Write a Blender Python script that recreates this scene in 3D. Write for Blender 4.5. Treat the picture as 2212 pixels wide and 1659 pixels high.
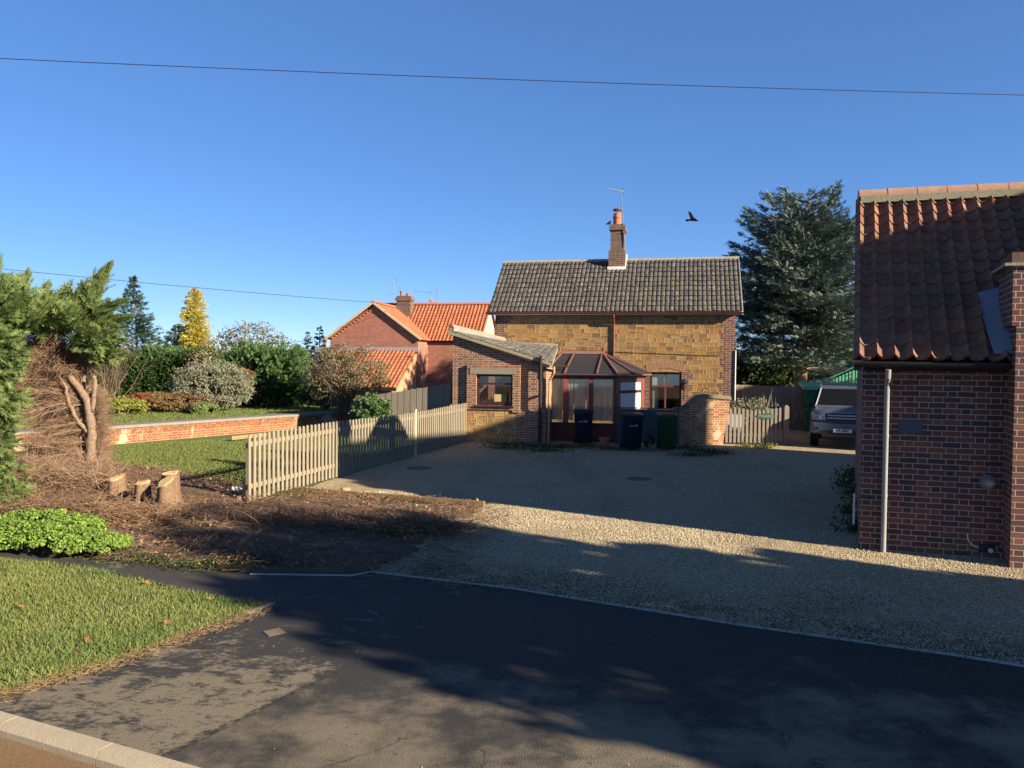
import bpy, bmesh, math, random
import numpy as np
from mathutils import Vector, Matrix, Euler
random.seed(7); RNG = np.random.default_rng(7)
for o in list(bpy.data.objects): bpy.data.objects.remove(o)
SC = bpy.context.scene
COL = SC.collection
R = math.radians

# ------------------------------------------------------------------ camera
CAM_H = 2.5; PITCH = 1.6; ROLL = 0.6
cd = bpy.data.cameras.new('camera'); cam = bpy.data.objects.new('camera', cd); COL.objects.link(cam)
cd.sensor_width = 34.6; cd.lens = 26.0; cd.clip_start = 0.05; cd.clip_end = 3000
CM = Matrix.Rotation(R(90-PITCH), 4, 'X') @ Matrix.Rotation(R(ROLL), 4, 'Z')
cam.matrix_world = Matrix.Translation((0, 0, CAM_H)) @ CM
SC.camera = cam
SC.render.resolution_x = 1024; SC.render.resolution_y = 768
SC.render.engine = 'CYCLES'
# ------------------------------------------------------------------ light
SUN_AZ = 58.0; SUN_EL = 20.0           # light travels towards (-sin az, cos az)
w = bpy.data.worlds.new("World"); SC.world = w; w.use_nodes = True
wn = w.node_tree; bg = wn.nodes['Background']
sky = wn.nodes.new('ShaderNodeTexSky'); sky.sky_type = 'NISHITA'; sky.sun_disc = False
sky.sun_elevation = R(SUN_EL); sky.sun_rotation = R(180-SUN_AZ)
sky.air_density = 0.6; sky.dust_density = 0.0; sky.ozone_density = 6.0; sky.altitude = 0
hs = wn.nodes.new('ShaderNodeHueSaturation'); hs.inputs['Saturation'].default_value = 1.24; hs.inputs['Hue'].default_value = .511
gm_ = wn.nodes.new('ShaderNodeGamma'); gm_.inputs[1].default_value = .62
wn.links.new(sky.outputs[0], gm_.inputs[0]); wn.links.new(gm_.outputs[0], hs.inputs['Color']); bg.inputs[1].default_value = 0.117
# the sky deepens towards the zenith
tc_ = wn.nodes.new('ShaderNodeTexCoord'); sx_ = wn.nodes.new('ShaderNodeSeparateXYZ'); mr_ = wn.nodes.new('ShaderNodeMapRange'); mr_.interpolation_type = 'SMOOTHSTEP'
mr_.inputs[1].default_value = .42; mr_.inputs[2].default_value = .85; mr_.inputs[3].default_value = 1.0; mr_.inputs[4].default_value = .62
mx_ = wn.nodes.new('ShaderNodeVectorMath'); mx_.operation = 'SCALE'
wn.links.new(tc_.outputs['Generated'], sx_.inputs[0]); wn.links.new(sx_.outputs[2], mr_.inputs[0]); wn.links.new(hs.outputs[0], mx_.inputs[0]); wn.links.new(mr_.outputs[0], mx_.inputs[3]); wn.links.new(mx_.outputs[0], bg.inputs[0])
sd = bpy.data.lights.new('sun', 'SUN'); sd.energy = 5.0; sd.angle = R(0.55); sd.color = (1.0, 0.86, 0.64)
so = bpy.data.objects.new('sun', sd); COL.objects.link(so)
tosun = Vector((math.sin(R(SUN_AZ))*math.cos(R(SUN_EL)), -math.cos(R(SUN_AZ))*math.cos(R(SUN_EL)), math.sin(R(SUN_EL))))
so.rotation_euler = tosun.to_track_quat('Z', 'Y').to_euler(); so.location = tosun*60
SC.view_settings.view_transform = 'Standard'; SC.view_settings.look = 'None'
SC.view_settings.gamma = 1; SC.view_settings.exposure = 1.5

# ---------------------------------------------- photo pixel (2212 wide) -> world point
def ray(px, py):
    return (CM.to_3x3() @ Vector(((px-1106)/1662, -(py-829.5)/1662, -1))).normalized()
def G(px, py, z=0.0):
    d = ray(px, py); t = (z-CAM_H)/d.z; return Vector((d.x*t, d.y*t, z))
def P(px, py, Y):
    d = ray(px, py); t = Y/d.y; return Vector((d.x*t, Y, CAM_H+d.z*t))

# ------------------------------------------------------------------ naming helpers
def tag(o, label=None, cat=None, group=None, kind=None):
    if label: o['label'] = label
    if cat: o['category'] = cat
    if group: o['group'] = group
    if kind: o['kind'] = kind
    return o
def thing(name, loc, label, cat, group=None, rz=0.0):
    o = bpy.data.objects.new(name, None); COL.objects.link(o)
    o.location = loc; o.rotation_euler = (0, 0, rz); o.empty_display_size = .2
    return tag(o, label, cat, group)
def mat_of(o):
    return Matrix.Translation(o.location) @ o.rotation_euler.to_matrix().to_4x4()
def link_mesh(name, me, mat, parent=None, world=True, smooth=False):
    """me given in world coordinates; children are expressed relative to their top-level thing"""
    o = bpy.data.objects.new(name, me); COL.objects.link(o)
    if mat: me.materials.append(mat)
    if parent is not None:
        p = parent; M = Matrix()
        while p is not None:
            M = mat_of(p) @ M; p = p.parent
        if world: me.transform(M.inverted())
        o.parent = parent
    if smooth:
        me.polygons.foreach_set('use_smooth', [True]*len(me.polygons))
    me.update()
    return o

def make_uv(me):
    """box-projected uv in metres: v runs up walls and slopes"""
    n = len(me.polygons)
    if n == 0: return
    uv = me.uv_layers.new(name='UVMap')
    co = np.empty(len(me.vertices)*3); me.vertices.foreach_get('co', co); co = co.reshape(-1, 3)
    nr = np.empty(n*3); me.polygons.foreach_get('normal', nr); nr = nr.reshape(-1, 3)
    lt = np.empty(n, int); me.polygons.foreach_get('loop_total', lt)
    li = np.empty(len(me.loops), int); me.loops.foreach_get('vertex_index', li)
    pn = np.repeat(nr, lt, axis=0)
    flat = np.abs(pn[:, 2]) > .95
    t = np.stack([-pn[:, 1], pn[:, 0], np.zeros(len(pn))], 1)
    t /= np.maximum(np.linalg.norm(t, axis=1), 1e-6)[:, None]
    up = np.cross(pn, t)
    t[flat] = (1, 0, 0); up[flat] = (0, 1, 0)
    c = co[li]
    out = np.stack([(c*t).sum(1), (c*up).sum(1)], 1)
    uv.data.foreach_set('uv', out.ravel())

class MB:
    def __init__(s): s.v = []; s.f = []
    def add(s, vs, fs):
        b = len(s.v); s.v += [tuple(x) for x in vs]; s.f += [tuple(b+i for i in f) for f in fs]; return s
    def box(s, x0, x1, y0, y1, z0, z1, F=None):
        vs = [(x, y, z) for z in (z0, z1) for y in (y0, y1) for x in (x0, x1)]
        if F: vs = [F(*v) for v in vs]
        return s.add(vs, [(0, 2, 3, 1), (4, 5, 7, 6), (0, 1, 5, 4), (2, 6, 7, 3), (0, 4, 6, 2), (1, 3, 7, 5)])
    def prism(s, pts, vec):
        """polygon pts extruded by vec"""
        n = len(pts); vec = Vector(vec); a = [Vector(p) for p in pts]
        return s.add(a+[p+vec for p in a], [tuple(range(n))[::-1], tuple(range(n, 2*n))]+[(i, (i+1) % n, n+(i+1) % n, n+i) for i in range(n)])
    def beam(s, a, b, w_, h_, up=(0, 0, 1)):
        a = Vector(a); b = Vector(b); d = (b-a).normalized(); up = Vector(up)
        sd_ = d.cross(up)
        if sd_.length < 1e-4: sd_ = d.cross(Vector((1, 0, 0)))
        sd_.normalize(); u = sd_.cross(d).normalized()
        q = [sd_*w_/2*i+u*h_/2*j for i, j in ((-1, -1), (1, -1), (1, 1), (-1, 1))]
        return s.add([a+x for x in q]+[b+x for x in q], [(3, 2, 1, 0), (4, 5, 6, 7), (0, 1, 5, 4), (1, 2, 6, 5), (2, 3, 7, 6), (3, 0, 4, 7)])
    def tube(s, pts, rads, n=8, cap=True):
        pts = [Vector(p) for p in pts]
        if not hasattr(rads, '__len__'): rads = [rads]*len(pts)
        b = len(s.v); ref = None
        for i, p in enumerate(pts):
            d = (pts[min(i+1, len(pts)-1)]-pts[max(i-1, 0)])
            if d.length < 1e-9: d = Vector((0, 0, 1))
            d.normalize()
            if ref is None:
                ref = d.orthogonal().normalized()
            ref = (ref-d*ref.dot(d)).normalized(); q = d.cross(ref)
            for k in range(n):
                a = 2*math.pi*k/n
                s.v.append(tuple(p+(ref*math.cos(a)+q*math.sin(a))*rads[i]))
        for i in range(len(pts)-1):
            for k in range(n):
                s.f.append((b+i*n+k, b+i*n+(k+1) % n, b+(i+1)*n+(k+1) % n, b+(i+1)*n+k))
        if cap:
            s.f.append(tuple(b+k for k in range(n))[::-1]); s.f.append(tuple(b+(len(pts)-1)*n+k for k in range(n)))
        return s
    def lathe(s, c, prof, n=20, axis='z'):
        b = len(s.v); c = Vector(c)
        for r_, z in prof:
            for k in range(n):
                a = 2*math.pi*k/n; s.v.append((c.x+r_*math.cos(a), c.y+r_*math.sin(a), c.z+z))
        for i in range(len(prof)-1):
            for k in range(n):
                s.f.append((b+i*n+k, b+i*n+(k+1) % n, b+(i+1)*n+(k+1) % n, b+(i+1)*n+k))
        s.f.append(tuple(b+k for k in range(n))[::-1]); s.f.append(tuple(b+(len(prof)-1)*n+k for k in range(n)))
        return s
    def build(s, name, mat, parent=None, smooth=False, bevel=0, world=True):
        me = bpy.data.meshes.new(name); me.from_pydata(s.v, [], s.f); me.update()
        if bevel:
            bm = bmesh.new(); bm.from_mesh(me)
            bmesh.ops.recalc_face_normals(bm, faces=bm.faces)
            bmesh.ops.bevel(bm, geom=[e for e in bm.edges if len(e.link_faces) == 2 and e.calc_face_angle(0) > .5], offset=bevel, segments=2, affect='EDGES', clamp_overlap=True)
            bm.to_mesh(me); bm.free()
        make_uv(me)
        o = link_mesh(name, me, mat, parent, world)
        if smooth: me.polygons.foreach_set('use_smooth', [True]*len(me.polygons))
        if smooth == 'auto':
            try: me.set_sharp_from_angle(angle=R(35))
            except Exception: pass
        return o

def np_mesh(name, V, F, mat, parent=None, world=True):
    """V (n,3), F (m,k) numpy"""
    me = bpy.data.meshes.new(name); k = F.shape[1]
    me.vertices.add(len(V)); me.vertices.foreach_set('co', V.astype(np.float32).ravel())
    me.loops.add(F.size); me.loops.foreach_set('vertex_index', F.astype(np.int32).ravel())
    me.polygons.add(len(F)); me.polygons.foreach_set('loop_start', (np.arange(len(F))*k).astype(np.int32))
    me.polygons.foreach_set('loop_total', np.full(len(F), k, np.int32))
    me.update(calc_edges=True)
    return link_mesh(name, me, mat, parent, world)

# ------------------------------------------------------------------ materials
class NT:
    def __init__(s, name):
        s.m = bpy.data.materials.new(name); s.m.use_nodes = True; s.t = s.m.node_tree
        s.b = s.t.nodes['Principled BSDF']; s.out = s.t.nodes['Material Output']
        s.b.inputs['Specular IOR Level'].default_value = .3
    def n(s, ty, **pr):
        x = s.t.nodes.new('ShaderNode'+ty)
        for k, v in pr.items(): setattr(x, k, v)
        return x
    def put(s, sock, v):
        if isinstance(v, bpy.types.NodeSocket): s.t.links.new(v, sock)
        elif v is not None:
            if hasattr(sock.default_value, '__len__') and hasattr(v, '__len__') and len(v) == 3 and len(sock.default_value) == 4: v = (*v, 1)
            sock.default_value = v
    def ma(s, op, a, b=None, c=None, clamp=False):
        x = s.n('Math', operation=op, use_clamp=clamp); s.put(x.inputs[0], a)
        if b is not None: s.put(x.inputs[1], b)
        if c is not None: s.put(x.inputs[2], c)
        return x.outputs[0]
    def xyz(s, x, y, z=0.0):
        c = s.n('CombineXYZ'); s.put(c.inputs[0], x); s.put(c.inputs[1], y); s.put(c.inputs[2], z); return c.outputs[0]
    def sep(s, v):
        c = s.n('SeparateXYZ'); s.put(c.inputs[0], v); return c.outputs
    def uv(s): return s.n('TexCoord').outputs['UV']
    def obj(s): return s.n('TexCoord').outputs['Object']
    def pos(s): return s.n('NewGeometry').outputs['Position']
    def island(s): return s.n('NewGeometry').outputs['Random Per Island']
    def white(s, v):
        x = s.n('TexWhiteNoise', noise_dimensions='3D'); s.put(x.inputs['Vector'], v); return x.outputs['Value']
    def noise(s, v, scale, detail=4, rough=.55, dist=0, color=False):
        x = s.n('TexNoise'); s.put(x.inputs['Vector'], v); x.inputs['Scale'].default_value = scale
        x.inputs['Detail'].default_value = detail; x.inputs['Roughness'].default_value = rough; x.inputs['Distortion'].default_value = dist
        return x.outputs['Color' if color else 'Fac']
    def voro(s, v, scale, feat='F1', out='Distance'):
        x = s.n('TexVoronoi', feature=feat); s.put(x.inputs['Vector'], v); x.inputs['Scale'].default_value = scale; return x.outputs[out]
    def ramp(s, f, stops, interp='LINEAR'):
        x = s.n('ValToRGB'); s.put(x.inputs[0], f); cr = x.color_ramp; cr.interpolation = interp
        while len(cr.elements) < len(stops): cr.elements.new(.5)
        for e, (p, c) in zip(cr.elements, stops):
            e.position = p; e.color = (*c, 1) if len(c) == 3 else c
        return x.outputs[0]
    def mix(s, f, a, b, mode='MIX'):
        x = s.n('Mix', data_type='RGBA', blend_type=mode); s.put(x.inputs[0], f); s.put(x.inputs[6], a); s.put(x.inputs[7], b); return x.outputs[2]
    def sm(s, v, a, b):
        x = s.n('MapRange', interpolation_type='SMOOTHSTEP'); s.put(x.inputs[0], v); s.put(x.inputs[1], a); s.put(x.inputs[2], b); return x.outputs[0]
    def vec(s, op, a, b):
        x = s.n('VectorMath', operation=op); s.put(x.inputs[0], a)
        if op == 'SCALE': s.put(x.inputs[3], b)
        else: s.put(x.inputs[1], b)
        return x.outputs[0]
    def bump(s, h, strength=.5, dist=.01):
        x = s.n('Bump'); x.inputs['Strength'].default_value = strength; x.inputs['Distance'].default_value = dist
        s.put(x.inputs['Height'], h); s.t.links.new(x.outputs[0], s.b.inputs['Normal'])
    def fin(s, col, rough=.8, metal=0):
        s.put(s.b.inputs['Base Color'], col); s.put(s.b.inputs['Roughness'], rough); s.put(s.b.inputs['Metallic'], metal); return s.m

def m_plain(name, c, rough=.7, var=.25, scale=6, metal=0, spec=None, bump=0, bscale=60):
    t = NT(name); o = t.obj(); n = t.noise(o, scale, 5)
    col = t.mix(n, tuple(max(0, x*(1-var)) for x in c), tuple(min(1, x*(1+var)) for x in c))
    if spec is not None: t.b.inputs['Specular IOR Level'].default_value = spec
    if bump: t.bump(t.noise(o, bscale, 4), bump, .01)
    return t.fin(col, rough, metal)

def m_brick(name, cols, mortar, flemish=True, bw=.225, rh=.075, mw=.005, wob=.004, stain=.25, bump=.6, patch=None):
    t = NT(name); uv = t.uv()
    wv = t.vec('SCALE', t.vec('SUBTRACT', t.noise(uv, 9, 3, color=True), (.5, .5, .5)), wob*2)
    u, v, _ = t.sep(t.vec('ADD', uv, wv))
    Pd = bw*1.5 if flemish else bw
    V = t.ma('DIVIDE', v, rh); row = t.ma('FLOOR', V); fv = t.ma('SUBTRACT', V, row)
    U = t.ma('ADD', t.ma('DIVIDE', u, Pd), t.ma('MULTIPLY', t.ma('FLOORED_MODULO', row, 2), .5))
    cu = t.ma('FLOOR', U); lx = t.ma('MULTIPLY', t.ma('SUBTRACT', U, cu), Pd)
    if flemish:
        isH = t.ma('GREATER_THAN', lx, bw); lx = t.ma('SUBTRACT', lx, t.ma('MULTIPLY', isH, bw))
        wd = t.ma('SUBTRACT', bw, t.ma('MULTIPLY', isH, bw/2))
        cid = t.ma('ADD', t.ma('MULTIPLY', cu, 2), isH)
    else: wd = bw; cid = cu
    dx = t.ma('MINIMUM', lx, t.ma('SUBTRACT', wd, lx))
    dy = t.ma('MULTIPLY', t.ma('MINIMUM', fv, t.ma('SUBTRACT', 1, fv)), rh)
    d = t.ma('MINIMUM', dx, dy); mk = t.sm(d, mw-.0015, mw+.002)
    rnd = t.white(t.xyz(cid, row, 3.0))
    n = len(cols); col = t.ramp(rnd, [(i/n, c) for i, c in enumerate(cols)], 'CONSTANT')
    fine = t.noise(uv, 70, 4); big = t.noise(uv, 1.3, 4)
    col = t.mix(t.ma('MULTIPLY', fine, .5), col, (.02, .012, .01), 'MIX')
    col = t.mix(mk, mortar, col)
    col = t.mix(t.ma('MULTIPLY', t.sm(big, .45, .8), stain), col, (.05, .045, .04))
    if patch:
        col = t.mix(t.ma('MULTIPLY', t.sm(t.noise(uv, .9, 5, .6), .56, .62), .8), col, patch)
    t.bump(t.ma('ADD', mk, t.ma('MULTIPLY', fine, .25)), bump, .006)
    return t.fin(col, .88)

def m_rubble(name, cols, mortar, rh=.17, wb=.3, seed=0.0, mw=.011):
    t = NT(name); uv = t.uv()
    wv = t.vec('SCALE', t.vec('SUBTRACT', t.noise(uv, 3.4, 5, color=True), (.5, .5, .5)), .085)
    u, v, _ = t.sep(t.vec('ADD', uv, wv))
    V = t.ma('DIVIDE', v, rh); row = t.ma('FLOOR', V); fv = t.ma('SUBTRACT', V, row)
    r1 = t.white(t.xyz(row, seed, 1.7))
    Pd = t.ma('ADD', wb*.8, t.ma('MULTIPLY', r1, wb*.6))
    U = t.ma('ADD', t.ma('DIVIDE', u, Pd), t.ma('MULTIPLY', r1, 17.3)); cu = t.ma('FLOOR', U)
    lx = t.ma('MULTIPLY', t.ma('SUBTRACT', U, cu), Pd)
    rc = t.white(t.xyz(cu, row, seed+5))
    split = t.ma('GREATER_THAN', rc, .62)
    f2 = t.ma('FRACT', t.ma('MULTIPLY', fv, 2))
    half = t.ma('MULTIPLY', split, t.ma('FLOOR', t.ma('MULTIPLY', fv, 2)))
    fy = t.ma('ADD', t.ma('MULTIPLY', f2, split), t.ma('MULTIPLY', fv, t.ma('SUBTRACT', 1, split)))
    hh = t.ma('SUBTRACT', rh, t.ma('MULTIPLY', split, rh/2))
    # vertical split of some stones
    vs = t.ma('LESS_THAN', rc, .22); g2 = t.ma('FRACT', t.ma('MULTIPLY', t.ma('SUBTRACT', U, cu), 2))
    vhalf = t.ma('MULTIPLY', vs, t.ma('FLOOR', t.ma('MULTIPLY', t.ma('SUBTRACT', U, cu), 2)))
    wd = t.ma('MULTIPLY', Pd, t.ma('SUBTRACT', 1, t.ma('MULTIPLY', vs, .5)))
    lx2 = t.ma('ADD', t.ma('MULTIPLY', t.ma('MULTIPLY', g2, wd), vs), t.ma('MULTIPLY', lx, t.ma('SUBTRACT', 1, vs)))
    dx = t.ma('MINIMUM', lx2, t.ma('SUBTRACT', wd, lx2))
    dy = t.ma('MULTIPLY', t.ma('MINIMUM', fy, t.ma('SUBTRACT', 1, fy)), hh)
    d = t.ma('MINIMUM', dx, dy); mk = t.sm(d, mw-.005, mw+.005)
    rnd = t.white(t.xyz(cu, row, t.ma('ADD', t.ma('ADD', half, t.ma('MULTIPLY', vhalf, 3)), seed+9)))
    n = len(cols); col = t.ramp(rnd, [(i/n, c) for i, c in enumerate(cols)], 'CONSTANT')
    fine = t.noise(uv, 28, 6, .65)
    col = t.mix(t.ma('MULTIPLY', t.sm(fine, .35, .75), .6), col, (.10, .055, .02))
    col = t.mix(t.ma('MULTIPLY', t.sm(t.noise(uv, 1.2, 5, .65), .48, .72), .55), col, (.13, .085, .045))
    col = t.mix(mk, t.mix(t.noise(uv, 2.5, 3), mortar, tuple(x*.55 for x in mortar)), col)
    t.bump(t.ma('ADD', t.ma('MULTIPLY', mk, .8), t.ma('MULTIPLY', fine, .7)), .9, .025)
    return t.fin(col, .92)

def m_tile(name, cols, lichen=None, lich=.3, moss=None, rough=.85):
    """uv: x = column, y = row"""
    t = NT(name); uv = t.uv(); o = t.obj(); u, v, _ = t.sep(uv)
    rnd = t.white(t.xyz(t.ma('FLOOR', u), t.ma('FLOOR', v), 2.0)); n = len(cols)
    col = t.ramp(rnd, [(i/n, c) for i, c in enumerate(cols)], 'CONSTANT')
    col = t.mix(t.ma('MULTIPLY', t.noise(o, 14, 5), .55), col, (.03, .022, .02))
    if lichen:
        col = t.mix(t.ma('MULTIPLY', t.sm(t.noise(o, 9, 5, .7), .5, .68), lich), col, lichen)
        col = t.mix(t.ma('MULTIPLY', t.sm(t.noise(o, 26, 3, .7), .60, .66), lich), col, tuple(min(1, x*1.7) for x in lichen))
    if moss: col = t.mix(t.ma('MULTIPLY', t.sm(t.noise(o, .7, 4, .6), .5, .7), .5), col, moss)
    t.bump(t.noise(o, 40, 4), .4, .006)
    return t.fin(col, rough)

def m_leaf(name, c1, c2, rough=.6, trans=.25, c3=None):
    t = NT(name); r = t.island(); n = t.noise(t.obj(), 1.1, 4)
    f = t.ma('ADD', t.ma('MULTIPLY', r, .6), t.ma('MULTIPLY', n, .4))
    st = [(.1, c1), (.85, c2)]
    if c3: st = [(.1, c1), (.7, c2), (.95, c3)]
    col = t.ramp(f, st); t.fin(col, rough)
    t.b.inputs['Specular IOR Level'].default_value = .2
    tr = t.n('BsdfTranslucent'); t.put(tr.inputs[0], col); mx = t.n('MixShader'); mx.inputs[0].default_value = trans
    t.t.links.new(t.b.outputs[0], mx.inputs[1]); t.t.links.new(tr.outputs[0], mx.inputs[2]); t.t.links.new(mx.outputs[0], t.out.inputs[0])
    return t.m

def m_wood(name, c, var=.35, dark=.5, rough=.85):
    t = NT(name); o = t.obj(); isl = t.island()
    g = t.noise(t.vec('MULTIPLY', t.vec('ADD', o, t.xyz(t.ma('MULTIPLY', isl, 9), 0, 0)), (30, 30, 1.6)), 1, 5, .6)
    col = t.mix(g, tuple(x*(1-dark) for x in c), tuple(min(1, x*1.2) for x in c))
    col = t.mix(t.ma('MULTIPLY', isl, var), col, tuple(x*.55 for x in c))
    col = t.mix(t.ma('MULTIPLY', t.sm(t.noise(o, 2.3, 4), .5, .75), .35), col, (.13, .15, .08))
    t.bump(g, .35, .004)
    return t.fin(col, rough)

def m_glass(name, tint=(.8, .84, .84), refl=.03):
    t = NT(name); tr = t.n('BsdfTransparent'); tr.inputs[0].default_value = (*tint, 1)
    gl = t.n('BsdfGlossy'); gl.inputs['Roughness'].default_value = .03; gl.inputs[0].default_value = (.9, .9, .9, 1)
    fr = t.n('LayerWeight'); fr.inputs[0].default_value = .5
    f = t.ma('ADD', t.ma('MULTIPLY', t.ma('POWER', fr.outputs['Facing'], 5), .85), refl+.04, clamp=True)
    mx = t.n('MixShader'); t.t.links.new(f, mx.inputs[0]); t.t.links.new(tr.outputs[0], mx.inputs[1]); t.t.links.new(gl.outputs[0], mx.inputs[2])
    t.t.links.new(mx.outputs[0], t.out.inputs[0]); return t.m

M = {}
M['brick_right'] = m_brick('brick_dark_red', wob=.007, stain=.3, cols=[(.17, .062, .05), (.14, .05, .045), (.20, .08, .06), (.11, .05, .05), (.075, .048, .052), (.23, .09, .06), (.15, .07, .06)], mortar=(.37, .30, .235))
M['brick_ext'] = m_brick('brick_brown', [(.26, .12, .075), (.30, .10, .06), (.22, .12, .08), (.34, .16, .09), (.17, .09, .07)], (.50, .40, .28), mw=.006, wob=.007)
M['brick_quoin'] = m_brick('brick_purple', [(.16, .075, .07), (.12, .065, .07), (.20, .085, .065), (.24, .10, .06)], (.42, .33, .24), flemish=False, mw=.006, wob=.006)
M['brick_nbr'] = m_brick('brick_orange_red', [(.32, .115, .08), (.27, .10, .075), (.36, .14, .095)], (.48, .33, .24), flemish=False, mw=.005, stain=.15)
M['brick_chim'] = m_brick('brick_chimney', [(.15, .085, .065), (.13, .075, .06), (.18, .10, .075), (.10, .065, .055)], (.26, .21, .165), mw=.006, wob=.006)
M['brick_plat'] = m_brick('brick_platform', [(.30, .105, .045), (.26, .085, .04), (.35, .135, .06), (.23, .09, .05)], (.36, .25, .15), mw=.006, wob=.008, patch=(.46, .38, .27))
M['brick_pier'] = m_brick('brick_garden_wall', [(.46, .20, .08), (.52, .24, .10), (.36, .15, .08), (.50, .28, .13)], (.56, .42, .26), mw=.008, wob=.012, patch=(.62, .50, .33))
M['stone'] = m_rubble('carstone', [(.35, .18, .06), (.29, .14, .05), (.41, .225, .08), (.25, .125, .05), (.33, .19, .075), (.17, .10, .055), (.39, .205, .065), (.28, .165, .07), (.35, .205, .07), (.43, .26, .11)], (.46, .34, .19), rh=.155, wb=.25)
M['stone_low'] = m_rubble('carstone_rough', [(.44, .25, .09), (.52, .32, .13), (.36, .20, .07), (.48, .27, .10), (.30, .17, .08)], (.56, .42, .23), rh=.15, wb=.20, seed=4.0, mw=.010)
M['roof_main'] = m_tile('concrete_tile', [(.085, .074, .068), (.068, .06, .056), (.105, .092, .084), (.052, .048, .046), (.076, .068, .066)], lichen=(.31, .295, .265), lich=.5, moss=(.10, .10, .05))
M['roof_right'] = m_tile('pantile_old', [(.28, .108, .058), (.24, .094, .054), (.30, .122, .068), (.21, .09, .06), (.235, .118, .077), (.20, .082, .053)], lichen=(.17, .155, .115), lich=.6, moss=(.07, .07, .04))
M['roof_nbr'] = m_tile('pantile_orange', [(.47, .14, .06), (.42, .12, .055), (.52, .175, .08), (.38, .13, .07)], lichen=(.3, .2, .12), lich=.25)
M['ridge_old'] = m_plain('ridge_tile_old', (.34, .20, .14), .9, .4, 7, bump=.5)
M['mortar'] = m_plain('mossy_mortar', (.25, .24, .17), .95, .35, 12, bump=.8)
M['concrete'] = m_plain('concrete', (.24, .20, .14), .9, .25, 8, bump=.5)
M['lead'] = m_plain('lead_sheet', (.17, .195, .24), .55, .2, 3)
M['white'] = m_plain('white_paint', (.72, .70, .66), .6, .08, 5)
M['white_pvc'] = m_plain('white_plastic', (.62, .62, .60), .45, .1, 5)
M['black'] = m_plain('black_plastic', (.018, .018, .02), .45, .2, 5)
M['grey_pipe'] = m_plain('grey_plastic_pipe', (.25, .245, .235), .5, .2, 3)
M['brown_frame'] = m_plain('brown_window_frame', (.16, .05, .04), .4, .2, 5)
M['dark_frame'] = m_plain('dark_window_frame', (.05, .02, .018), .45, .2, 5)
M['brown_panel'] = m_plain('brown_panel', (.11, .035, .028), .6, .25, 4)
M['wood_fence'] = m_wood('silvered_pine', (.30, .25, .185), var=.5)
M['wood_new'] = m_wood('pale_fence_post', (.62, .54, .30), var=.1, dark=.25)
M['wood_gate'] = m_wood('grey_pine', (.26, .22, .18))
M['wood_close'] = m_wood('weathered_boards', (.25, .21, .17), var=.4)
M['wood_dark'] = m_wood('blue_grey_boards', (.10, .11, .12), var=.3)
M['wood_edge'] = m_wood('edging_timber', (.30, .20, .10), var=.1)
M['wood_orange'] = m_wood('orange_timber', (.52, .27, .09), var=.1, dark=.3)
M['terracotta'] = m_plain('terracotta', (.40, .13, .07), .8, .2, 8)
M['bark'] = m_plain('bark', (.16, .11, .08), .95, .4, 9, bump=.9, bscale=30)
M['bark_pale'] = m_plain('bark_pale', (.19, .13, .095), .95, .75, 22, bump=.8, bscale=30)
M['cutwood'] = m_plain('cut_wood', (.62, .42, .20), .9, .2, 12)
M['deadtwig'] = m_leaf('dead_twig', (.11, .07, .05), (.36, .235, .15), .9, .0)
M['litter'] = m_leaf('litter_stick', (.08, .05, .035), (.27, .165, .10), .9, .0, (.46, .32, .19))
M['bin_navy'] = m_plain('navy_bin_plastic', (.010, .013, .022), .45, .15, 4, spec=.3)
M['bin_green'] = m_plain('green_bin_plastic', (.012, .055, .02), .45, .15, 4, spec=.3)
M['steel'] = m_plain('steel', (.45, .46, .48), .35, .1, 4, metal=.9)
M['glass'] = m_glass('window_glass')
M['glass_dark'] = m_glass('window_glass_dark', (.45, .48, .52), .04)
M['curtain'] = m_leaf('blind_fabric', (.66, .64, .60), (.84, .82, .78), .8, .45)
M['polycarb'] = m_leaf('bronze_roof_panel', (.045, .048, .055), (.06, .06, .068), .25, .3)
M['green_shed'] = m_plain('green_shed_paint', (.012, .12, .06), .6, .2, 5)
M['green_shed_lit'] = m_plain('sunlit_green_paint', (.11, .38, .25), .6, .1, 5)  # paler copy of the shed green, sunlight put into the colour
M['feather'] = m_plain('black_feather', (.005, .005, .007), .9, .2, 8, spec=.05)
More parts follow.
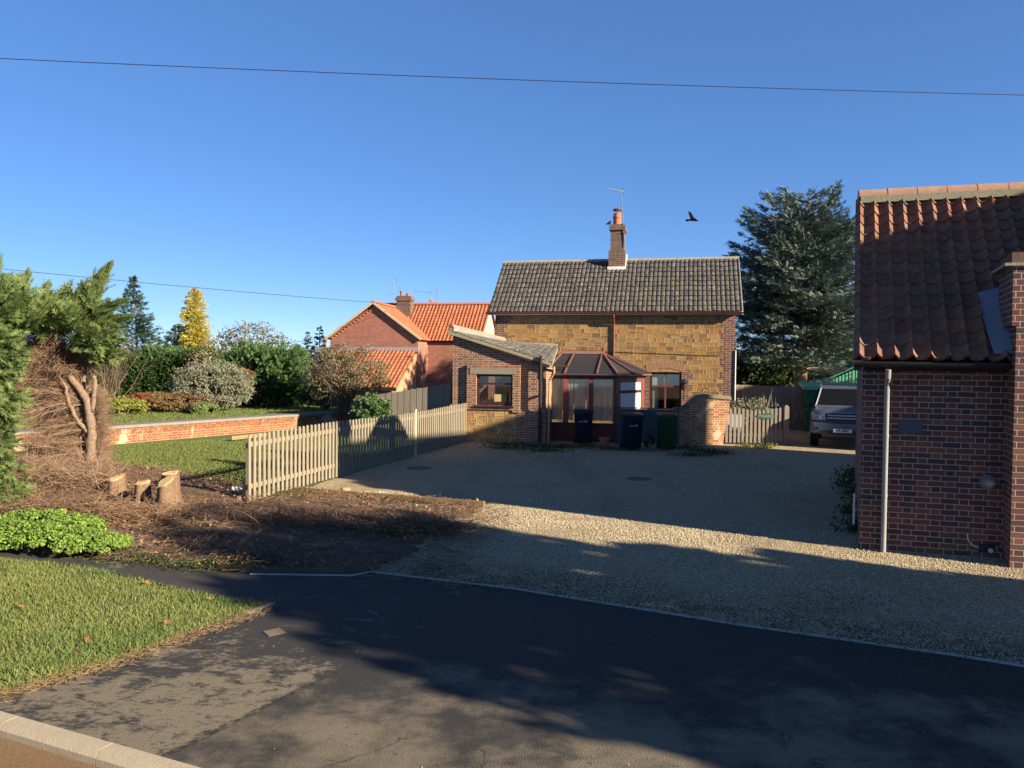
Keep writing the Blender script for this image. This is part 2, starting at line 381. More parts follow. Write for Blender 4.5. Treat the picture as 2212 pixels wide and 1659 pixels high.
# ------------------------------------------------------------------ ground materials
def m_ground():
    t = NT('field_grass'); p = t.obj()
    n1 = t.noise(p, .35, 5, .6); n2 = t.noise(p, 9, 5, .7); n3 = t.noise(p, 60, 3, .7)
    c = t.ramp(n1, [(.3, (.075, .125, .025)), (.6, (.10, .14, .035)), (.8, (.14, .13, .05))])
    c = t.mix(t.ma('MULTIPLY', n2, .5), c, (.05, .08, .015)); c = t.mix(t.ma('MULTIPLY', n3, .5), c, (.16, .17, .06))
    t.bump(t.ma('ADD', n2, n3), .8, .03); return t.fin(c, .95)
def m_gravel():
    t = NT('gravel'); p = t.obj()
    cell = t.n('TexVoronoi', feature='F1'); t.put(cell.inputs['Vector'], p); cell.inputs['Scale'].default_value = 52
    r = t.sep(cell.outputs['Color'])[0]
    c = t.ramp(r, [(0, (.30, .22, .13)), (.25, (.51, .39, .225)), (.5, (.63, .505, .30)), (.72, (.43, .325, .20)), (.86, (.73, .615, .41)), (1, (.37, .285, .185))])
    c = t.mix(t.sm(cell.outputs['Distance'], .42, .85), c, (.16, .13, .09))
    w2 = t.n('TexVoronoi', feature='F1'); t.put(w2.inputs['Vector'], p); w2.inputs['Scale'].default_value = 17
    c = t.mix(t.ma('MULTIPLY', t.sep(w2.outputs['Color'])[1], .35), c, (.30, .24, .14))
    big = t.noise(p, .5, 6, .65); mid = t.noise(p, 3.2, 5, .7)
    c = t.mix(t.ma('MULTIPLY', t.sm(big, .50, .72), .40), c, (.22, .18, .11))
    c = t.mix(t.ma('MULTIPLY', t.sm(mid, .58, .74), .5), c, (.12, .11, .06))
    tr_ = t.noise(t.vec('MULTIPLY', t.vec('ADD', p, (3, 1, 0)), (.75, .22, 1)), 1.0, 5, .62)
    c = t.mix(t.ma('MULTIPLY', t.sm(tr_, .50, .68), .55), c, t.mix(t.noise(p, 24, 4, .8), (.15, .11, .07), (.34, .27, .18)))
    x_, y_, _ = t.sep(p); e1, e2 = G(1100, 1271), G(2060, 1416); d_ = (e2-e1).normalized()
    dl = t.ma('ABSOLUTE', t.ma('ADD', t.ma('MULTIPLY', t.ma('SUBTRACT', x_, e1.x), -d_.y), t.ma('MULTIPLY', t.ma('SUBTRACT', y_, e1.y), d_.x)))
    bare = t.ma('MULTIPLY', t.sm(dl, 1.3, .0), t.sm(t.noise(p, 2.6, 6, .7), .40, .58))
    c = t.mix(t.ma('MULTIPLY', bare, .85), c, t.mix(t.noise(p, 11, 4), (.10, .075, .045), (.07, .085, .03)))
    h = t.ma('ADD', t.ma('SUBTRACT', 1, cell.outputs['Distance']), t.ma('MULTIPLY', t.noise(p, 6, 4), 1.5))
    t.bump(h, 1.0, .025); return t.fin(c, .95)
def m_asphalt():
    t = NT('asphalt'); p = t.obj(); x, y, _ = t.sep(p)
    n = t.noise(p, 1.1, 6, .62); blot = t.noise(t.vec('MULTIPLY', p, (1, 1.7, 1)), 4.2, 6, .68, .4); fine = t.noise(p, 140, 3, .8)
    a1, a2 = G(376, 1623), G(1078, 1278); b1, b2 = G(532, 1326), G(748, 1250)
    def dist(a, b):
        d = (b-a).normalized(); return t.ma('ADD', t.ma('MULTIPLY', t.ma('SUBTRACT', x, a.x), -d.y), t.ma('MULTIPLY', t.ma('SUBTRACT', y, a.y), d.x))
    da = t.ma('ADD', dist(a1, a2), t.ma('MULTIPLY', t.ma('SUBTRACT', t.noise(p, 5, 3), .5), .05)); db = dist(b1, b2)
    # weathering: pale dry dust broken by darker damp blotches
    dark = t.mix(t.ma('MULTIPLY', fine, .5), (.026, .025, .025), (.060, .055, .050)); pale = t.mix(t.ma('MULTIPLY', fine, .6), (.215, .175, .118), (.135, .11, .08))
    near = t.sm(y, 7.6, 4.9)  # paler towards the viewer: dust plus sunlight put into the colour
    sml = t.noise(t.vec('MULTIPLY', p, (1, 1.8, 1)), 15, 5, .7)
    f = t.sm(t.ma('ADD', t.ma('ADD', t.ma('ADD', t.ma('MULTIPLY', blot, .50), t.ma('MULTIPLY', sml, .32)), t.ma('MULTIPLY', n, .45)), t.ma('MULTIPLY', near, .15)), .69, .79)
    right = t.sm(da, 0.02, -.02)
    f2 = t.ma('MULTIPLY', t.sm(t.ma('ADD', t.ma('ADD', t.ma('MULTIPLY', n, .8), t.ma('MULTIPLY', blot, .2)), t.ma('MULTIPLY', near, .285)), .66, .86), .9)
    f = t.ma('ADD', t.ma('MULTIPLY', f, t.ma('SUBTRACT', 1, right)), t.ma('MULTIPLY', f2, right), clamp=True)
    c = t.mix(f, dark, pale)
    sp = t.sm(t.noise(t.vec('MULTIPLY', p, (1, 2.0, 1)), 13, 3, .5), .62, .68)
    c = t.mix(t.ma('MULTIPLY', t.ma('MULTIPLY', sp, f), .8), c, (.05, .045, .04))
    seam = t.sm(t.ma('ABSOLUTE', da), .045, .012); c = t.mix(t.ma('MULTIPLY', seam, t.sm(t.noise(p, 18, 4), .35, .55)), c, (.03, .027, .024))
    seam2 = t.sm(t.ma('ABSOLUTE', db), .035, .01); c = t.mix(t.ma('MULTIPLY', seam2, .7), c, (.028, .026, .025))
    left = t.sm(db, -.02, .02); c = t.mix(t.ma('MULTIPLY', left, .25), c, (.10, .085, .07))
    st = t.sm(t.noise(p, 90, 2, .5), .76, .79); c = t.mix(t.ma('MULTIPLY', st, .6), c, (.30, .27, .22))
    cr = t.n('TexVoronoi', feature='DISTANCE_TO_EDGE'); t.put(cr.inputs['Vector'], t.vec('ADD', p, t.vec('SCALE', t.noise(p, 3, 4, color=True), .5))); cr.inputs['Scale'].default_value = .55
    c = t.mix(t.ma('MULTIPLY', t.ma('MULTIPLY', t.sm(cr.outputs['Distance'], .006, .002), t.sm(t.noise(p, .8, 3), .5, .56)), .7), c, (.02, .02, .02))
    g2 = t.voro(p, 110); c = t.mix(t.ma('MULTIPLY', t.sm(g2, .5, .1), .22), c, (.16, .145, .12))
    t.bump(t.ma('ADD', t.ma('ADD', fine, t.ma('MULTIPLY', n, .5)), g2), .6, .006); return t.fin(c, .86)
def m_mulch():
    t = NT('brown_soil'); p = t.obj(); n = t.noise(p, 2.2, 6, .7); f = t.noise(p, 28, 5, .8)
    c = t.ramp(n, [(.3, (.08, .05, .035)), (.5, (.18, .11, .07)), (.7, (.28, .18, .12))])
    c = t.mix(t.ma('MULTIPLY', f, .6), c, (.07, .045, .03)); c = t.mix(t.sm(t.noise(p, 70, 2), .62, .68), c, (.42, .31, .20))
    t.bump(t.ma('ADD', n, f), 1, .04); return t.fin(c, .97)
def m_road():
    t = NT('road_grit'); p = t.obj(); f = t.noise(p, 45, 5, .8)
    c = t.mix(f, (.13, .075, .035), (.36, .235, .12)); c = t.mix(t.sm(t.noise(p, 80, 2), .68, .72), c, (.6, .48, .32))
    c = t.mix(t.ma('MULTIPLY', t.noise(p, 2, 4), .5), c, (.16, .09, .045)); t.bump(f, 1, .02); return t.fin(c, .95)
M['ground'] = m_ground(); M['gravel'] = m_gravel(); M['asphalt'] = m_asphalt(); M['mulch'] = m_mulch(); M['road'] = m_road()
M['kerb'] = m_plain('kerb_concrete', (.40, .33, .23), .9, .2, 10, bump=.4)
M['edging'] = m_plain('edging_concrete', (.34, .33, .31), .9, .15, 10)

def ragged(p, k, amp):
    out = []
    for a, b in zip(p[:-1], p[1:]):
        a = Vector(a); b = Vector(b); d = b-a; n = max(1, int(d.length/k)); nr = Vector((-d.y, d.x)).normalized()
        for i in range(n): out.append(tuple(a+d*(i/n)+(nr*random.gauss(0, amp) if i else Vector((0, 0)))))
    out.append(tuple(p[-1])); return out
def in_poly(x, y, poly):
    x = np.asarray(x); y = np.asarray(y); r = np.zeros(x.shape, bool); n = len(poly)
    for i in range(n):
        x1, y1 = poly[i][0], poly[i][1]; x2, y2 = poly[(i+1) % n][0], poly[(i+1) % n][1]
        if y1 == y2: continue
        c = ((y1 > y) != (y2 > y)) & (x < (x2-x1)*(y-y1)/(y2-y1)+x1); r ^= c
    return r
def sheet(name, poly, z, mat, wob=0, seg=.25):
    pts = []
    n = len(poly)
    for i in range(n):
        a = Vector((poly[i][0], poly[i][1])); b = Vector((poly[(i+1) % n][0], poly[(i+1) % n][1])); L = (b-a).length
        k = 1 if (not wob or max(abs(a.x), abs(a.y), abs(b.x), abs(b.y)) > 35) else max(1, min(80, int(L/seg)))
        for j in range(k):
            p = a.lerp(b, j/k)
            if wob: p = p + Vector((random.gauss(0, wob), random.gauss(0, wob)))
            pts.append((p.x, p.y, z))
    bm = bmesh.new(); f = bm.faces.new([bm.verts.new(q) for q in pts]); bmesh.ops.triangulate(bm, faces=[f]); bmesh.ops.recalc_face_normals(bm, faces=bm.faces)
    me = bpy.data.meshes.new(name); bm.to_mesh(me); bm.free()
    if me.polygons[0].normal.z < 0: me.flip_normals()
    o = link_mesh(name, me, mat); tag(o, kind='structure'); return o
def xy(p): return (p.x, p.y)
Z0, ZM, ZG, ZA = -.012, -.008, -.004, 0.0

gm = MB(); gm.add([(-900, -60, Z0), (900, -60, Z0), (900, 1500, Z0), (-900, 1500, Z0)], [(0, 1, 2, 3)]); 
# a road strip at a lower level crosses the foreground, so the ground sheet stops at the kerb line
k0, k1 = G(0, 1539), G(440, 1664); kd = (k1-k0).normalized(); kn = Vector((kd.y, -kd.x, 0))   # kn points to the road
if kn.y > 0: kn = -kn
K = lambda s, d, z=0.0: k0+kd*s+kn*d+Vector((0, 0, z))
far = 60
gnd = sheet('ground', [(-900, 1500), (900, 1500), (900, -500), xy(K(700, 0.06)), xy(K(-700, .06)), (-900, 20)], Z0, M['ground'])
sheet('road', [xy(K(-700, .10)), xy(K(700, .10)), xy(K(700, 40)), xy(K(-700, 40))], -.075, M['road'])
kb = MB(); s = -30.0
while s < 30:
    a, b = s+.004, s+.915-.004
    F = lambda x, y, z: tuple(K(x, y, z))
    kb.add([F(a, 0, -.2), F(b, 0, -.2), F(b, .13, -.2), F(a, .13, -.2), F(a, 0, .012), F(b, 0, .012), F(b, .095, .012), F(a, .095, .012), F(b, .13, -.03), F(a, .13, -.03)],
           [(4, 5, 6, 7), (7, 6, 8, 9), (9, 8, 2, 3), (0, 4, 7, 9, 3), (1, 2, 8, 6, 5), (0, 1, 5, 4)])
    s += .915
tag(kb.build('kerb', M['kerb']), kind='structure')

path_up = [G(-700, 1155), G(-200, 1180), G(0, 1192), G(250, 1214), G(400, 1228), G(540, 1241)]
edge = [G(540, 1241), G(762, 1244), G(800, 1236), G(1100, 1271), G(1600, 1351), G(2060, 1416), G(2160, 1432), G(2400, 1470)]
grass_edge = [G(-700, 1165), G(-200, 1190), G(0, 1205), G(180, 1222), G(400, 1275), G(500, 1295), G(590, 1303), G(545, 1327), G(480, 1345), G(400, 1372), G(250, 1430), G(100, 1472), G(0, 1500)]
ed_r = edge[-1]+(edge[-1]-edge[-2])*20
asph = [xy(p) for p in path_up]+[xy(p) for p in edge]+[xy(ed_r), xy(K(60, 0)), xy(K(-.35, 0))]+[xy(p) for p in reversed(grass_edge)]
sheet('pavement', asph, ZA, M['asphalt'])
# thin concrete edging strip between drive and gravel
eb = MB()
for a, b in zip(edge[:-1], edge[1:]):
    if b.x > 9: continue
    eb.beam(a+Vector((0, 0, .0)), b+Vector((0, 0, .0)), .026, .03)
eb.beam(G(532, 1326), G(592, 1304), .045, .03)
tag(eb.build('pavement_edging', M['edging']), kind='structure')

FENCE_A = G(538, 1086); FENCE_B = G(1030, 947)
mulch_poly = [xy(G(-260, 1176)), xy(G(0, 1191)), xy(G(250, 1213)), xy(G(540, 1240)), xy(G(762, 1243))]+ragged([xy(G(800, 1235)), xy(G(860, 1212)), xy(G(925, 1172)), xy(G(960, 1135)), xy(G(1046, 1095))], .16, .11)+[xy(G(645, 1063)), xy(FENCE_A), xy(G(520, 1052)), xy(G(400, 1022)), xy(G(250, 1003)), xy(G(60, 990)), xy(G(-300, 990))]
# soil as a gently uneven sheet
def bumpy(name, poly, mat, step, z, amp, fr=1.0, stuff=False):
    xs = [p[0] for p in poly]; ys = [p[1] for p in poly]
    nx = int((max(xs)-min(xs))/step)+1; ny = int((max(ys)-min(ys))/step)+1
    X, Y = np.meshgrid(min(xs)+np.arange(nx+1)*step, min(ys)+np.arange(ny+1)*step)
    Zz = z+amp*(.5+.25*np.sin(X*2.1*fr+np.cos(Y*1.7*fr)*2)+.25*np.sin(Y*2.9*fr+np.sin(X*1.3*fr)*2)) + amp*.25*RNG.random(X.shape)
    # fade to the edge
    V = np.stack([X.ravel(), Y.ravel(), Zz.ravel()], 1)
    inside = in_poly(V[:, 0], V[:, 1], poly)
    e = np.full(len(V), 9.0); n = len(poly)
    for i in range(n):
        a = np.array(poly[i]); b = np.array(poly[(i+1) % n]); d = b-a; L2 = (d**2).sum()
        tt = np.clip(((V[:, :2]-a)@d)/L2, 0, 1); e = np.minimum(e, np.linalg.norm(V[:, :2]-(a+tt[:, None]*d), axis=1))
    V[:, 2] = z+(V[:, 2]-z)*np.clip(e/.6, 0, 1); 
    idx = np.arange(len(V)).reshape(ny+1, nx+1)
    Q = np.stack([idx[:-1, :-1], idx[:-1, 1:], idx[1:, 1:], idx[1:, :-1]], -1).reshape(-1, 4)
    Q = Q[inside[Q].all(1)]
    u, inv = np.unique(Q, return_inverse=True)
    o = np_mesh(name, V[u], inv.reshape(Q.shape), mat); o.data.polygons.foreach_set('use_smooth', [True]*len(o.data.polygons)); return o
tag(bumpy('soil_bed', mulch_poly, M['mulch'], .06, ZG+.004, .11), kind='structure')
gravel_poly = [xy(G(762, 1243)), xy(G(700, 1225)), xy(G(780, 1180)), xy(G(900, 1120)), xy(G(1046, 1095)), xy(G(645, 1063)), xy(G(700, 1040)), xy(FENCE_B), (-1.6, 30), (0, 34), (30, 34), (30, 3)]+[xy(p) for p in reversed(edge)]
gravel_poly = [p for p in gravel_poly]
sheet('gravel_yard', gravel_poly, ZG, M['gravel'], wob=.012)

# ------------------------------------------------------------------ scatter helpers
def rand_in(poly, n):
    xs = [p[0] for p in poly]; ys = [p[1] for p in poly]; out = []; tot = 0
    while tot < n:
        x = RNG.uniform(min(xs), max(xs), n*2); y = RNG.uniform(min(ys), max(ys), n*2); m = in_poly(x, y, poly)
        out.append(np.stack([x[m], y[m]], 1)); tot += m.sum()
    return np.concatenate(out)[:n]
def unit(v): return v/np.maximum(np.linalg.norm(v, axis=-1, keepdims=True), 1e-9)
def blades(name, xy_, z, h, wd, mat, lean=.45, label=None, cat=None):
    n = len(xy_); hh = h*RNG.uniform(.45, 1.25, n); a = RNG.uniform(0, 2*np.pi, n); la = RNG.uniform(0, 2*np.pi, n); ln = RNG.uniform(0, lean, n)*hh*1.6
    d = np.stack([np.cos(a), np.sin(a), np.zeros(n)], 1)*(wd*RNG.uniform(.6, 1.2, n)/2)[:, None]
    b = np.stack([xy_[:, 0], xy_[:, 1], np.full(n, z)], 1) if np.isscalar(z) else np.stack([xy_[:, 0], xy_[:, 1], z], 1)
    l = np.stack([np.cos(la)*ln, np.sin(la)*ln, hh], 1)
    mid = b+l*np.array([.45, .45, .62]); tip = b+l
    V = np.stack([b-d, b+d, mid+d*.8, mid-d*.8, tip], 1).reshape(-1, 3)
    k = np.arange(n)[:, None]*5
    F = np.concatenate([k+np.array([0, 1, 2]), k+np.array([0, 2, 3]), k+np.array([3, 2, 4])], 0)
    o = np_mesh(name, V, F, mat)
    return tag(o, label, cat, kind='stuff')
def leaves_np(C, size, asp=.5, up=0.0, outward=None, ow=0.0):
    """rhombic leaves at C; returns V,F"""
    n = len(C); nr = RNG.normal(size=(n, 3)); nr[:, 2] += up
    if outward is not None: nr = nr+outward*ow
    nr = unit(nr); t = unit(np.cross(nr, RNG.normal(size=(n, 3)))); b = np.cross(nr, t)
    sz = size*RNG.uniform(.6, 1.3, n)[:, None] if np.isscalar(size) else (size*RNG.uniform(.6, 1.3, n))[:, None]
    V = np.stack([C-t*sz*.5, C+b*sz*.5*asp, C+t*sz*.5, C-b*sz*.5*asp], 1).reshape(-1, 3)
    F = np.arange(n)[:, None]*4+np.array([0, 1, 2, 3]); return V, F
def sprays_np(C, D, L, width=.5, k=5, droop=0.0, thick=.16):
    """feathery conifer sprays: a stem blade and k pairs of side blades, as triangles. C base, D unit dir, L lengths"""
    n = len(C); side = unit(np.cross(D, RNG.normal(size=(n, 3))*.7+np.array([0, 0, 1.0]))); L = np.asarray(L).reshape(-1, 1)*np.ones((n, 1))
    nrm = np.cross(side, D); Vs = []
    def tri(a, dirv, ln, wd, wdir): Vs.append(np.stack([a-wdir*wd, a+wdir*wd, a+dirv*ln], 1))
    dz = np.array([0, 0, -1.0])
    tri(C, unit(D+dz*droop), L, L*thick*.4, side)
    for i in range(k):
        f = .12+.75*i/k; ln = L*width*(1-.65*f)*RNG.uniform(.7, 1.2, (n, 1))
        for sg in (-1, 1):
            dv = unit(D*.75+side*sg*.75+dz*droop+nrm*RNG.normal(0, .22, (n, 1)))
            tri(C+D*L*f, dv, ln, L*thick*.5, unit(D))
    V = np.stack(Vs, 1).reshape(-1, 3); F = np.arange(len(V)).reshape(-1, 3); return V, F
def merge(parts):
    Vs, Fs, b = [], [], 0
    for V, F in parts: Vs.append(V); Fs.append(F+b); b += len(V)
    return np.concatenate(Vs), np.concatenate(Fs)
def sph(n, inner=.0):
    d = unit(RNG.normal(size=(n, 3))); r = RNG.uniform(inner, 1, n)**(1/3); return d, d*r[:, None]
def clumpy(c, rad, n, nclump=40, cl=.34, flat=.75, inner=.35, low=-1.0):
    """points grouped in clumps spread over an ellipsoid's outer part; returns points and outward dirs"""
    d = unit(RNG.normal(size=(nclump*3, 3))); d = d[d[:, 2] > low][:nclump]; nclump = len(d)
    r = RNG.uniform(inner, 1, nclump)**.5; cc = d*r[:, None]
    k = RNG.integers(0, nclump, n); cr = RNG.uniform(.6, 1.3, nclump)[k]*cl
    dd, off = sph(n, .2); off[:, 2] *= flat
    Pp = (cc[k]+off*cr[:, None])*np.array(rad)+np.array(c)
    out = unit((Pp-np.array(c))/np.array(rad)+dd*.6); return Pp, out

def twigs_np(S, D, L, r, seg=3, bend=.25, grav=0.0):
    """many thin 3-sided tapering twigs; S starts, D dirs, L lengths"""
    n = len(S); L = np.asarray(L)*np.ones(n); p = S.copy(); d = unit(D.copy()); rings = []
    ref = unit(np.cross(d, RNG.normal(size=(n, 3))))
    for i in range(seg+1):
        u = unit(ref-d*(ref*d).sum(1, keepdims=True)); v = np.cross(d, u); rr = (r*(1-.85*i/seg))*np.ones(n)
        rings.append(np.stack([p+(u*math.cos(a)+v*math.sin(a))*rr[:, None] for a in (0, 2.094, 4.189)], 1))
        p = p+d*(L/seg)[:, None]; d = unit(d+RNG.normal(size=(n, 3))*bend+np.array([0, 0, grav]))
    V = np.stack(rings, 1).reshape(-1, 3)
    F = []
    base = (np.arange(n)*(seg+1)*3)[:, None]
    for i in range(seg):
        for k in range(3):
            F.append(base+np.array([i*3+k, i*3+(k+1) % 3, (i+1)*3+(k+1) % 3, (i+1)*3+k]))
    return V, np.concatenate(F, 0)

# ------------------------------------------------------------------ grass and litter
M['grass_near'] = m_leaf('grass_blade', (.12, .155, .04), (.25, .285, .09), .7, .3, (.40, .34, .16))
M['grass_mid'] = m_leaf('lawn_grass', (.10, .135, .035), (.21, .235, .075), .7, .3)
M['grass_dry'] = m_leaf('dry_grass', (.20, .13, .065), (.42, .28, .15), .8, .1)
verge = [xy(p) for p in grass_edge]+[xy(K(-.35, -.03)), xy(K(-30, -.03))]
from mathutils import noise as mnz
q = rand_in(verge, 170000); q = q[np.hypot(q[:, 0], q[:, 1]) < 16]
q = q[np.array([mnz.fractal(Vector((a_*1.6, b_*1.6, .3)), 1.0, 2.0, 3) for a_, b_ in q]) > RNG.uniform(-1.1, .0, len(q))]
M['grass_tuft'] = m_leaf('tuft_grass', (.08, .135, .04), (.19, .26, .08), .7, .3)
tc = rand_in(verge, 60); tc = np.concatenate([tc[np.hypot(tc[:, 0], tc[:, 1]) < 11], np.array([xy(G(px_, py_)) for px_, py_ in ((60, 1440), (140, 1425), (210, 1405), (300, 1385), (330, 1372), (520, 1300), (480, 1298), (420, 1288), (260, 1400))])])
tq = (tc[RNG.integers(0, len(tc), 5000)]+RNG.normal(0, .10, (5000, 2)))
blades('grass_tufts', tq[in_poly(tq[:, 0], tq[:, 1], verge)], Z0, .058, .007, M['grass_tuft'], .9, 'taller green tufts in the grass verge', 'grass')
blades('grass_verge', q, Z0, .042, .0065, M['grass_near'], .8, 'short sunlit grass verge between path and kerb', 'grass')
# brown needle litter along the edge of the verge
el = [G(592, 1303), G(545, 1330), G(480, 1350), G(400, 1377), G(250, 1436), G(100, 1478), G(-20, 1512)]
S = []
for a, b in zip(el[:-1], el[1:]):
    n = int((b-a).length*560); t_ = RNG.uniform(0, 1, n)[:, None]; S.append(np.array(a)*(1-t_)+np.array(b)*t_+np.stack([RNG.normal(0, .07, n), RNG.normal(.03, .08, n), RNG.uniform(.002, .02, n)], 1))
S = np.concatenate(S); D = RNG.normal(size=S.shape); D[:, 2] *= .12
V, F = twigs_np(S, D, RNG.uniform(.03, .11, len(S)), .0022, 2, .3)
tag(np_mesh('needle_litter', V, F, M['grass_dry']), 'orange brown needle litter along the edge of the grass verge', 'litter', kind='stuff')
# lawn beside the picket fence
lawn = [xy(G(235, 962)), xy(G(640, 942)), (-6.4, 25.5), (-3.2, 25.2), xy(FENCE_A+Vector((-.1, .3, 0))), xy(G(520, 1052)), xy(G(400, 1022)), xy(G(250, 1003)), xy(G(60, 990)), (-14, 19), (-13, 22)]
q = rand_in(lawn, 70000)
blades('lawn_grass', q, Z0, .06, .014, M['grass_mid'], .7, 'green lawn between the picket fence and the brick platform wall', 'grass')
# ------------------------------------------------------------------ buildings
def frame(o, phi):
    e = Vector((math.cos(R(phi)), -math.sin(R(phi)), 0)); n = Vector((-math.sin(R(phi)), -math.cos(R(phi)), 0))
    def F(s, d, z): return tuple(Vector((o[0], o[1], 0))+e*s+n*d+Vector((0, 0, z)))
    F.e = e; F.n = n; F.phi = phi; return F
def fbox(F, s0, s1, d0, d1, z0, z1, mb=None):
    mb = mb or MB(); return mb.box(s0, s1, d0, d1, z0, z1, F)

def tile_roof(name, O, U, Vd, LU, LV, colw, gauge, kind, amp, step, mat, parent, clips=(), samp=6, jit=.006):
    O = Vector(O); U = Vector(U); Vd = Vector(Vd).normalized(); U.normalize(); N = U.cross(Vd).normalized()
    if N.z < 0: N = -N
    nc = int(math.ceil(LU/colw)); nr = int(math.ceil(LV/gauge)); xs = np.linspace(0, nc, nc*samp+1); f = xs % 1.0
    if kind == 'pan': h = amp*(np.exp(-((f-.28)/.15)**2)-.25*np.exp(-((f-.72)/.2)**2))
    else: h = amp*np.sqrt(np.abs(np.sin(np.pi*f)))
    V = []; UVs = []; F = []; b = 0
    On, Un, Vn, Nn = map(np.array, (O, U, Vd, N))
    for r_ in range(nr):
        v0 = r_*gauge; v1 = min(LV, (r_+1)*gauge+.02)
        jj = RNG.normal(0, jit, nc+1)[np.minimum(xs.astype(int), nc)]; jh = np.abs(RNG.normal(0, jit*.6, nc+1))[np.minimum(xs.astype(int), nc)]
        rows = [(v0, h-.012+step*.15), (v0, h+step+jh), (v1, h+.004)]
        for k, (vv, hh) in enumerate(rows):
            vv = vv+(jj if k < 2 else 0)
            xx = np.clip(xs*colw, 0, LU)
            V.append(On+xx[:, None]*Un+(vv*np.ones_like(xs))[:, None]*Vn+hh[:, None]*Nn)
            UVs.append(np.stack([xs, np.full_like(xs, r_+(.02 if k < 2 else .98))], 1))
        m = len(xs)
        for k in range(2):
            i = np.arange(m-1); F.append(np.stack([b+k*m+i, b+k*m+i+1, b+(k+1)*m+i+1, b+(k+1)*m+i], 1))
        b += 3*m
    V = np.concatenate(V); UVs = np.concatenate(UVs); F = np.concatenate(F)
    me = bpy.data.meshes.new(name)
    me.vertices.add(len(V)); me.vertices.foreach_set('co', V.astype(np.float32).ravel())
    me.loops.add(F.size); me.loops.foreach_set('vertex_index', F.astype(np.int32).ravel())
    me.polygons.add(len(F)); me.polygons.foreach_set('loop_start', (np.arange(len(F))*4).astype(np.int32)); me.polygons.foreach_set('loop_total', np.full(len(F), 4, np.int32))
    me.update(calc_edges=True)
    fuv = UVs[F.ravel()].copy(); c = fuv.reshape(-1, 4, 2)
    cx = np.floor(c[:, :, 0].mean(1)); c[:, :, 0] = np.clip(c[:, :, 0], (cx+.01)[:, None], (cx+.99)[:, None])
    uvl = me.uv_layers.new(name='UVMap'); uvl.data.foreach_set('uv', c.reshape(-1, 2).ravel())
    if clips:
        bm = bmesh.new(); bm.from_mesh(me)
        for co, no in clips:
            bmesh.ops.bisect_plane(bm, geom=bm.verts[:]+bm.edges[:]+bm.faces[:], plane_co=Vector(co), plane_no=Vector(no), clear_outer=True)
        bm.to_mesh(me); bm.free()
    # under-deck gives the roof a thickness
    o = link_mesh(name, me, mat, parent)
    me.polygons.foreach_set('use_smooth', [True]*len(me.polygons))
    try: me.set_sharp_from_angle(angle=R(50))
    except Exception: pass
    return o
def ridge_tiles(name, a, b, r_, mat, parent, n=None, down=.02):
    a = Vector(a); b = Vector(b); L = (b-a).length; n = n or int(L/.42); d = (b-a)/n; mb = MB()
    side = d.cross(Vector((0, 0, 1))).normalized()
    for i in range(n):
        p0 = a+d*i; p1 = a+d*(i+.985); z = random.uniform(-.006, .006)
        ring = [(math.cos(t_), math.sin(t_)) for t_ in np.linspace(-.15, math.pi+.15, 9)]
        for p, rr in ((p0, r_*1.03), (p1, r_)):
            mb.v += [tuple(p+side*c_*rr+Vector((0, 0, s_*rr*.9-down+z))) for c_, s_ in ring]
        k = len(mb.v)-18
        mb.f += [(k+j, k+j+1, k+9+j+1, k+9+j) for j in range(8)]+[tuple(k+j for j in range(9))[::-1], tuple(k+9+j for j in range(9))]
    return mb.build(name, mat, parent, smooth='auto')
def gutter(name, a, b, mat, parent, r_=.06):
    a = Vector(a); b = Vector(b); mb = MB(); side = (b-a).cross(Vector((0, 0, 1))).normalized()
    ring = [(math.cos(t_), math.sin(t_)) for t_ in np.linspace(math.pi, 2*math.pi, 8)]
    ring += [(c_*.85, s_*.85) for c_, s_ in reversed(ring)]
    n = len(ring); mb.v = [tuple(p+side*c_*r_+Vector((0, 0, s_*r_))) for p in (a, b) for c_, s_ in ring]
    mb.f = [(j, (j+1) % n, n+(j+1) % n, n+j) for j in range(n)]+[tuple(range(n))[::-1], tuple(range(n, 2*n))]
    return mb.build(name, mat, parent, smooth='auto')

# ============ main carstone house
HO = Vector((-.62, 28.33, 0)); FH = frame(HO, 12.5); HL = 8.47; HZ = 4.28; HD = 4.6
TH = math.tan(R(41)); RW = 2.22; OV = .24            # ridge offset behind the facade, eave overhang
zE = 4.31; zR = zE+(RW+OV)*TH-.06
house = thing('stone_house', FH(0, 0, 0), 'carstone cottage with grey tiled roof and one central chimney, behind the gravel yard', 'house')
W0, W1, WZ0, WZ1 = 5.60, 6.70, .85, 2.22
mb = MB()
fbox(FH, 0, W0, -.3, 0, 0, HZ, mb); fbox(FH, W1, HL, -.3, 0, 0, HZ, mb)
fbox(FH, W0, W1, -.3, 0, 0, WZ0, mb); fbox(FH, W0, W1, -.3, 0, WZ1, HZ, mb)
fbox(FH, 0, .3, -HD, -.3, 0, HZ, mb); fbox(FH, HL-.3, HL, -HD, -.3, 0, HZ, mb); fbox(FH, .3, HL-.3, -HD, -HD+.3, 0, HZ, mb)
wl = mb.build('wall', M['stone'], house)
for nm, s0, s1 in (('gable', 0, .3), ('gable', HL-.3, HL)):
    pts = [FH(s0, 0, HZ), FH(s0, -HD, HZ), FH(s0, -RW, zR-.12)]
    MB().prism(pts, FH.e*(s1-s0)).build(nm, M['brick_quoin'], house)
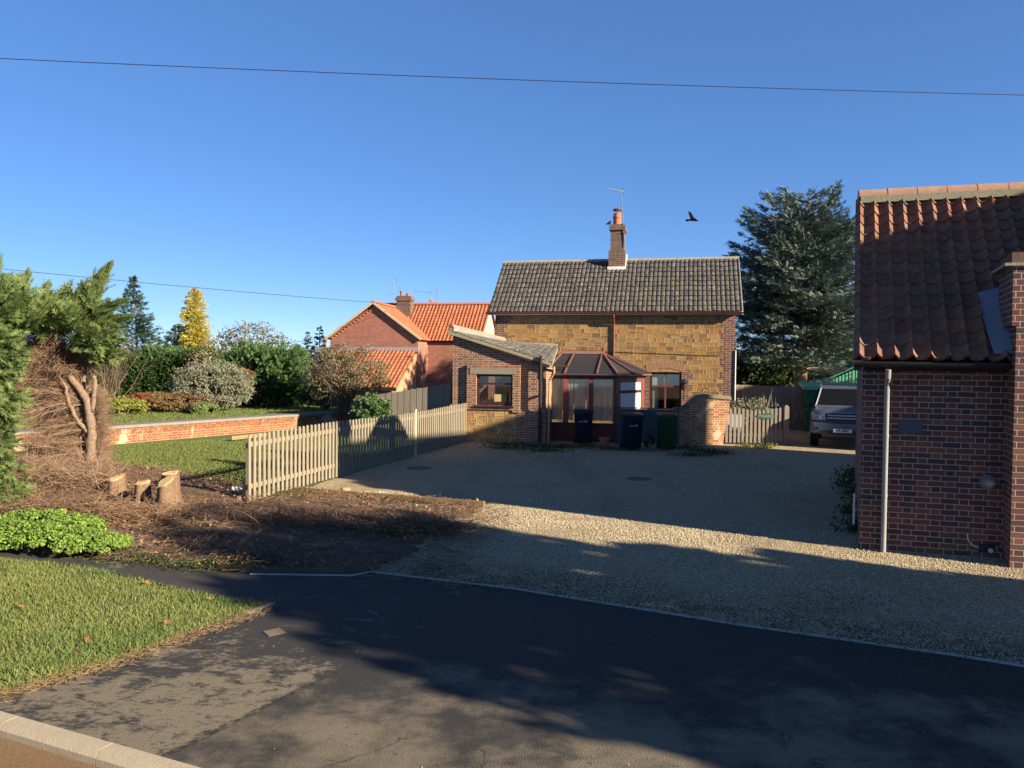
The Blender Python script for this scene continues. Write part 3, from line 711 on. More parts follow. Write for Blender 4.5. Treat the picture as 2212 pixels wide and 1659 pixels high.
# toothed brick corners, window jambs
mb = MB(); mbr = MB()
for i in range(19):
    w_ = .46 if i % 2 else .34
    fbox(FH, -.006, w_, -.25, .006, i*.225, (i+1)*.225, mb); fbox(FH, HL-w_, HL+.006, -.25, .006, i*.225, (i+1)*.225, mbr)
mb.build('quoins', M['brick_quoin'], house); mbr.build('quoins', M['brick_quoin'], house)
mb = MB(); mbr = MB()
for i in range(9):
    w_ = .36 if i % 2 else .24; z0 = WZ0-.2+i*.19
    if z0 > WZ1+.05: break
    fbox(FH, W1, W1+w_, -.2, .006, z0, z0+.189, mb); fbox(FH, W0-w_, W0, -.2, .006, z0, z0+.189, mbr)
mb.build('window_jamb', M['brick_quoin'], house); mbr.build('window_jamb', M['brick_quoin'], house)
mb = MB()
n = 15
for i in range(n):            # segmental arch of bricks on edge
    t0 = (i+.06)/n; t1 = (i+.94)/n
    def arc(t, r0):
        s_ = W0-.08+(W1-W0+.16)*t; return s_+(t-.5)*.14*r0, WZ1-.02+.16*(1-(2*t-1)**2)+r0*.25
    a0 = arc(t0, 0); a1 = arc(t1, 0); b1 = arc(t1, 1); b0 = arc(t0, 1)
    mb.prism([FH(a0[0], 0.0, a0[1]), FH(a1[0], 0.0, a1[1]), FH(b1[0], 0.0, b1[1]), FH(b0[0], 0.0, b0[1])], FH.n*.012)
mb.build('brick_arch', m_plain('arch_brick', (.30, .16, .10), .9, .5, 18), house)
# window: dark frame, four lights, red brown glazing bars, white blinds behind
wf = MB(); dW = -.10
fbox(FH, W0, W0+.07, dW-.05, dW, WZ0, WZ1, wf); fbox(FH, W1-.07, W1, dW-.05, dW, WZ0, WZ1, wf)
fbox(FH, W0+.07, W1-.07, dW-.05, dW, WZ1-.07, WZ1, wf); fbox(FH, W0+.07, W1-.07, dW-.05, dW, WZ0, WZ0+.07, wf)
win = wf.build('window', M['dark_frame'], house)
zc = 1.72
wb = MB(); sm_ = (W0+W1)/2; fbox(FH, sm_-.028, sm_+.028, dW-.05, dW+.012, WZ0+.07, WZ1-.07, wb); fbox(FH, W0+.07, sm_-.029, dW-.05, dW+.010, zc-.025, zc+.025, wb); fbox(FH, sm_+.029, W1-.07, dW-.05, dW+.010, zc-.025, zc+.025, wb)
wb.build('glazing_bar', M['brown_frame'], win)
fbox(FH, W0+.07, W1-.07, dW-.034, dW-.030, WZ0+.07, WZ1-.07).build('pane', M['glass'], win)
for s0, s1 in ((W0+.09, sm_-.04), (sm_+.04, W1-.09)):
    fbox(FH, s0, s1, dW-.09, dW-.08, zc+.03, WZ1-.09).build('blind', M['white'], win)
fbox(FH, W0+.10, W0+.30, dW-.12, dW-.11, WZ0+.08, zc-.03).build('curtain', M['curtain'], win)
# soffit board, fascia, gutter, downpipes
fbox(FH, -.22, HL+.2, .004, OV-.02, HZ-.002, HZ+.03).build('soffit', M['dark_frame'], house)
fbox(FH, -.24, HL+.22, OV-.018, OV+.004, HZ-.06, HZ+.075).build('fascia', M['white_pvc'], house)
gutter('gutter', FH(-.3, OV+.07, zE+.015), FH(HL+.26, OV+.07, zE-.005), M['brown_frame'], house)
sdp = 4.33
MB().tube([FH(sdp, OV+.07, zE-.05), FH(sdp, OV+.05, zE-.15), FH(sdp, .05, zE-.42), FH(sdp, .045, 2.8)], .034, 8).build('downpipe', M['brown_frame'], house)
MB().tube([FH(.12, .06, zE-.14), FH(-.02, .04, zE-.35), FH(-.02, .04, 2.9)], .02, 6).build('overflow_pipe', M['black'], house)
MB().tube([FH(HL+.03, .03, 3.0), FH(HL+.03, .03, .2)], .022, 8).build('downpipe', M['white_pvc'], house)
MB().tube([FH(3.2, .02, 2.95), FH(HL-.5, .02, 2.80)], .008, 6).build('wall_cable', M['black'], house)
# roof
Uh = FH.e; Vh = (-FH.n*math.cos(R(41))+Vector((0, 0, math.sin(R(41))))); slope = (RW+OV+.02)/math.cos(R(41))
rf = tile_roof('roof', FH(-.24, OV+.03, zE-.01), Uh, Vh, HL+.46, slope, .158, slope/11, 'roman', .036, .035, M['roof_main'], house, samp=8)
Vb = (FH.n*math.cos(R(41))+Vector((0, 0, math.sin(R(41)))))
tile_roof('roof', FH(-.24, -2*RW-OV-.03, zE-.01), Uh, Vb, HL+.46, slope, .3, slope/11, 'roman', .036, .03, M['roof_main'], house, samp=3)
MB().prism([FH(-.2, OV-.02, zE-.03), FH(-.2, -RW, zR-.04), FH(-.2, -2*RW-OV, zE-.03)], Uh*(HL+.38)).build('roof_deck', M['dark_frame'], house)
ridge_tiles('ridge', FH(-.25, -RW, zR+.04), FH(HL+.24, -RW, zR+.05), .12, m_plain('ridge_lichen', (.27, .25, .20), .95, .4, 9), rf, n=20, down=.03)
for s_ in (-.25, HL+.21):
    MB().prism([FH(s_, OV+.02, zE-.1), FH(s_, OV+.02, zE-.01), FH(s_, -RW, zR+.02), FH(s_, -RW, zR-.10)], Uh*.03).build('bargeboard', M['white_pvc'], house)
# chimney
sc = 4.24
mb = MB()
fbox(FH, sc-.31, sc+.31, -2.75, -1.72, 5.2, 6.78, mb); fbox(FH, sc-.25, sc+.25, -2.66, -1.82, 6.78, 7.54, mb); fbox(FH, sc-.30, sc+.30, -2.72, -1.76, 7.54, 7.70, mb); fbox(FH, sc-.27, sc+.27, -2.69, -1.79, 7.70, 7.76, mb)
ch = mb.build('chimney', M['brick_chim'], house)
mb = MB(); fbox(FH, sc-.34, sc+.34, -2.0, -1.66, 5.62, 6.15, mb)
mb.prism([FH(sc+.315, -1.70, 5.75), FH(sc+.315, -1.70, 6.12), FH(sc+.315, -2.40, 6.72), FH(sc+.315, -2.40, 6.3)], FH.e*.03)
mb.build('flashing', m_plain('lime_flashing', (.62, .61, .57), .8, .25, 6), ch)
pc = FH(sc-.04, -2.2, 7.76)
MB().lathe(pc, [(.17, 0), (.155, .02), (.15, .28), (.17, .30), (.17, .36), (.145, .38), (.145, .46), (.12, .46)], 18).build('chimney_pot', M['terracotta'], ch, smooth='auto')
mb = MB()
for k in range(4):
    a = k*math.pi/2+.4; x, y = pc[0]+.11*math.cos(a), pc[1]+.11*math.sin(a); mb.tube([(x, y, pc[2]+.44), (x, y, pc[2]+.60)], .014, 5)
mb.lathe((pc[0], pc[1], pc[2]+.59), [(.18, 0), (.18, .03), (.10, .07), (.02, .09)], 16); mb.build('cowl', M['brown_frame'], ch)
def aerial(name, base, top, dirv, L, n, label, mat_=None, tilt=0.0, reflector=True):
    a = thing(name, base, label, 'aerial'); base = Vector(base); top = Vector(top); dirv = Vector(dirv).normalized()
    MB().tube([base, top], .016, 6).build('mast', M['steel_dk'], a)
    mb = MB(); d = dirv; s_ = d.cross(Vector((0, 0, 1))).normalized(); p0 = top-d*.12
    mb.tube([p0, p0+d*L+Vector((0, 0, tilt))], .011, 5)
    mb.build('boom', M['steel_dk'], a)
    mb = MB()
    for i in range(n):
        c = p0+(d*L+Vector((0, 0, tilt)))*(.25+.75*i/n); mb.beam(c-s_*.08, c+s_*.08, .012, .010)
    if reflector:
        for z in (-.10, -.04, .04, .10): mb.beam(p0+Vector((0, 0, z))-s_*.12, p0+Vector((0, 0, z))+s_*.12, .01, .01)
        mb.beam(p0+Vector((0, 0, -.12)), p0+Vector((0, 0, .12)), .015, .015)
    mb.build('elements', M['steel_dk'], a); return a
M['steel_dk'] = m_plain('galvanised_mast', (.20, .21, .23), .5, .1, 4, metal=.6)
ab = Vector(FH(sc+.30, -1.80, 6.9)); at_ = P(1341, 412, ab.y)
aerial('tv_aerial', ab, at_, P(1305, 407, ab.y-.3)-P(1341, 412, ab.y), .66, 9, 'tall television aerial on a pole strapped to the brick chimney of the carstone cottage')
MB().beam(FH(sc+.26, -1.81, 7.4), FH(sc+.33, -1.79, 7.4), .05, .05).build('bracket', M['steel_dk'], bpy.data.objects['tv_aerial'])

# ============ brick and carstone lean-to
EO = Vector((-1.88, 24.35, 0)); FE = frame(EO, 12.5); EL = 3.0
ext = thing('brick_lean_to', FE(0, 0, 0), 'brick and carstone lean-to with sloping roof and one dark window, left of the conservatory', 'outbuilding')
TL, TR = 3.36, 2.40      # wall tops
def ztop(s): return TL+(TR-TL)*s/EL
w0, w1, wz0, wz1 = .80, 1.97, 1.18, 2.13
mb = MB()
def wallpoly(s0, s1, z0, z1a, z1b, d0, d1, m=mb):
    m.prism([FE(s0, d1, z0), FE(s1, d1, z0), FE(s1, d1, z1b), FE(s0, d1, z1a)], FE.n*(d0-d1))
zl = 1.02
wallpoly(0, w0, zl, ztop(0), ztop(w0), -.25, 0); wallpoly(w1, EL, zl, ztop(w1), ztop(EL), -.25, 0)
wallpoly(w0, w1, zl, wz0, wz0, -.25, 0); wallpoly(w0, w1, wz1, ztop(w0), ztop(w1), -.25, 0)
mb.prism([FE(0, -.25, 0), FE(0, -3.6, 0), FE(0, -3.6, 2.9), FE(0, -.25, ztop(0))], FE.e*.25)
mb.prism([FE(EL-.25, -.25, 0), FE(EL-.25, -1.2, 0), FE(EL-.25, -1.2, TR), FE(EL-.25, -.25, TR)], FE.e*.25)
mb.build('wall', M['brick_ext'], ext)
mb = MB(); mbr = MB(); fbox(FE, -.07, .30, -.25, .10, 0, zl-.02, mb); mb.prism([FE(-.07, .10, zl-.02), FE(-.07, .003, zl+.13), FE(-.07, .003, zl-.02)], FE.e*.37)
fbox(FE, 2.10, EL+.02, -.25, .075, 0, zl-.06, mbr); mbr.prism([FE(2.10, .075, zl-.06), FE(2.10, .003, zl+.03), FE(2.10, .003, zl-.06)], FE.e*(EL-2.1))
mb.build('buttress', M['brick_ext'], ext); mbr.build('buttress', M['brick_ext'], ext)
mb = MB(); fbox(FE, .30, 2.10, -.25, .07, 0, zl, mb); mb.build('stone_base', M['stone_low'], ext)
# projecting brick surround of the window and its lintel
mb = MB()
fbox(FE, .50, w0, .0, .115, 1.02, 2.13, mb); fbox(FE, w1, 2.20, 0, .115, .95, 2.13, mb); fbox(FE, w0, w1, 0, .115, 1.02, 1.10, mb)
fbox(FE, .50, 2.20, 0, .115, 2.34, 2.42, mb); fbox(FE, .50, .60, 0, .115, 2.13, 2.34, mb); fbox(FE, 2.08, 2.20, 0, .115, 2.13, 2.34, mb)
mb.build('window_surround', M['brick_ext'], ext)
fbox(FE, .602, 2.078, -.1, .135, 2.132, 2.338).build('lintel', M['concrete'], ext)
mb = MB()
fbox(FE, w0, w0+.07, -.06, .02, wz0, wz1, mb); fbox(FE, w1-.07, w1, -.06, .02, wz0, wz1, mb); fbox(FE, w0+.07, w1-.07, -.06, .02, wz1-.07, wz1, mb); fbox(FE, w0+.07, w1-.07, -.06, .02, wz0, wz0+.07, mb); fbox(FE, w0+.07, w1-.07, -.05, .03, 1.80, 1.86, mb)
wn_ = mb.build('window', M['dark_frame'], ext)
fbox(FE, w0+.07, w1-.07, -.034, -.030, wz0+.07, wz1-.07).build('pane', M['glass_dark'], wn_)
fbox(FE, w0-.04, w1+.04, .118, .17, 1.10, 1.15).build('window_sill', M['dark_frame'], ext)
fbox(FE, 1.36, 1.62, -.029, -.024, 1.27, 1.50).build('note', m_plain('card', (.45, .35, .16), .9, .1), wn_)
for k, (s_, h_) in enumerate(((.93, .14), (1.00, .12), (1.08, .16), (1.16, .12), (1.24, .18), (1.29, .13))):
    MB().lathe(FE(s_, -.10, wz0+.06), [(.022, 0), (.022, h_*.65), (.01, h_*.8), (.01, h_)], 8).build('bottle', M['white_pvc'], wn_)
fbox(FE, w0-.05, w1+.05, -.22, -.07, wz0+.02, wz0+.06).build('inner_sill', M['white'], ext)
# roof: slope A falls to the right along the verge, slope B falls towards the yard
A_ = Vector(FE(-.12, .16, TL+.12)); B_ = Vector(FE(EL+.22, .16, TR+.10)); C_ = Vector(P(1205, 749, 27.55)); D_ = Vector(P(1098, 745, 27.9)); E_ = Vector(P(1090, 741, 28.0))
def skew_roof(name, pts, n_u, n_v, mat, parent):
    """pts: front-left, front-right, back-right, back-left; tiled along u, rows along v"""
    a, b, c, d = pts; samp = 5; nu = n_u*samp; mb = MB(); uvs = []
    nrm = (b-a).cross(d-a).normalized(); nrm = nrm if nrm.z > 0 else -nrm
    def q(u, v): return (a*(1-u)+b*u)*(1-v)+(d*(1-u)+c*u)*v
    for r_ in range(n_v):
        for k, (v, off) in enumerate(((r_/n_v, 0), (r_/n_v, .028), ((r_+1)/n_v, .004))):
            for i in range(nu+1):
                f = (i/samp) % 1; mb.v.append(tuple(q(i/nu, v)+nrm*(off+.036*math.sqrt(abs(math.sin(math.pi*f)))))); uvs.append((i/samp, r_+(.02 if k < 2 else .98)))
        b0 = r_*3*(nu+1)
        for k in range(2):
            for i in range(nu): mb.f.append((b0+k*(nu+1)+i, b0+k*(nu+1)+i+1, b0+(k+1)*(nu+1)+i+1, b0+(k+1)*(nu+1)+i))
    me = bpy.data.meshes.new(name); me.from_pydata(mb.v, [], mb.f); me.update(); ul = me.uv_layers.new(name='UVMap')
    for p in me.polygons:
        cx = math.floor(sum(uvs[me.loops[l].vertex_index][0] for l in p.loop_indices)/4)
        for l in p.loop_indices:
            u, v = uvs[me.loops[l].vertex_index]; ul.data[l].uv = (min(max(u, cx+.01), cx+.99), v)
    o = link_mesh(name, me, mat, parent); me.polygons.foreach_set('use_smooth', [True]*len(me.polygons)); return o
er = skew_roof('roof', (B_, C_, E_, A_), 7, 12, M['roof_main'], ext)
mb = MB(); dn = Vector((0, 0, -.10))
mb.add([A_, B_, C_, E_, A_+dn, B_+dn, C_+dn, E_+dn], [(0, 1, 5, 4), (1, 2, 6, 5), (7, 6, 5, 4), (3, 0, 4, 7), (2, 3, 7, 6)])
mb.build('verge', m_plain('mortar_verge', (.27, .24, .15), .95, .35, 9, bump=.5), ext)
mb = MB(); mb.beam(A_+Vector((.14, .05, .06)), E_+Vector((0, 0, .04)), .10, .20); mb.build('flashing_board', m_plain('pale_board', (.20, .20, .19), .8, .35, 6), er)
ridge_tiles('ridge', A_+Vector((.08, .03, .16)), E_+Vector((-.03, 0, .14)), .09, M['ridge_old'], er, down=.02)
ridge_tiles('ridge', D_+Vector((0, 0, .05)), C_+Vector((0, 0, .05)), .08, m_plain('ridge_grey', (.22, .21, .18), .95, .3, 9), er, down=.02)
mb = MB(); mb.prism([FE(-.02, .0, TL-.02), FE(-.02, 0.0, TL+.10), FE(EL+.1, .0, TR+.07), FE(EL+.1, 0, TR-.05)], FE.n*.15); mb.build('barge_board', M['dark_frame'], ext)
sp = 2.86
MB().tube([FE(sp, .20, 2.72), FE(sp, .20, .05)], .05, 10).build('downpipe', M['black'], ext, smooth='auto')
for z in (.5, 1.5, 2.4): fbox(FE, sp-.06, sp+.06, .05, .20, z, z+.05).build('pipe_bracket', M['black'], ext)
gutter('gutter', FE(EL+.26, .18, TR+.02), FE(EL+.45, -1.3, TR+.02), M['dark_frame'], ext)
MB().tube([FE(EL+.27, .16, TR-.0), FE(EL+.27, .16, TR-.2), FE(EL+.12, .05, TR-.45), FE(EL+.10, .05, .05)], .034, 8).build('downpipe', m_plain('orange_brown_pipe', (.45, .26, .14), .6), ext)

# ============ conservatory
CO = Vector((1.12, 24.78, 0)); FC = frame(CO, 12.5); CL = 2.22
cons = thing('conservatory', FC(0, 0, 0), 'brown framed conservatory with hipped glazed roof and vertical blinds', 'conservatory')
cn = [Vector(FC(0, 0, 0)), Vector(FC(CL, 0, 0)), Vector((4.45, 25.75, 0)), Vector(FH(5.45, .01, 0))]   # plan of its base
def wall_run(a, b, z0, z1, th, mb, off=0.0):
    d = (b-a).normalized(); n_ = Vector((d.y, -d.x, 0)); 
    mb.prism([a+n_*off+Vector((0, 0, z0)), b+n_*off+Vector((0, 0, z0)), b+n_*(off-th)+Vector((0, 0, z0)), a+n_*(off-th)+Vector((0, 0, z0))], (0, 0, z1-z0))
mb = MB()
for a, b in zip(cn[:-1], cn[1:]): wall_run(a, b, 0, .52, .2, mb)
mb.build('dwarf_wall', M['brown_panel'], cons)
mb = MB(); m2 = MB()
for a, b in zip(cn[:-1], cn[1:]): wall_run(a, b, .521, .60, .1, mb, .02); wall_run(a, b, 2.02, 2.14, .1, m2, .02)
cf = mb.build('bottom_rail', M['dark_frame'], cons); m2.build('eaves_beam', M['dark_frame'], cons)
def post(p, w_=.07, mat=None, z0=.60, z1=2.02):
    MB().prism([p+Vector((-w_/2, -w_/2, z0)), p+Vector((w_/2, -w_/2, z0)), p+Vector((w_/2, w_/2, z0)), p+Vector((-w_/2, w_/2, z0))], (0, 0, z1-z0)).build('post', mat or M['brown_frame'], cons)
e_ = FC.e; inn = -FC.n*-.0
for s_, w_ in ((.04, .08), (.62, .17), (1.42, .13), (2.18, .09)): post(cn[0]+e_*s_-FC.n*.03, w_)
mb = MB(); fbox(FC, .12, .50, -.06, -.02, .60, 2.02, None)
for s0, s1 in ((.10, .53), (.72, 1.34), (1.50, 2.12)):
    fbox(FC, s0, s1, -.05, -.046, .62, 2.0).build('pane', M['glass'], cons)
    k = 0; s = s0+.02
    bl = MB()
    while s < s1:
        a = random.uniform(-.35, .15); c = Vector(FC(s, -.085, 0)); d = (FC.e*math.cos(a)+FC.n*math.sin(a))*.042
        bl.add([c-d+Vector((0, 0, .68)), c+d+Vector((0, 0, .68)), c+d+Vector((0, 0, 1.98)), c-d+Vector((0, 0, 1.98))], [(0, 1, 2, 3)]); s += random.choice((.06, .075, .09, .12))
    bl.build('vertical_blind', M['curtain'], cons)
fbox(FC, 1.04, 1.13, -.22, -.20, .64, 1.96).build('curtain', M['white'], cons)
# angled side facet with two white panels
a, b = cn[1], cn[2]; dd = (b-a).normalized(); nn = Vector((dd.y, -dd.x, 0))
def facet(s0, s1, z0, z1, o0, o1): 
    return MB().prism([a+dd*s0+nn*o0+Vector((0, 0, z0)), a+dd*s1+nn*o0+Vector((0, 0, z0)), a+dd*s1+nn*o1+Vector((0, 0, z0)), a+dd*s0+nn*o1+Vector((0, 0, z0))], (0, 0, z1-z0))
Lf = (b-a).length
facet(.03, .28, .60, 2.02, .0, -.06).build('side_post', M['brown_frame'], cons); facet(Lf-.25, Lf-.02, .60, 2.02, .0, -.06).build('side_post', M['brown_frame'], cons)
facet(.281, Lf-.251, 1.90, 2.019, .0, -.06).build('rail', M['brown_frame'], cons)
facet(.281, Lf-.251, 1.55, 1.64, .0, -.06).build('rail', M['dark_frame'], cons)
facet(.281, Lf-.251, 1.641, 1.899, -.02, -.05).build('white_panel', M['white_pvc'], cons)
facet(.281, Lf-.251, .80, 1.549, -.02, -.05).build('white_panel', M['white_pvc'], cons)
facet(.281, Lf-.251, .60, .799, .0, -.06).build('rail', M['dark_frame'], cons)
# roof
ez = 2.16
e0 = Vector(FC(-.08, .10, ez)); e1 = Vector(FC(CL+.06, .10, ez)); e2 = Vector((4.62, 25.72, ez)); e3 = Vector(FH(5.62, .01, ez))
r0 = P(1213, 764, 26.6); r1 = P(1303, 765, 26.35); r2 = Vector(FH(4.2, .01, r1.z-.02)); r3 = Vector(FH(2.2, .01, r1.z-.02))
mb = MB(); mb.add([e0, e1, r1, r0], [(0, 1, 2, 3)]); mb.add([e1, e2, r1], [(0, 1, 2)]); mb.add([e2, e3, r2, r1], [(0, 1, 2, 3)]); mb.add([r0, r1, r2, r3], [(0, 1, 2, 3)])
rp = mb.build('roof_panels', M['polycarb'], cons)
mb = MB()
up_ = Vector((0, 0, .025))
def bar(p, q, w_=.042): mb.beam(p+up_, q+up_, w_, .05)
bar(e0, r0); bar(e1, r1, .07); bar(e2, r1, .07); bar(e3, r2, .05)
bar(e0.lerp(e1, .28), r0.lerp(r1, .30)); bar(e0.lerp(e1, .72), r0.lerp(r1, .98)); bar(e1.lerp(e2, .5), r1); bar(e2.lerp(e3, .5), r1)
mb.build('roof_bar', m_plain('mauve_brown_bar', (.17, .085, .078), .35, .15, 5), rp)
mb = MB(); mb.beam(r0+up_*2, r1+up_*2, .12, .09); mb.build('ridge', m_plain('mauve_ridge', (.25, .14, .13), .4, .15, 5), rp)
mb = MB(); L_ = (r1-r0).length; n = 26
for i in range(n):
    c = r0.lerp(r1, (i+.5)/n)+Vector((0, 0, .09)); dx_ = (r1-r0).normalized()*.028
    mb.prism([c-dx_+Vector((0, -.006, 0)), c+dx_+Vector((0, -.006, 0)), c+Vector((0, -.006, .075))], (0, .012, 0))
mb.build('cresting', M['brown_frame'], rp)
MB().lathe(r1+Vector((0, 0, .05)), [(.05, 0), (.05, .05), (.025, .08), (.05, .13), (.03, .18), (.008, .34)], 10).build('finial', M['brown_frame'], rp)
for p, q in ((e0, e1), (e1, e2), (e2, e3)): gutter('gutter', p+Vector((0, -.04, .0)), q+Vector((0, -.04, 0)), m_plain('brown_gutter', (.21, .125, .115), .35), cons, .055)

# ============ garden wall right of the bins
GO = Vector((5.12, 24.1, 0)); FG = frame(GO, 3)
gw = thing('garden_wall', FG(0, 0, 0), 'short rounded brick garden wall with a sunlit crumbling end, beside the small picket gate', 'wall')
mb = MB(); fbox(FG, 0, .42, -.3, 0, 0, 1.12, mb); mb.build('low_wall', M['brick_pier'], gw)
pr = [(.42, 0), (1.5, 0), (1.56, .5), (1.66, .9), (1.68, 1.40), (1.0, 1.45), (.62, 1.45), (.42, 1.30)]
MB().prism([FG(s_, 0.02, z) for s_, z in pr], FG.n*-.36).build('wall_body', M['brick_pier'], gw)
cp = [(-.03, 1.12), (.34, 1.14), (.46, 1.36), (.66, 1.53), (.9, 1.58), (1.72, 1.52), (1.74, 1.40), (1.0, 1.451), (.62, 1.451), (.41, 1.30), (.30, 1.06), (-.03, 1.03)]
MB().prism([FG(s_, 0.06, z) for s_, z in cp], FG.n*-.44).build('coping', M['concrete'], gw, bevel=.012)
# iron hoop and lantern above the wall
hp = thing('iron_hoop', FG(.95, -.12, 1.55), 'small black iron hoop rising above the rounded garden wall', 'plant hoop')
c0 = Vector(FG(.95, -.12, 1.5)); MB().tube([c0+FG.e*(.13*math.cos(t_))+Vector((0, 0, .26*math.sin(t_))) for t_ in np.linspace(0, math.pi, 12)], .012, 6).build('hoop', M['black'], hp)
MB().tube([c0+FG.e*(.05*math.cos(t_))+Vector((0, 0, .16*math.sin(t_))) for t_ in np.linspace(0, math.pi, 10)], .010, 6).build('inner_hoop', M['black'], hp)
lp_ = P(1477, 852, 26.1)
lt = thing('wall_lantern', lp_, 'dark wall lantern on a bracket right of the arched cottage window', 'lantern')
MB().tube([lp_+Vector((0, 0, -.22)), lp_+Vector((0, 0, .14))], .022, 8).build('post', M['black'], lt)
MB().lathe(lp_+Vector((0, 0, .14)), [(.04, 0), (.075, .02), (.10, .22), (.05, .26)], 8).build('lamp_glass', M['dark_frame'], lt)
MB().lathe(lp_+Vector((0, 0, .40)), [(.16, 0), (.14, .03), (.05, .10), (.01, .14)], 10).build('cap', M['black'], lt)

# ============ right hand brick building
RO = G(1855, 1184); PHR = 16.8; FR = frame(RO, PHR); gx = Vector((.398, .9174, 0))
rb = thing('brick_outbuilding', RO, 'dark red brick building with orange clay pantile roof at the right edge', 'building')
gl = 5.8; RL = 7.0
pts = [RO, RO+FR.e*RL, RO+FR.e*RL+gx*gl, RO+gx*gl]
mb = MB(); mb.prism([p+Vector((0, 0, -.1)) for p in pts], (0, 0, 2.62+.1)); mb.build('wall', M['brick_right'], rb)
def RP(s, g_, z): return RO+FR.e*s+gx*g_+Vector((0, 0, z))
zr_e, zr_r = 2.60, 5.33
mb = MB(); mb.prism([RP(.0, 0.02, 2.62), RP(0.0, gl-.02, 2.62), RP(0.0, 2.9, zr_r-.1)], FR.e*RL); mb.build('gable', M['brick_right'], rb)
slv = (gx*3.14+Vector((0, 0, zr_r-zr_e))); 
rr_ = tile_roof('roof', RP(-.12, -.24, zr_e), FR.e, slv, RL+.1, slv.length, .215, slv.length/15, 'pan', .064, .03, M['roof_right'], rb, samp=10, jit=.009)
slb = (-gx*3.2+Vector((0, 0, zr_r-zr_e)))
tile_roof('roof', RP(-.06, 6.1, zr_e), FR.e, slb, RL+.1, slb.length, .245, slb.length/14, 'pan', .05, .03, M['roof_right'], rb, samp=4)
ridge_tiles('ridge', RP(-.08, 2.9, zr_r+.05), RP(RL, 2.9, zr_r+.05), .13, M['ridge_old'], rr_, down=.0)
mb = MB(); mb.beam(RP(-.05, 2.78, zr_r-.035), RP(RL, 2.78, zr_r-.035), .16, .11); mb.build('ridge_mortar', M['mortar'], rr_)
mb = MB(); mb.prism([RP(-.12, -.24, zr_e-.03), RP(-.12, 2.9, zr_r-.03), RP(-.12, 2.9, zr_r-.16), RP(-.12, -.24, zr_e-.16)], FR.e*.10); mb.build('verge_board', M['dark_frame'], rb)
gutter('gutter', RP(-.12, -.30, 2.555), RP(1.71, -.30, 2.54), M['black'], rb, .065)
mb = MB(); mb.prism([RP(.0, -.02, 2.44), RP(.0, -.24, 2.50), RP(.0, -.24, 2.56), RP(.0, -.02, 2.60)], FR.e*1.71); mb.build('soffit', M['black'], rb)
sx = .30
MB().tube([RP(sx, -.34, 2.46), RP(sx, -.33, 2.36), RP(sx, -.16, 2.30), RP(sx, -.12, 2.22), RP(sx, -.12, 0.0)], [.034]*5, 12).build('downpipe', M['grey_pipe'], rb, smooth='auto')
for z in (.75, 1.55): MB().tube([RP(sx, -.12, z), RP(sx, -.12, z+.03)], .039, 12).build('pipe_joint', M['grey_pipe'], rb)
# chimney breast with a tumbled shoulder and stack (mostly beyond the frame)
sb = 1.73; pb = .48
mb = MB(); ux, vx = FR.e, gx
def bprism(s0, s1, g0, g1, z0, z1): mb.prism([RP(s0, g0, z0), RP(s1, g0, z0), RP(s1, g1, z0), RP(s0, g1, z0)], (0, 0, z1-z0))
bprism(sb, 3.6, -pb, .3, -.1, 2.62); bprism(sb-.0+.0, 3.6, -pb+.0, .3, 2.621, 3.02); bprism(sb-.05, 3.6, -pb+.0, .5, 3.021, 3.76)
mb.prism([RP(sb-.06, -pb, 3.86), RP(3.6, -pb, 3.86), RP(3.45, -pb, 4.5), RP(2.65, -pb, 4.5)], gx*.70)
bprism(2.75, 3.35, -.27, .12, 4.501, 5.9); bprism(2.70, 3.40, -.30, .15, 5.901, 6.05)
br = mb.build('chimney_breast', M['brick_right'], rb)
MB().lathe(RP(3.05, -.08, 6.05), [(.15, 0), (.13, .05), (.12, .4), (.14, .42), (.14, .46)], 14).build('chimney_pot', M['terracotta'], br)
mb = MB(); bprism2 = lambda s0, s1, g0, g1, z0, z1: mb.prism([RP(s0, g0, z0), RP(s1, g0, z0), RP(s1, g1, z0), RP(s0, g1, z0)], (0, 0, z1-z0)); bprism2(sb-.15, 3.65, -pb-.04, .5, 3.762, 3.80); mb.build('ledge', M['mortar'], rb)
mb = MB(); 
for i in range(9): s_ = sb-.07+i*.2; bprism2(s_, s_+.185, -pb-.01, .3, 3.801, 3.93)
mb.build('brick_course', m_plain('dark_brick_on_edge', (.13, .07, .055), .9, .4, 12), rb)
# lead valley beside the breast
mb = MB(); t0 = .02
def onroof(s, g_): return RP(s, g_, zr_e+(g_+.24)*(zr_r-zr_e)/3.14+.06)
mb.add([onroof(sb-.20, -.22), onroof(sb+.02, -.22), onroof(sb+.0, .75), onroof(sb-.30, .75)]+[onroof(sb-.20, -.22)+Vector((0, 0, .02)), onroof(sb+.02, -.22)+Vector((0, 0, .09)), onroof(sb+.0, .75)+Vector((0, 0, .09)), onroof(sb-.30, .75)+Vector((0, 0, .02))], [(4, 5, 6, 7), (0, 1, 5, 4), (1, 2, 6, 5), (2, 3, 7, 6), (3, 0, 4, 7), (3, 2, 1, 0)])
mb.build('lead_flashing', M['lead'], rb)
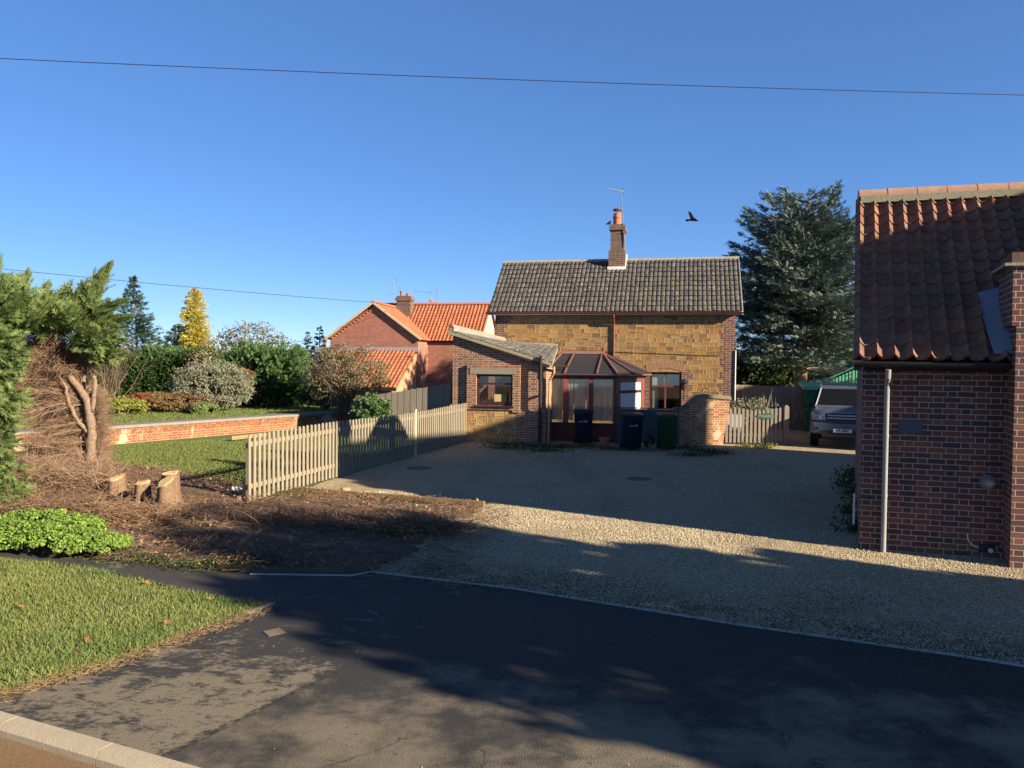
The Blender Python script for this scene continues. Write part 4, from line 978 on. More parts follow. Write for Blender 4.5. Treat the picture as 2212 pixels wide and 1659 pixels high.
# fittings on the wall
def RW_(px, py):     # point on the front wall seen at a pixel
    d = ray(px, py); o = Vector((0, 0, CAM_H)); t = (RO-o).dot(FR.n)/d.dot(FR.n); return o+d*t
pl_ = RW_(1966, 921); pl = thing('wall_plaque', pl_, 'blank slate grey plaque with notched corners on the dark brick wall', 'plaque')
hw, hh = .145, .095; o_ = []
for sx_, sz in ((-1, -1), (1, -1), (1, 1), (-1, 1)):
    cx_, cz = hw*sx_, hh*sz
    o_ += [(cx_-.02*sx_, cz), (cx_, cz-.02*sz)] if sx_*sz > 0 else [(cx_, cz-.02*sz), (cx_-.02*sx_, cz)]
o_ = [o_[1], o_[0], o_[2], o_[3], o_[5], o_[4], o_[6], o_[7]] if False else [(-hw, -hh+.02), (-hw+.02, -hh), (hw-.02, -hh), (hw, -hh+.02), (hw, hh-.02), (hw-.02, hh), (-hw+.02, hh), (-hw, hh-.02)]
MB().prism([pl_+FR.e*x+Vector((0, 0, z)) for x, z in o_], FR.n*.014).build('slate_panel', m_plain('slate_plaque', (.05, .065, .085), .5, .2, 12), pl)
fl_ = RW_(2133, 1041); fl = thing('boiler_flue', fl_, 'round grey boiler flue outlet low on the dark brick wall', 'flue')
MB().tube([fl_, fl_+FR.n*.012], .095, 20).build('wall_plate', m_plain('grey_seal', (.16, .17, .17), .6), fl)
MB().tube([fl_+FR.n*.012, fl_+FR.n*.13], [.062, .058], 20).build('flue_pipe', M['grey_pipe'], fl)
mb = MB()
for k in range(16):
    a = k*math.pi/8; c = fl_+FR.n*.131+FR.e*(.06*math.cos(a))+Vector((0, 0, .06*math.sin(a))); mb.beam(c, fl_+FR.n*.165+FR.e*(.03*math.cos(a))+Vector((0, 0, .03*math.sin(a))), .006, .006)
mb.tube([fl_+FR.n*.131, fl_+FR.n*.14], [.028, .028], 12); mb.build('cage', m_plain('flue_cage', (.45, .42, .36), .5, metal=.5), fl)
cb = thing('wall_cable', RW_(2090, 1150), 'thin pale cable looping over the foot of the dark brick wall into a small box', 'cable')
def wtube(pxs, r_): return MB().tube([RW_(*p)+FR.n*.02 for p in pxs], r_, 6)
wtube([(2089, 1152), (2089, 1160), (2092, 1169), (2100, 1177), (2113, 1183)], .007).build('cable', M['white_pvc'], cb)
wtube([(2146, 1184), (2154, 1187), (2160, 1196), (2162, 1210)], .007).build('cable', m_plain('grey_cable', (.35, .33, .28), .6), cb)
q_ = RW_(2138, 1188); MB().tube([q_, q_+FR.n*.06], [.035, .028], 10).build('socket', M['white_pvc'], cb)
MB().box(-.09, .09, 0, .03, -.05, .05, lambda x, y, z: tuple(RW_(2130, 1184)+FR.e*x+FR.n*y+Vector((0, 0, z)))).build('box', M['black'], cb)
# small white overflow pipe at the hidden left gable
op = RO+gx*.5-FR.e*.05
vp = thing('overflow_pipe', op, 'short white overflow pipe standing off the left corner of the dark brick building', 'pipe')
p0 = P(1846, 1066, op.y+.2); p1 = P(1844, 1132, op.y+.2); MB().tube([p0, p1], .018, 8).build('pipe', M['white_pvc'], vp); MB().tube([p0.lerp(p1, .55), p0.lerp(p1, .55)+Vector((.16, .05, .02))], .018, 8).build('elbow', M['white_pvc'], vp)
# ============ neighbouring red brick house beyond the garden
NPHI = 9.0
def npix(px, py, Y): return P(px, py, Y)
nA = P(903, 733, 49.0); NO = Vector((nA.x, nA.y, 0)); FN = frame(NO, NPHI)     # origin: left end of the main eaves
nb = thing('red_brick_house', NO, 'red brick house with orange pantile roofs and a gabled wing, left of the cottage', 'house')
eh = 3.95; rh = 6.35; rd = 3.1; ML = 4.0
tn = (rh-eh)/rd
fbox(FN, 0, ML, -2*rd, 0, -1.5, eh).build('wall', M['brick_nbr'], nb)
MB().prism([FN(ML-.3, 0, eh), FN(ML-.3, -2*rd, eh), FN(ML-.3, -rd, rh-.1)], FN.e*.3).build('gable', m_brick('brick_pale', [(.62, .42, .33), (.56, .36, .28), (.66, .48, .40)], (.6, .5, .42), flemish=False), nb)
vv = -FN.n*rd+Vector((0, 0, rh-eh)); sl = vv.length+.25*1.2
vu = vv.normalized()
nroof = tile_roof('roof', Vector(FN(-3.2, 0, eh))-vu*.25, FN.e, vu, ML+3.35, vv.length+.27, .24, .31, 'pan', .05, .03, M['roof_nbr'], nb, samp=6,
          clips=[(FN(-.05, .2, eh), tuple((-FN.e*3.1+FN.n*2.4).normalized()))])
vb = FN.n*rd+Vector((0, 0, rh-eh))
tile_roof('roof', Vector(FN(-3.2, -2*rd, eh)), FN.e, vb, ML+3.35, vb.length, .5, .31, 'pan', .04, .03, M['roof_nbr'], nb, samp=3)
ridge_tiles('ridge', FN(-3.2, -rd, rh+.04), FN(ML+.15, -rd, rh+.04), .13, M['terracotta'], nroof, down=.02)
gutter('gutter', FN(.1, .22, eh-.12), FN(ML+.1, .22, eh-.12), M['black'], nb)
fbox(FN, .0, ML, .003, .2, eh-.22, eh-.10).build('fascia', M['black'], nb)
# gabled wing: gable end faces us
gap = P(812, 655, 47.2); gl_ = P(712, 728, 47.2); gr_ = P(903, 727, 47.2)
gz = (gl_.z+gr_.z)/2; hwid = (gr_.x-gl_.x)/2+.1; gcx = (gr_.x+gl_.x)/2
FGn = frame(Vector((gcx, 47.2, 0)), NPHI)
fbox(FGn, -hwid, hwid, -6, 0, -1.5, gz).build('wall', M['brick_nbr'], nb)
MB().prism([FGn(-hwid, 0, gz), FGn(hwid, 0, gz), FGn(0, 0, gap.z-.12)], FGn.n*-.3).build('gable', M['brick_nbr'], nb)
for i in range(13):
    t_ = .04+i*.072; s_ = -hwid*(1-t_); z = gz+(gap.z-.12-gz)*t_-.22; MB().prism([FGn(s_, 0, z), FGn(s_+.12, 0, z+.02), FGn(s_+.12, 0, z+.12), FGn(s_, 0, z+.10)], FGn.n*.06).build('dentil', M['terracotta'], nb)
for sg in (-1, 1):
    up3 = (Vector(FGn(0, 0, gap.z))-Vector(FGn(sg*hwid, 0, gz))); ln = up3.length
    O_ = Vector(FGn(sg*(hwid), .20, gz))-up3.normalized()*.3
    Ud = -FGn.n
    wr = tile_roof('roof', O_, Ud, up3, 6.0, ln+.3, .24, .31, 'pan', .05, .03, M['roof_nbr'], nb, samp=4)
    mb = MB(); mb.beam(O_+Vector((0, 0, .02)), Vector(FGn(0, .2, gap.z+.03)), .08, .13); mb.build('verge', m_plain('stone_verge', (.42, .34, .24), .9), nb)
ridge_tiles('ridge', FGn(0, .22, gap.z+.06), FGn(0, -5.5, gap.z+.06), .13, M['terracotta'], wr, down=.02)
# lean-to in front of the gable
la, lb = P(716, 757, 46.9), P(900, 757, 46.6); lc, ld = P(658, 834, 43.6), P(856, 838, 43.2)
U_ = (ld-lc); Vv = (la-lc)
FL = frame(Vector((lc.x, lc.y, 0)), math.degrees(math.atan2(-(U_.y), U_.x)))
lroof = tile_roof('roof', lc, U_, Vector((lb-ld)), U_.length, (lb-ld).length, .24, .33, 'pan', .05, .03, M['roof_nbr'], nb, samp=6)
mb = MB(); mb.beam(la+Vector((-1.0, .1, .05)), lb+Vector((.1, .1, .05)), .15, .30); mb.build('lead_flashing', M['lead'], lroof)
mb = MB(); dz = Vector((0, 0, -.12))
mb.prism([ld+dz+Vector((-.05, .25, 0)), ld+dz+Vector((-.05, .25, -3.5)), Vector((lb.x, lb.y+.3, ld.z-3.6)), lb+dz+Vector((0, .3, 0))], (-.25, 0, 0)); mb.build('wall', m_brick('brick_sunlit', [(.62, .25, .12), (.56, .22, .11), (.66, .30, .15)], (.6, .42, .28), flemish=False), nb)  # side wall in a brighter brick, sunlight put into its colour
mb = MB(); mb.prism([lc+Vector((.2, .3, -.25)), ld+Vector((-.1, .3, -.25)), ld+Vector((-.1, .3, -3.5)), lc+Vector((.2, .3, -3.5))], (0, .2, 0)); mb.build('wall', M['brick_nbr'], nb)
mb = MB(); mb.beam(lc+Vector((.1, -.02, -.08)), ld+Vector((0, -.02, -.08)), .1, .20); mb.build('fascia', M['black'], nb)
mb = MB(); q0 = Vector((lb.x-.03, lb.y+.2, 0)); mb.box(0, .55, 0, .3, -1.5, lb.z-.25, lambda x, y, z: (q0.x+x-.45, q0.y+y+.15, z)); mb.build('grey_panel', M['lead'], nb)
dp = P(908, 742, 48.8); MB().tube([dp, Vector((dp.x+.05, dp.y-.05, -1))], .05, 8).build('downpipe', M['black'], nb)
# its chimneys and aerials
def stack(px, py_top, Y, wd, dp_, h, name_parent, pots, mat):
    c = P(px, py_top, Y); FF = frame(Vector((c.x, c.y, 0)), NPHI)
    m = MB(); fbox(FF, -wd/2, wd/2, -dp_/2, dp_/2, c.z-h, c.z-.32, m); fbox(FF, -wd/2-.08, wd/2+.08, -dp_/2-.08, dp_/2+.08, c.z-.32, c.z-.12, m); fbox(FF, -wd/2-.02, wd/2+.02, -dp_/2, dp_/2, c.z-.12, c.z, m)
    o = m.build('chimney', mat, name_parent)
    for s_, hh_, r_ in pots: MB().lathe(FF(s_, 0, c.z), [(r_, 0), (r_*.85, .03), (r_*.8, hh_*.8), (r_*1.1, hh_*.85), (r_*1.1, hh_)], 12).build('chimney_pot', M['terracotta'], o)
stack(875, 640, 51.5, .95, .7, 1.6, nb, [(-.22, .34, .15), (.22, .16, .17)], M['brick_chim'])
stack(938, 658, 56, .5, .5, 1.2, nb, [(-.22, .32, .14), (.22, .16, .15)], M['brick_chim'])
b1 = P(851, 657, 50.5); aerial('tv_aerial', b1, P(852, 606, 50.5), P(820, 603, 50)-P(852, 606, 50.5), 1.1, 10, 'dark television aerial on a pole just left of the red brick house chimney', tilt=.02)
MB().beam(P(835, 638, 50.5), P(853, 634, 50.5), .02, .02).build('cross_arm', M['steel_dk'], bpy.data.objects['tv_aerial.001'])
b2 = P(930, 656, 55); aerial('tv_aerial', b2, P(929, 632, 55), P(903, 629, 55)-P(929, 632, 55), 1.3, 12, 'pale television aerial behind the orange roof ridge of the red brick house')
MB().beam(P(943, 622, 55), P(943, 645, 55), .03, .03).build('reflector', M['steel'], bpy.data.objects['tv_aerial.002'])
# second orange roof glimpsed between the houses
f0 = P(1045, 722, 62); f1 = P(1110, 722, 62); f2 = P(1045, 690, 66)
hb = thing('distant_house', f0, 'orange pantile roof glimpsed between the red brick house and the cottage', 'house')
tile_roof('roof', f0, (f1-f0), Vector((0, 4, f2.z-f0.z)), 5, 4.3, .3, .33, 'pan', .05, .03, M['roof_nbr'], hb, samp=5)
MB().prism([f0+Vector((.2, .4, -.1)), f0+Vector((4.6, .4, -.1)), f0+Vector((4.6, .4, -4)), f0+Vector((.2, .4, -4))], (0, 5, 0)).build('wall', M['brick_nbr'], hb)

# ============ picket fence
pf = thing('picket_fence', FENCE_A, 'long silvered round-topped picket fence running from the soil bed to the lean-to', 'fence')
fa = Vector((FENCE_A.x, FENCE_A.y, 0)); fb_ = Vector((FENCE_B.x, FENCE_B.y, 0)); fd = (fb_-fa).normalized(); fn = Vector((fd.y, -fd.x, 0)); FLn = (fb_-fa).length
def picket(mb, p, h, z0=0.02, w_=.07, t_=.02, dirv=fd, nor=fn):
    prof = [(-w_/2, z0), (w_/2, z0), (w_/2, h-.03), (w_*.36, h-.012), (w_*.18, h), (-w_*.18, h), (-w_*.36, h-.012), (-w_/2, h-.03)]
    j = random.uniform(-.008, .008)
    mb.prism([p+dirv*(x+(z-.6)*j)+Vector((0, 0, z)) for x, z in prof], nor*t_)
NP = 84
sp_ = (FLn-.10)/NP; 
for i in range(NP+1):
    s_ = i*sp_; h = 1.19+.03*math.sin(s_*.7)+random.uniform(-.008, .008)
    mb = MB(); picket(mb, fa+fd*s_+fn*.0, h, .03+random.uniform(-.01, .015)); mb.build('picket', M['wood_fence'], pf)
for z in (.28, 1.02):
    mb = MB(); s_ = 0
    while s_ < FLn-.1:
        e2_ = min(FLn-.02, s_+2.99); mb.beam(fa+fd*(s_+.02)-fn*.021+Vector((0, 0, z)), fa+fd*(e2_)-fn*.021+Vector((0, 0, z)), .04, .085); s_ += 3.0
    mb.build('rail', M['wood_fence'], pf)
s_ = .12
while s_ < FLn:
    mb = MB(); c = fa+fd*s_-fn*.085; mb.beam(c+Vector((0, 0, 0)), c+Vector((0, 0, 1.12)), .08, .08, up=fn); mb.build('post', M['wood_gate'], pf); s_ += 2.95
mb = MB(); c = fa+fd*(FLn*.585)+fn*.035; mb.beam(c, c+Vector((0, 0, 1.24)), .075, .03, up=fn); mb.build('post', M['wood_new'], pf)
mb = MB(); c = fb_+fn*.02+fd*.05; mb.beam(c, c+Vector((0, 0, 1.20)), .10, .10, up=fn); mb.build('post', M['wood_fence'], pf)
c = fa+fd*3.15+fn*.022+Vector((0, 0, 1.03)); MB().tube([c, c+fn*.01], .055, 16).build('round_disc', m_plain('pale_disc', (.30, .28, .32), .6), pf)
# timber bits beside its near end
tb = thing('timber_offcut', G(528, 1082), 'orange timber post offcut and block leaning at the near end of the picket fence', 'timber')
g_ = G(529, 1080); MB().beam(g_, g_+Vector((0, 0, .38)), .09, .05).build('upright', M['wood_orange'], tb); MB().beam(G(512, 1084)+Vector((0, 0, .05)), G(537, 1083)+Vector((0, 0, .05)), .08, .09).build('block', M['wood_edge'], tb)
wb_ = G(514, 1068); bagm = MB()
for i in range(7):
    c = wb_+Vector((random.uniform(-.12, .12), random.uniform(-.1, .15), random.uniform(.02, .12))); r_ = random.uniform(.04, .075)
    k = [tuple(c+Vector((random.gauss(0, 1), random.gauss(0, 1), random.gauss(0, .8))).normalized()*r_*random.uniform(.6, 1.2)) for _ in range(14)]
    bm = bmesh.new(); vs = [bm.verts.new(x) for x in k]; bmesh.ops.convex_hull(bm, input=vs); me = bpy.data.meshes.new('h'); bm.to_mesh(me); bm.free()
    bagm.add([v.co[:] for v in me.vertices], [tuple(p.vertices) for p in me.polygons]); bpy.data.meshes.remove(me)
tag(bagm.build('plastic_bag', m_plain('crumpled_white_plastic', (.62, .58, .56), .5, .3, 20)), 'crumpled white plastic bag lying at the near foot of the picket fence', 'bag')
rl = MB(); rl.beam(G(500, 955)+Vector((0, 0, .12)), G(575, 947)+Vector((0, 0, .12)), .03, .12)
tag(rl.build('low_timber_rail', M['wood_edge']), 'low brown timber rail on the lawn behind the near end of the picket fence', 'timber')
# timber edging board and bricks by the gravel
ebd = MB(); ebd.beam(G(640, 1064)+Vector((0, 0, .03)), G(1046, 1096)+Vector((0, 0, .03)), .05, .15)
tag(ebd.build('timber_edging', M['wood_edge']), 'long low timber edging board between the soil bed and the gravel', 'edging board')
def rock(name, p, r_, mat, label, cat, group=None, flat=.6, n=16):
    bm = bmesh.new(); vs = [bm.verts.new(Vector(p)+Vector((random.gauss(0, 1), random.gauss(0, 1), abs(random.gauss(0, .6)))).normalized()*r_*random.uniform(.7, 1.1)) for _ in range(n)]
    bmesh.ops.convex_hull(bm, input=vs); me = bpy.data.meshes.new(name); bm.to_mesh(me); bm.free(); make_uv(me); o = link_mesh(name, me, mat)
    for v in me.vertices: v.co.z = p.z+(v.co.z-p.z)*flat
    return tag(o, label, cat, group)
bk = MB(); c = G(968, 1140)+Vector((0, 0, .04)); bk.beam(c, c+Vector((.17, .05, .01)), .1, .07); tag(bk.build('loose_brick', M['terracotta'], bevel=.01), 'orange brick lying on the soil where it meets the gravel', 'brick')
bk = MB(); c = G(738, 1064)+Vector((0, 0, .05)); bk.beam(c, c+Vector((.12, .1, .01)), .1, .07); tag(bk.build('loose_brick', m_plain('broken_brick', (.50, .20, .11), .9), bevel=.01), 'broken orange brick at the near end of the timber edging board', 'brick')

# ============ closeboard fence going away behind the picket fence
def closeboard(name, p0, p1, z0a, z1a, z0b, z1b, label, mat, bw=.11, cap=False):
    t = thing(name, p0, label, 'fence'); p0 = Vector((p0.x, p0.y, 0)); p1 = Vector((p1.x, p1.y, 0)); L = (p1-p0).length; d = (p1-p0).normalized(); nn_ = Vector((d.y, -d.x, 0))
    n = int(L/bw); mb = MB()
    for i in range(n):
        f = i/n; z0 = z0a+(z0b-z0a)*f; z1 = z1a+(z1b-z1a)*f+random.uniform(-.012, .012); a = p0+d*(i*bw); b = a+d*(bw*.94)
        mb.prism([a+Vector((0, 0, z0)), b+Vector((0, 0, z0)), b+Vector((0, 0, z1)), a+Vector((0, 0, z1))], nn_*(.018+.008*(i % 2)))
    mb.build('boards', mat, t)
    mb = MB(); mb.beam(p0-nn_*.03+Vector((0, 0, z1a-.3)), p1-nn_*.03+Vector((0, 0, z1b-.3)), .05, .08); mb.beam(p0-nn_*.03+Vector((0, 0, z0a+.3)), p1-nn_*.03+Vector((0, 0, z0b+.3)), .05, .08); mb.build('rail', mat, t)
    k = 0
    while k < L:
        f = k/L; c = p0+d*k-nn_*.09; MB().beam(c+Vector((0, 0, z0a+(z0b-z0a)*f)), c+Vector((0, 0, z1a+(z1b-z1a)*f-.05)), .1, .1, up=d).build('post', mat, t); k += 2.9
    return t
cA = Vector((-1.92, 24.75, 0)); cB = Vector(P(788, 860, 25.3)); cB.z = 0
closeboard('closeboard_fence', cB, cA, .40, 1.34, 0, 1.82, 'tall weathered closeboard fence receding left from the lean-to behind the picket fence', M['wood_close'], bw=.105)
# brick platform: wall, coping and raised lawn
pw = [G(238, 960), Vector((-9.35, 25.9, 0)), Vector((-8.1, 27.7, 0)), Vector((-4.2, 33.6, 0)), Vector((-1.5, 37.7, 0))]
pw = [Vector((-15.5, 16.6, 0)), Vector((-11.65, 22.3, 0))]+pw[2:]
pt = thing('platform_wall', pw[1], 'low orange brick platform wall with grey coping, holding up the raised lawn', 'wall')
PZ = .52
mb = MB(); m2 = MB(); m3 = MB()
for a, b in zip(pw[:-1], pw[1:]):
    d = (b-a).normalized(); n_ = Vector((d.y, -d.x, 0))
    mb.prism([a-Vector((0, 0, .2)), b-Vector((0, 0, .2)), b-n_*.3-Vector((0, 0, .2)), a-n_*.3-Vector((0, 0, .2))], (0, 0, PZ-.22+.2))
    for k, (zz, o__) in enumerate(((PZ-.218, .03), (PZ-.143, .06))):
        m3.prism([a+n_*o__+Vector((0, 0, zz)), b+n_*o__+Vector((0, 0, zz)), b-n_*.3+Vector((0, 0, zz)), a-n_*.3+Vector((0, 0, zz))], (0, 0, .073))
    m2.prism([a+n_*.10+Vector((0, 0, PZ-.068)), b+n_*.10+Vector((0, 0, PZ-.068)), b-n_*.62+Vector((0, 0, PZ-.068)), a-n_*.62+Vector((0, 0, PZ-.068))], (0, 0, .085))
mb.build('brick_face', M['brick_plat'], pt); m3.build('corbel_course', M['brick_plat'], pt); m2.build('coping', m_plain('grey_platform_coping', (.20, .18, .155), .85, .3, 6, bump=.4), pt)
back = [Vector((-1.5, 60, 0)), Vector((-60, 60, 0)), Vector((-60, 10, 0))]
mb = MB(); poly = [p-Vector((0, 0, 0)) for p in pw]
inner = []
for i, p in enumerate(pw):
    d = (pw[min(i+1, len(pw)-1)]-pw[max(i-1, 0)]).normalized(); inner.append(p-Vector((d.y, -d.x, 0))*.45)
sheet('platform_lawn', [xy(p) for p in inner]+[xy(p) for p in back], PZ-.01, M['ground'])
plat_poly = [xy(p) for p in inner]+[(-3, 40), (-22, 40), (-20, 12)]
q = rand_in(plat_poly, 60000); q = q[(q[:, 1] < 34)]
blades('platform_grass', q, PZ-.01, .06, .02, M['grass_mid'], .7, 'short grass on top of the raised brick platform', 'grass')

# ============ wheelie bins
def bin_(p, rz, mat, label, mark=True, h=1.07, lidmat=None):
    t = thing('wheelie_bin', p, label, 'wheelie bin', 'wheelie bins standing outside the conservatory', rz)
    w_, d_ = .55, .66
    mb = MB(); secs = [(0.06, .44, .46), (.10, .46, .50), (.92, .55, .66), (.96, .57, .68)]
    vs = []
    for z, ww, dd_ in secs:
        r = .05
        for sx_, sy_ in ((-1, -1), (1, -1), (1, 1), (-1, 1)):
            cx_, cy_ = sx_*(ww/2-r), sy_*(dd_/2-r)
            a0 = {(-1, -1): 180, (1, -1): 270, (1, 1): 0, (-1, 1): 90}[(sx_, sy_)]
            for k in range(4): a = R(a0+k*30); vs.append((cx_+r*math.cos(a), cy_+r*math.sin(a)+(.0), z))
    n = 16; mb.add(vs, [(i*n+j, i*n+(j+1) % n, (i+1)*n+(j+1) % n, (i+1)*n+j) for i in range(3) for j in range(n)]+[tuple(range(n))[::-1], tuple(range(3*n, 4*n))])
    mb.build('body', mat, t, smooth='auto', world=False)
    mb = MB()
    pr_ = [(-.37, .955), (-.37, 1.0), (-.30, 1.035), (-.05, 1.06), (.2, 1.07), (.34, 1.05), (.36, .98), (.36, .955)]
    mb.prism([(-.30, y, z) for y, z in pr_], (.60, 0, 0)); mb.build('lid', lidmat or mat, t, bevel=.012, world=False)
    MB().tube([(-.17, -.30, 1.05), (-.17, -.33, 1.062), (.17, -.33, 1.062), (.17, -.30, 1.05)], .014, 8).build('lid_handle', mat, t, world=False)
    MB().tube([(-.26, .39, .98), (.26, .39, .98)], .018, 8).build('handle', mat, t, world=False)
    for sx_ in (-.25, .25): MB().tube([(sx_-.03, .30, .10), (sx_+.03, .30, .10)], .10, 18).build('wheel', M['black'], t, world=False)
    if mark:
        mb = MB(); 
        for i in range(6): mb.box(-.14+i*.023, -.14+i*.023+.016, -.312, -.300, .70, .735)
        mb.prism([(.02, -.308, .70), (.045, -.308, .70), (.055, -.308, .735), (.065, -.308, .70), (.115, -.308, .70), (.095, -.308, .75), (.07, -.308, .775), (.045, -.308, .75)], (0, -.006, 0))
        mb.build('white_marking', m_plain('pale_print', (.38, .38, .42), .6, .1), t, world=False)
    return t
b_a = bin_(G(1259, 959), R(-4), M['bin_navy'], 'navy wheelie bin nearest the lean-to, in front of the conservatory panes')
b_b = bin_(G(1364, 971), R(3), M['bin_navy'], 'navy wheelie bin in the middle, in front of the grey timber panel')
b_c = bin_(G(1440, 970), R(-8), M['bin_green'], 'green wheelie bin beside the garden wall', mark=False)
pp = G(1306, 966)
MB_ = MB().lathe(pp, [(.10, 0), (.115, .02), (.15, .22), (.175, .225), (.18, .29), (.155, .29), (.14, .2)], 20)
tag(MB_.build('plant_pot', M['terracotta'], smooth='auto'), 'empty terracotta plant pot between the two navy bins', 'plant pot')
# grey timber panel behind the bins
ga, gb = P(1332, 960, 24.0), P(1466, 960, 23.95); ga.z = gb.z = 0
gp = thing('fence_panel', ga, 'low blue-grey timber panel of horizontal boards behind the bins', 'fence panel')
mb = MB(); zt = [1.12, 1.02]
for i in range(9):
    z0 = .04+i*.118; mb.prism([ga+Vector((0, 0, z0)), gb+Vector((0, 0, z0)), gb+Vector((0, .0, min(z0+.12, 1.06))), ga+Vector((0, .0, z0+.12))], (0, -.014, 0)); mb.prism([ga+Vector((0, -.014, z0)), gb+Vector((0, -.014, z0)), gb+Vector((0, -.014, z0+.03)), ga+Vector((0, -.014, z0+.03))], (0, -.01, 0))
mb.build('boards', M['wood_dark'], gp)
mb = MB(); mb.beam(ga+Vector((-.02, -.03, 1.13)), gb+Vector((0, -.03, 1.11)), .07, .03); mb.build('cap', M['wood_dark'], gp)
for f in (0, .5, .98): c = ga.lerp(gb, f)+Vector((0, -.03, 0)); MB().beam(c, c+Vector((0, 0, 1.10)), .05, .03, up=(0, 1, 0)).build('batten', M['wood_dark'], gp)
tag(MB().tube([G(1066, 953), P(1080, 926, 23.75)], .02, 8).build('leaning_pipe', M['white_pvc']), 'short white pipe leaning against the base of the lean-to', 'pipe')

# ============ small picket gate with sign and post
gA = G(1557, 959); gB = G(1690, 961); gdv = (gB-gA).normalized(); gnv = Vector((gdv.y, -gdv.x, 0)); gLn = (gB-gA).length
gt = thing('picket_gate', gA, 'short grey picket gate with rounded tops beside the sunlit wall end', 'gate')
n = 15
for i in range(n):
    mb = MB(); picket(mb, gA+gdv*(i*gLn/n+.04), 1.13+.05*math.sin(i*.5+.5)-(.05 if i < 3 else 0), .05, .075, .02, gdv, gnv); mb.build('picket', M['wood_gate'], gt)
for z in (.3, .98): MB().beam(gA-gnv*.022+Vector((0, 0, z)), gB-gnv*.022+Vector((0, 0, z)), .04, .08).build('rail', M['wood_gate'], gt)
pc_ = gB+gdv*.10; mb = MB(); mb.beam(pc_, pc_+Vector((0, 0, 1.20)), .14, .14, up=gnv); 
k = [pc_+Vector((0, 0, 1.20))+gdv*a_*.07+gnv*b_*.07 for a_, b_ in ((-1, -1), (1, -1), (1, 1), (-1, 1))]; mb.add(k+[pc_+Vector((0, 0, 1.265))], [(0, 1, 4), (1, 2, 4), (2, 3, 4), (3, 0, 4)])
tag(mb.build('gate_post', M['wood_gate']), 'square timber gate post with pointed top at the right of the picket gate', 'gate post')
sg0 = gA+gdv*(gLn*.72)+gnv*.03+Vector((0, 0, .90))
sgn = thing('gate_sign', sg0, 'small green nameplate with worn pale lettering on the pickets of the gate', 'sign')
oval = [sg0+gdv*(.29*math.cos(t_))+Vector((0, 0, .085*math.sin(t_)*(1+.12*math.cos(4*t_)))) for t_ in np.linspace(0, 2*math.pi, 28, endpoint=False)]
MB().prism(oval, gnv*.014).build('plate', m_plain('dull_green_sign', (.03, .07, .05), .6), sgn)
mb = MB()
for i in range(7):
    c = sg0+gdv*(-.20+i*.065)+gnv*.0145+Vector((0, 0, 0)); zz = random.choice((.03, .04)); mb.beam(c-Vector((0, 0, zz)), c+gdv*.012+Vector((0, 0, zz)), .012, .004, up=gnv); mb.beam(c+Vector((0, 0, random.uniform(-.03, .03))), c+gdv*.04+Vector((0, 0, random.uniform(-.03, .03))), .004, .012)
mb.build('worn_lettering', m_plain('worn_print', (.28, .36, .32), .6), sgn)
# dark closeboard fence and sheds behind
fA, fB = P(1580, 900, 29.5), P(1745, 900, 29.8)
closeboard('closeboard_fence', fA, fB, 0, 1.74, 0, 1.66, 'dark closeboard fence under the blue cedar behind the picket gate', M['wood_close'], bw=.10)
s0 = G(1738, 932); FS = frame(Vector((s0.x, s0.y, 0)), 14)
sh = thing('green_shed', s0, 'small dark green boarded shed with roof edge in a sunlit green left of the parked car', 'shed')
mb = MB(); fbox(FS, 0, 1.9, -1.4, -.02, 0, 1.62, mb)
for i in range(16): fbox(FS, i*.118, i*.118+.085, -.0195, .0, 0.02, 1.6, mb)
mb.build('wall', M['green_shed'], sh)
mb = MB(); mb.prism([FS(-.08, .10, 1.60), FS(-.08, .10, 1.70), FS(-.08, -1.5, 1.85), FS(-.08, -1.5, 1.75)], FS.e*2.1); mb.build('roof', M['green_shed_lit'], sh)
MB().box(0, .42, .101, .12, 1.58, 1.72, FS).build('fascia', M['green_shed_lit'], sh)
g0 = P(1782, 905, 35.0); FS2 = frame(Vector((g0.x, g0.y, 0)), 14)
sh2 = thing('green_shed', g0, 'larger green shed with sloping roof and striped gable boards in a sunlit green behind the car', 'shed')
fbox(FS2, 0, 3.4, -2.5, -.02, 0, 1.75).build('wall', M['green_shed'], sh2)
mb = MB(); 
for i in range(24): 
    s_ = .0+i*.14; zt_ = 1.75+ (s_ if s_ < 1.7 else 3.4-s_)*.5; mb.prism([FS2(s_, 0.0, 1.75), FS2(s_+.09, 0, 1.75), FS2(s_+.09, 0, zt_+.02), FS2(s_, 0, zt_)], FS2.n*.02)
mb.build('gable_boards', M['green_shed_lit'], sh2)
MB().prism([FS2(0, -.03, 1.75), FS2(3.4, -.03, 1.75), FS2(1.7, -.03, 2.6)], FS2.n*-2.4).build('gable', M['green_shed'], sh2)
mb = MB(); mb.prism([FS2(-.2, .1, 1.72), FS2(1.7, .1, 2.68), FS2(3.6, .1, 1.72), FS2(3.6, .1, 1.80), FS2(1.7, .1, 2.77), FS2(-.2, .1, 1.80)], FS2.n*-2.8); mb.build('roof', m_plain('blue_green_felt', (.04, .17, .17), .7), sh2)
pal = G(1722, 930); pl_t = thing('timber_trestle', pal, 'dark timber trestle standing between the gate post and the green shed', 'trestle')
mb = MB(); T0 = P(1716, 905, 28.2); 
for a_, b_ in (((1712, 884), (1744, 884)), ((1712, 915), (1742, 915)), ((1714, 915), (1725, 884)), ((1742, 915), (1730, 884))): mb.beam(P(*a_, 28.2), P(*b_, 28.2), .05, .05)
mb.build('frame', M['wood_close'], pl_t)

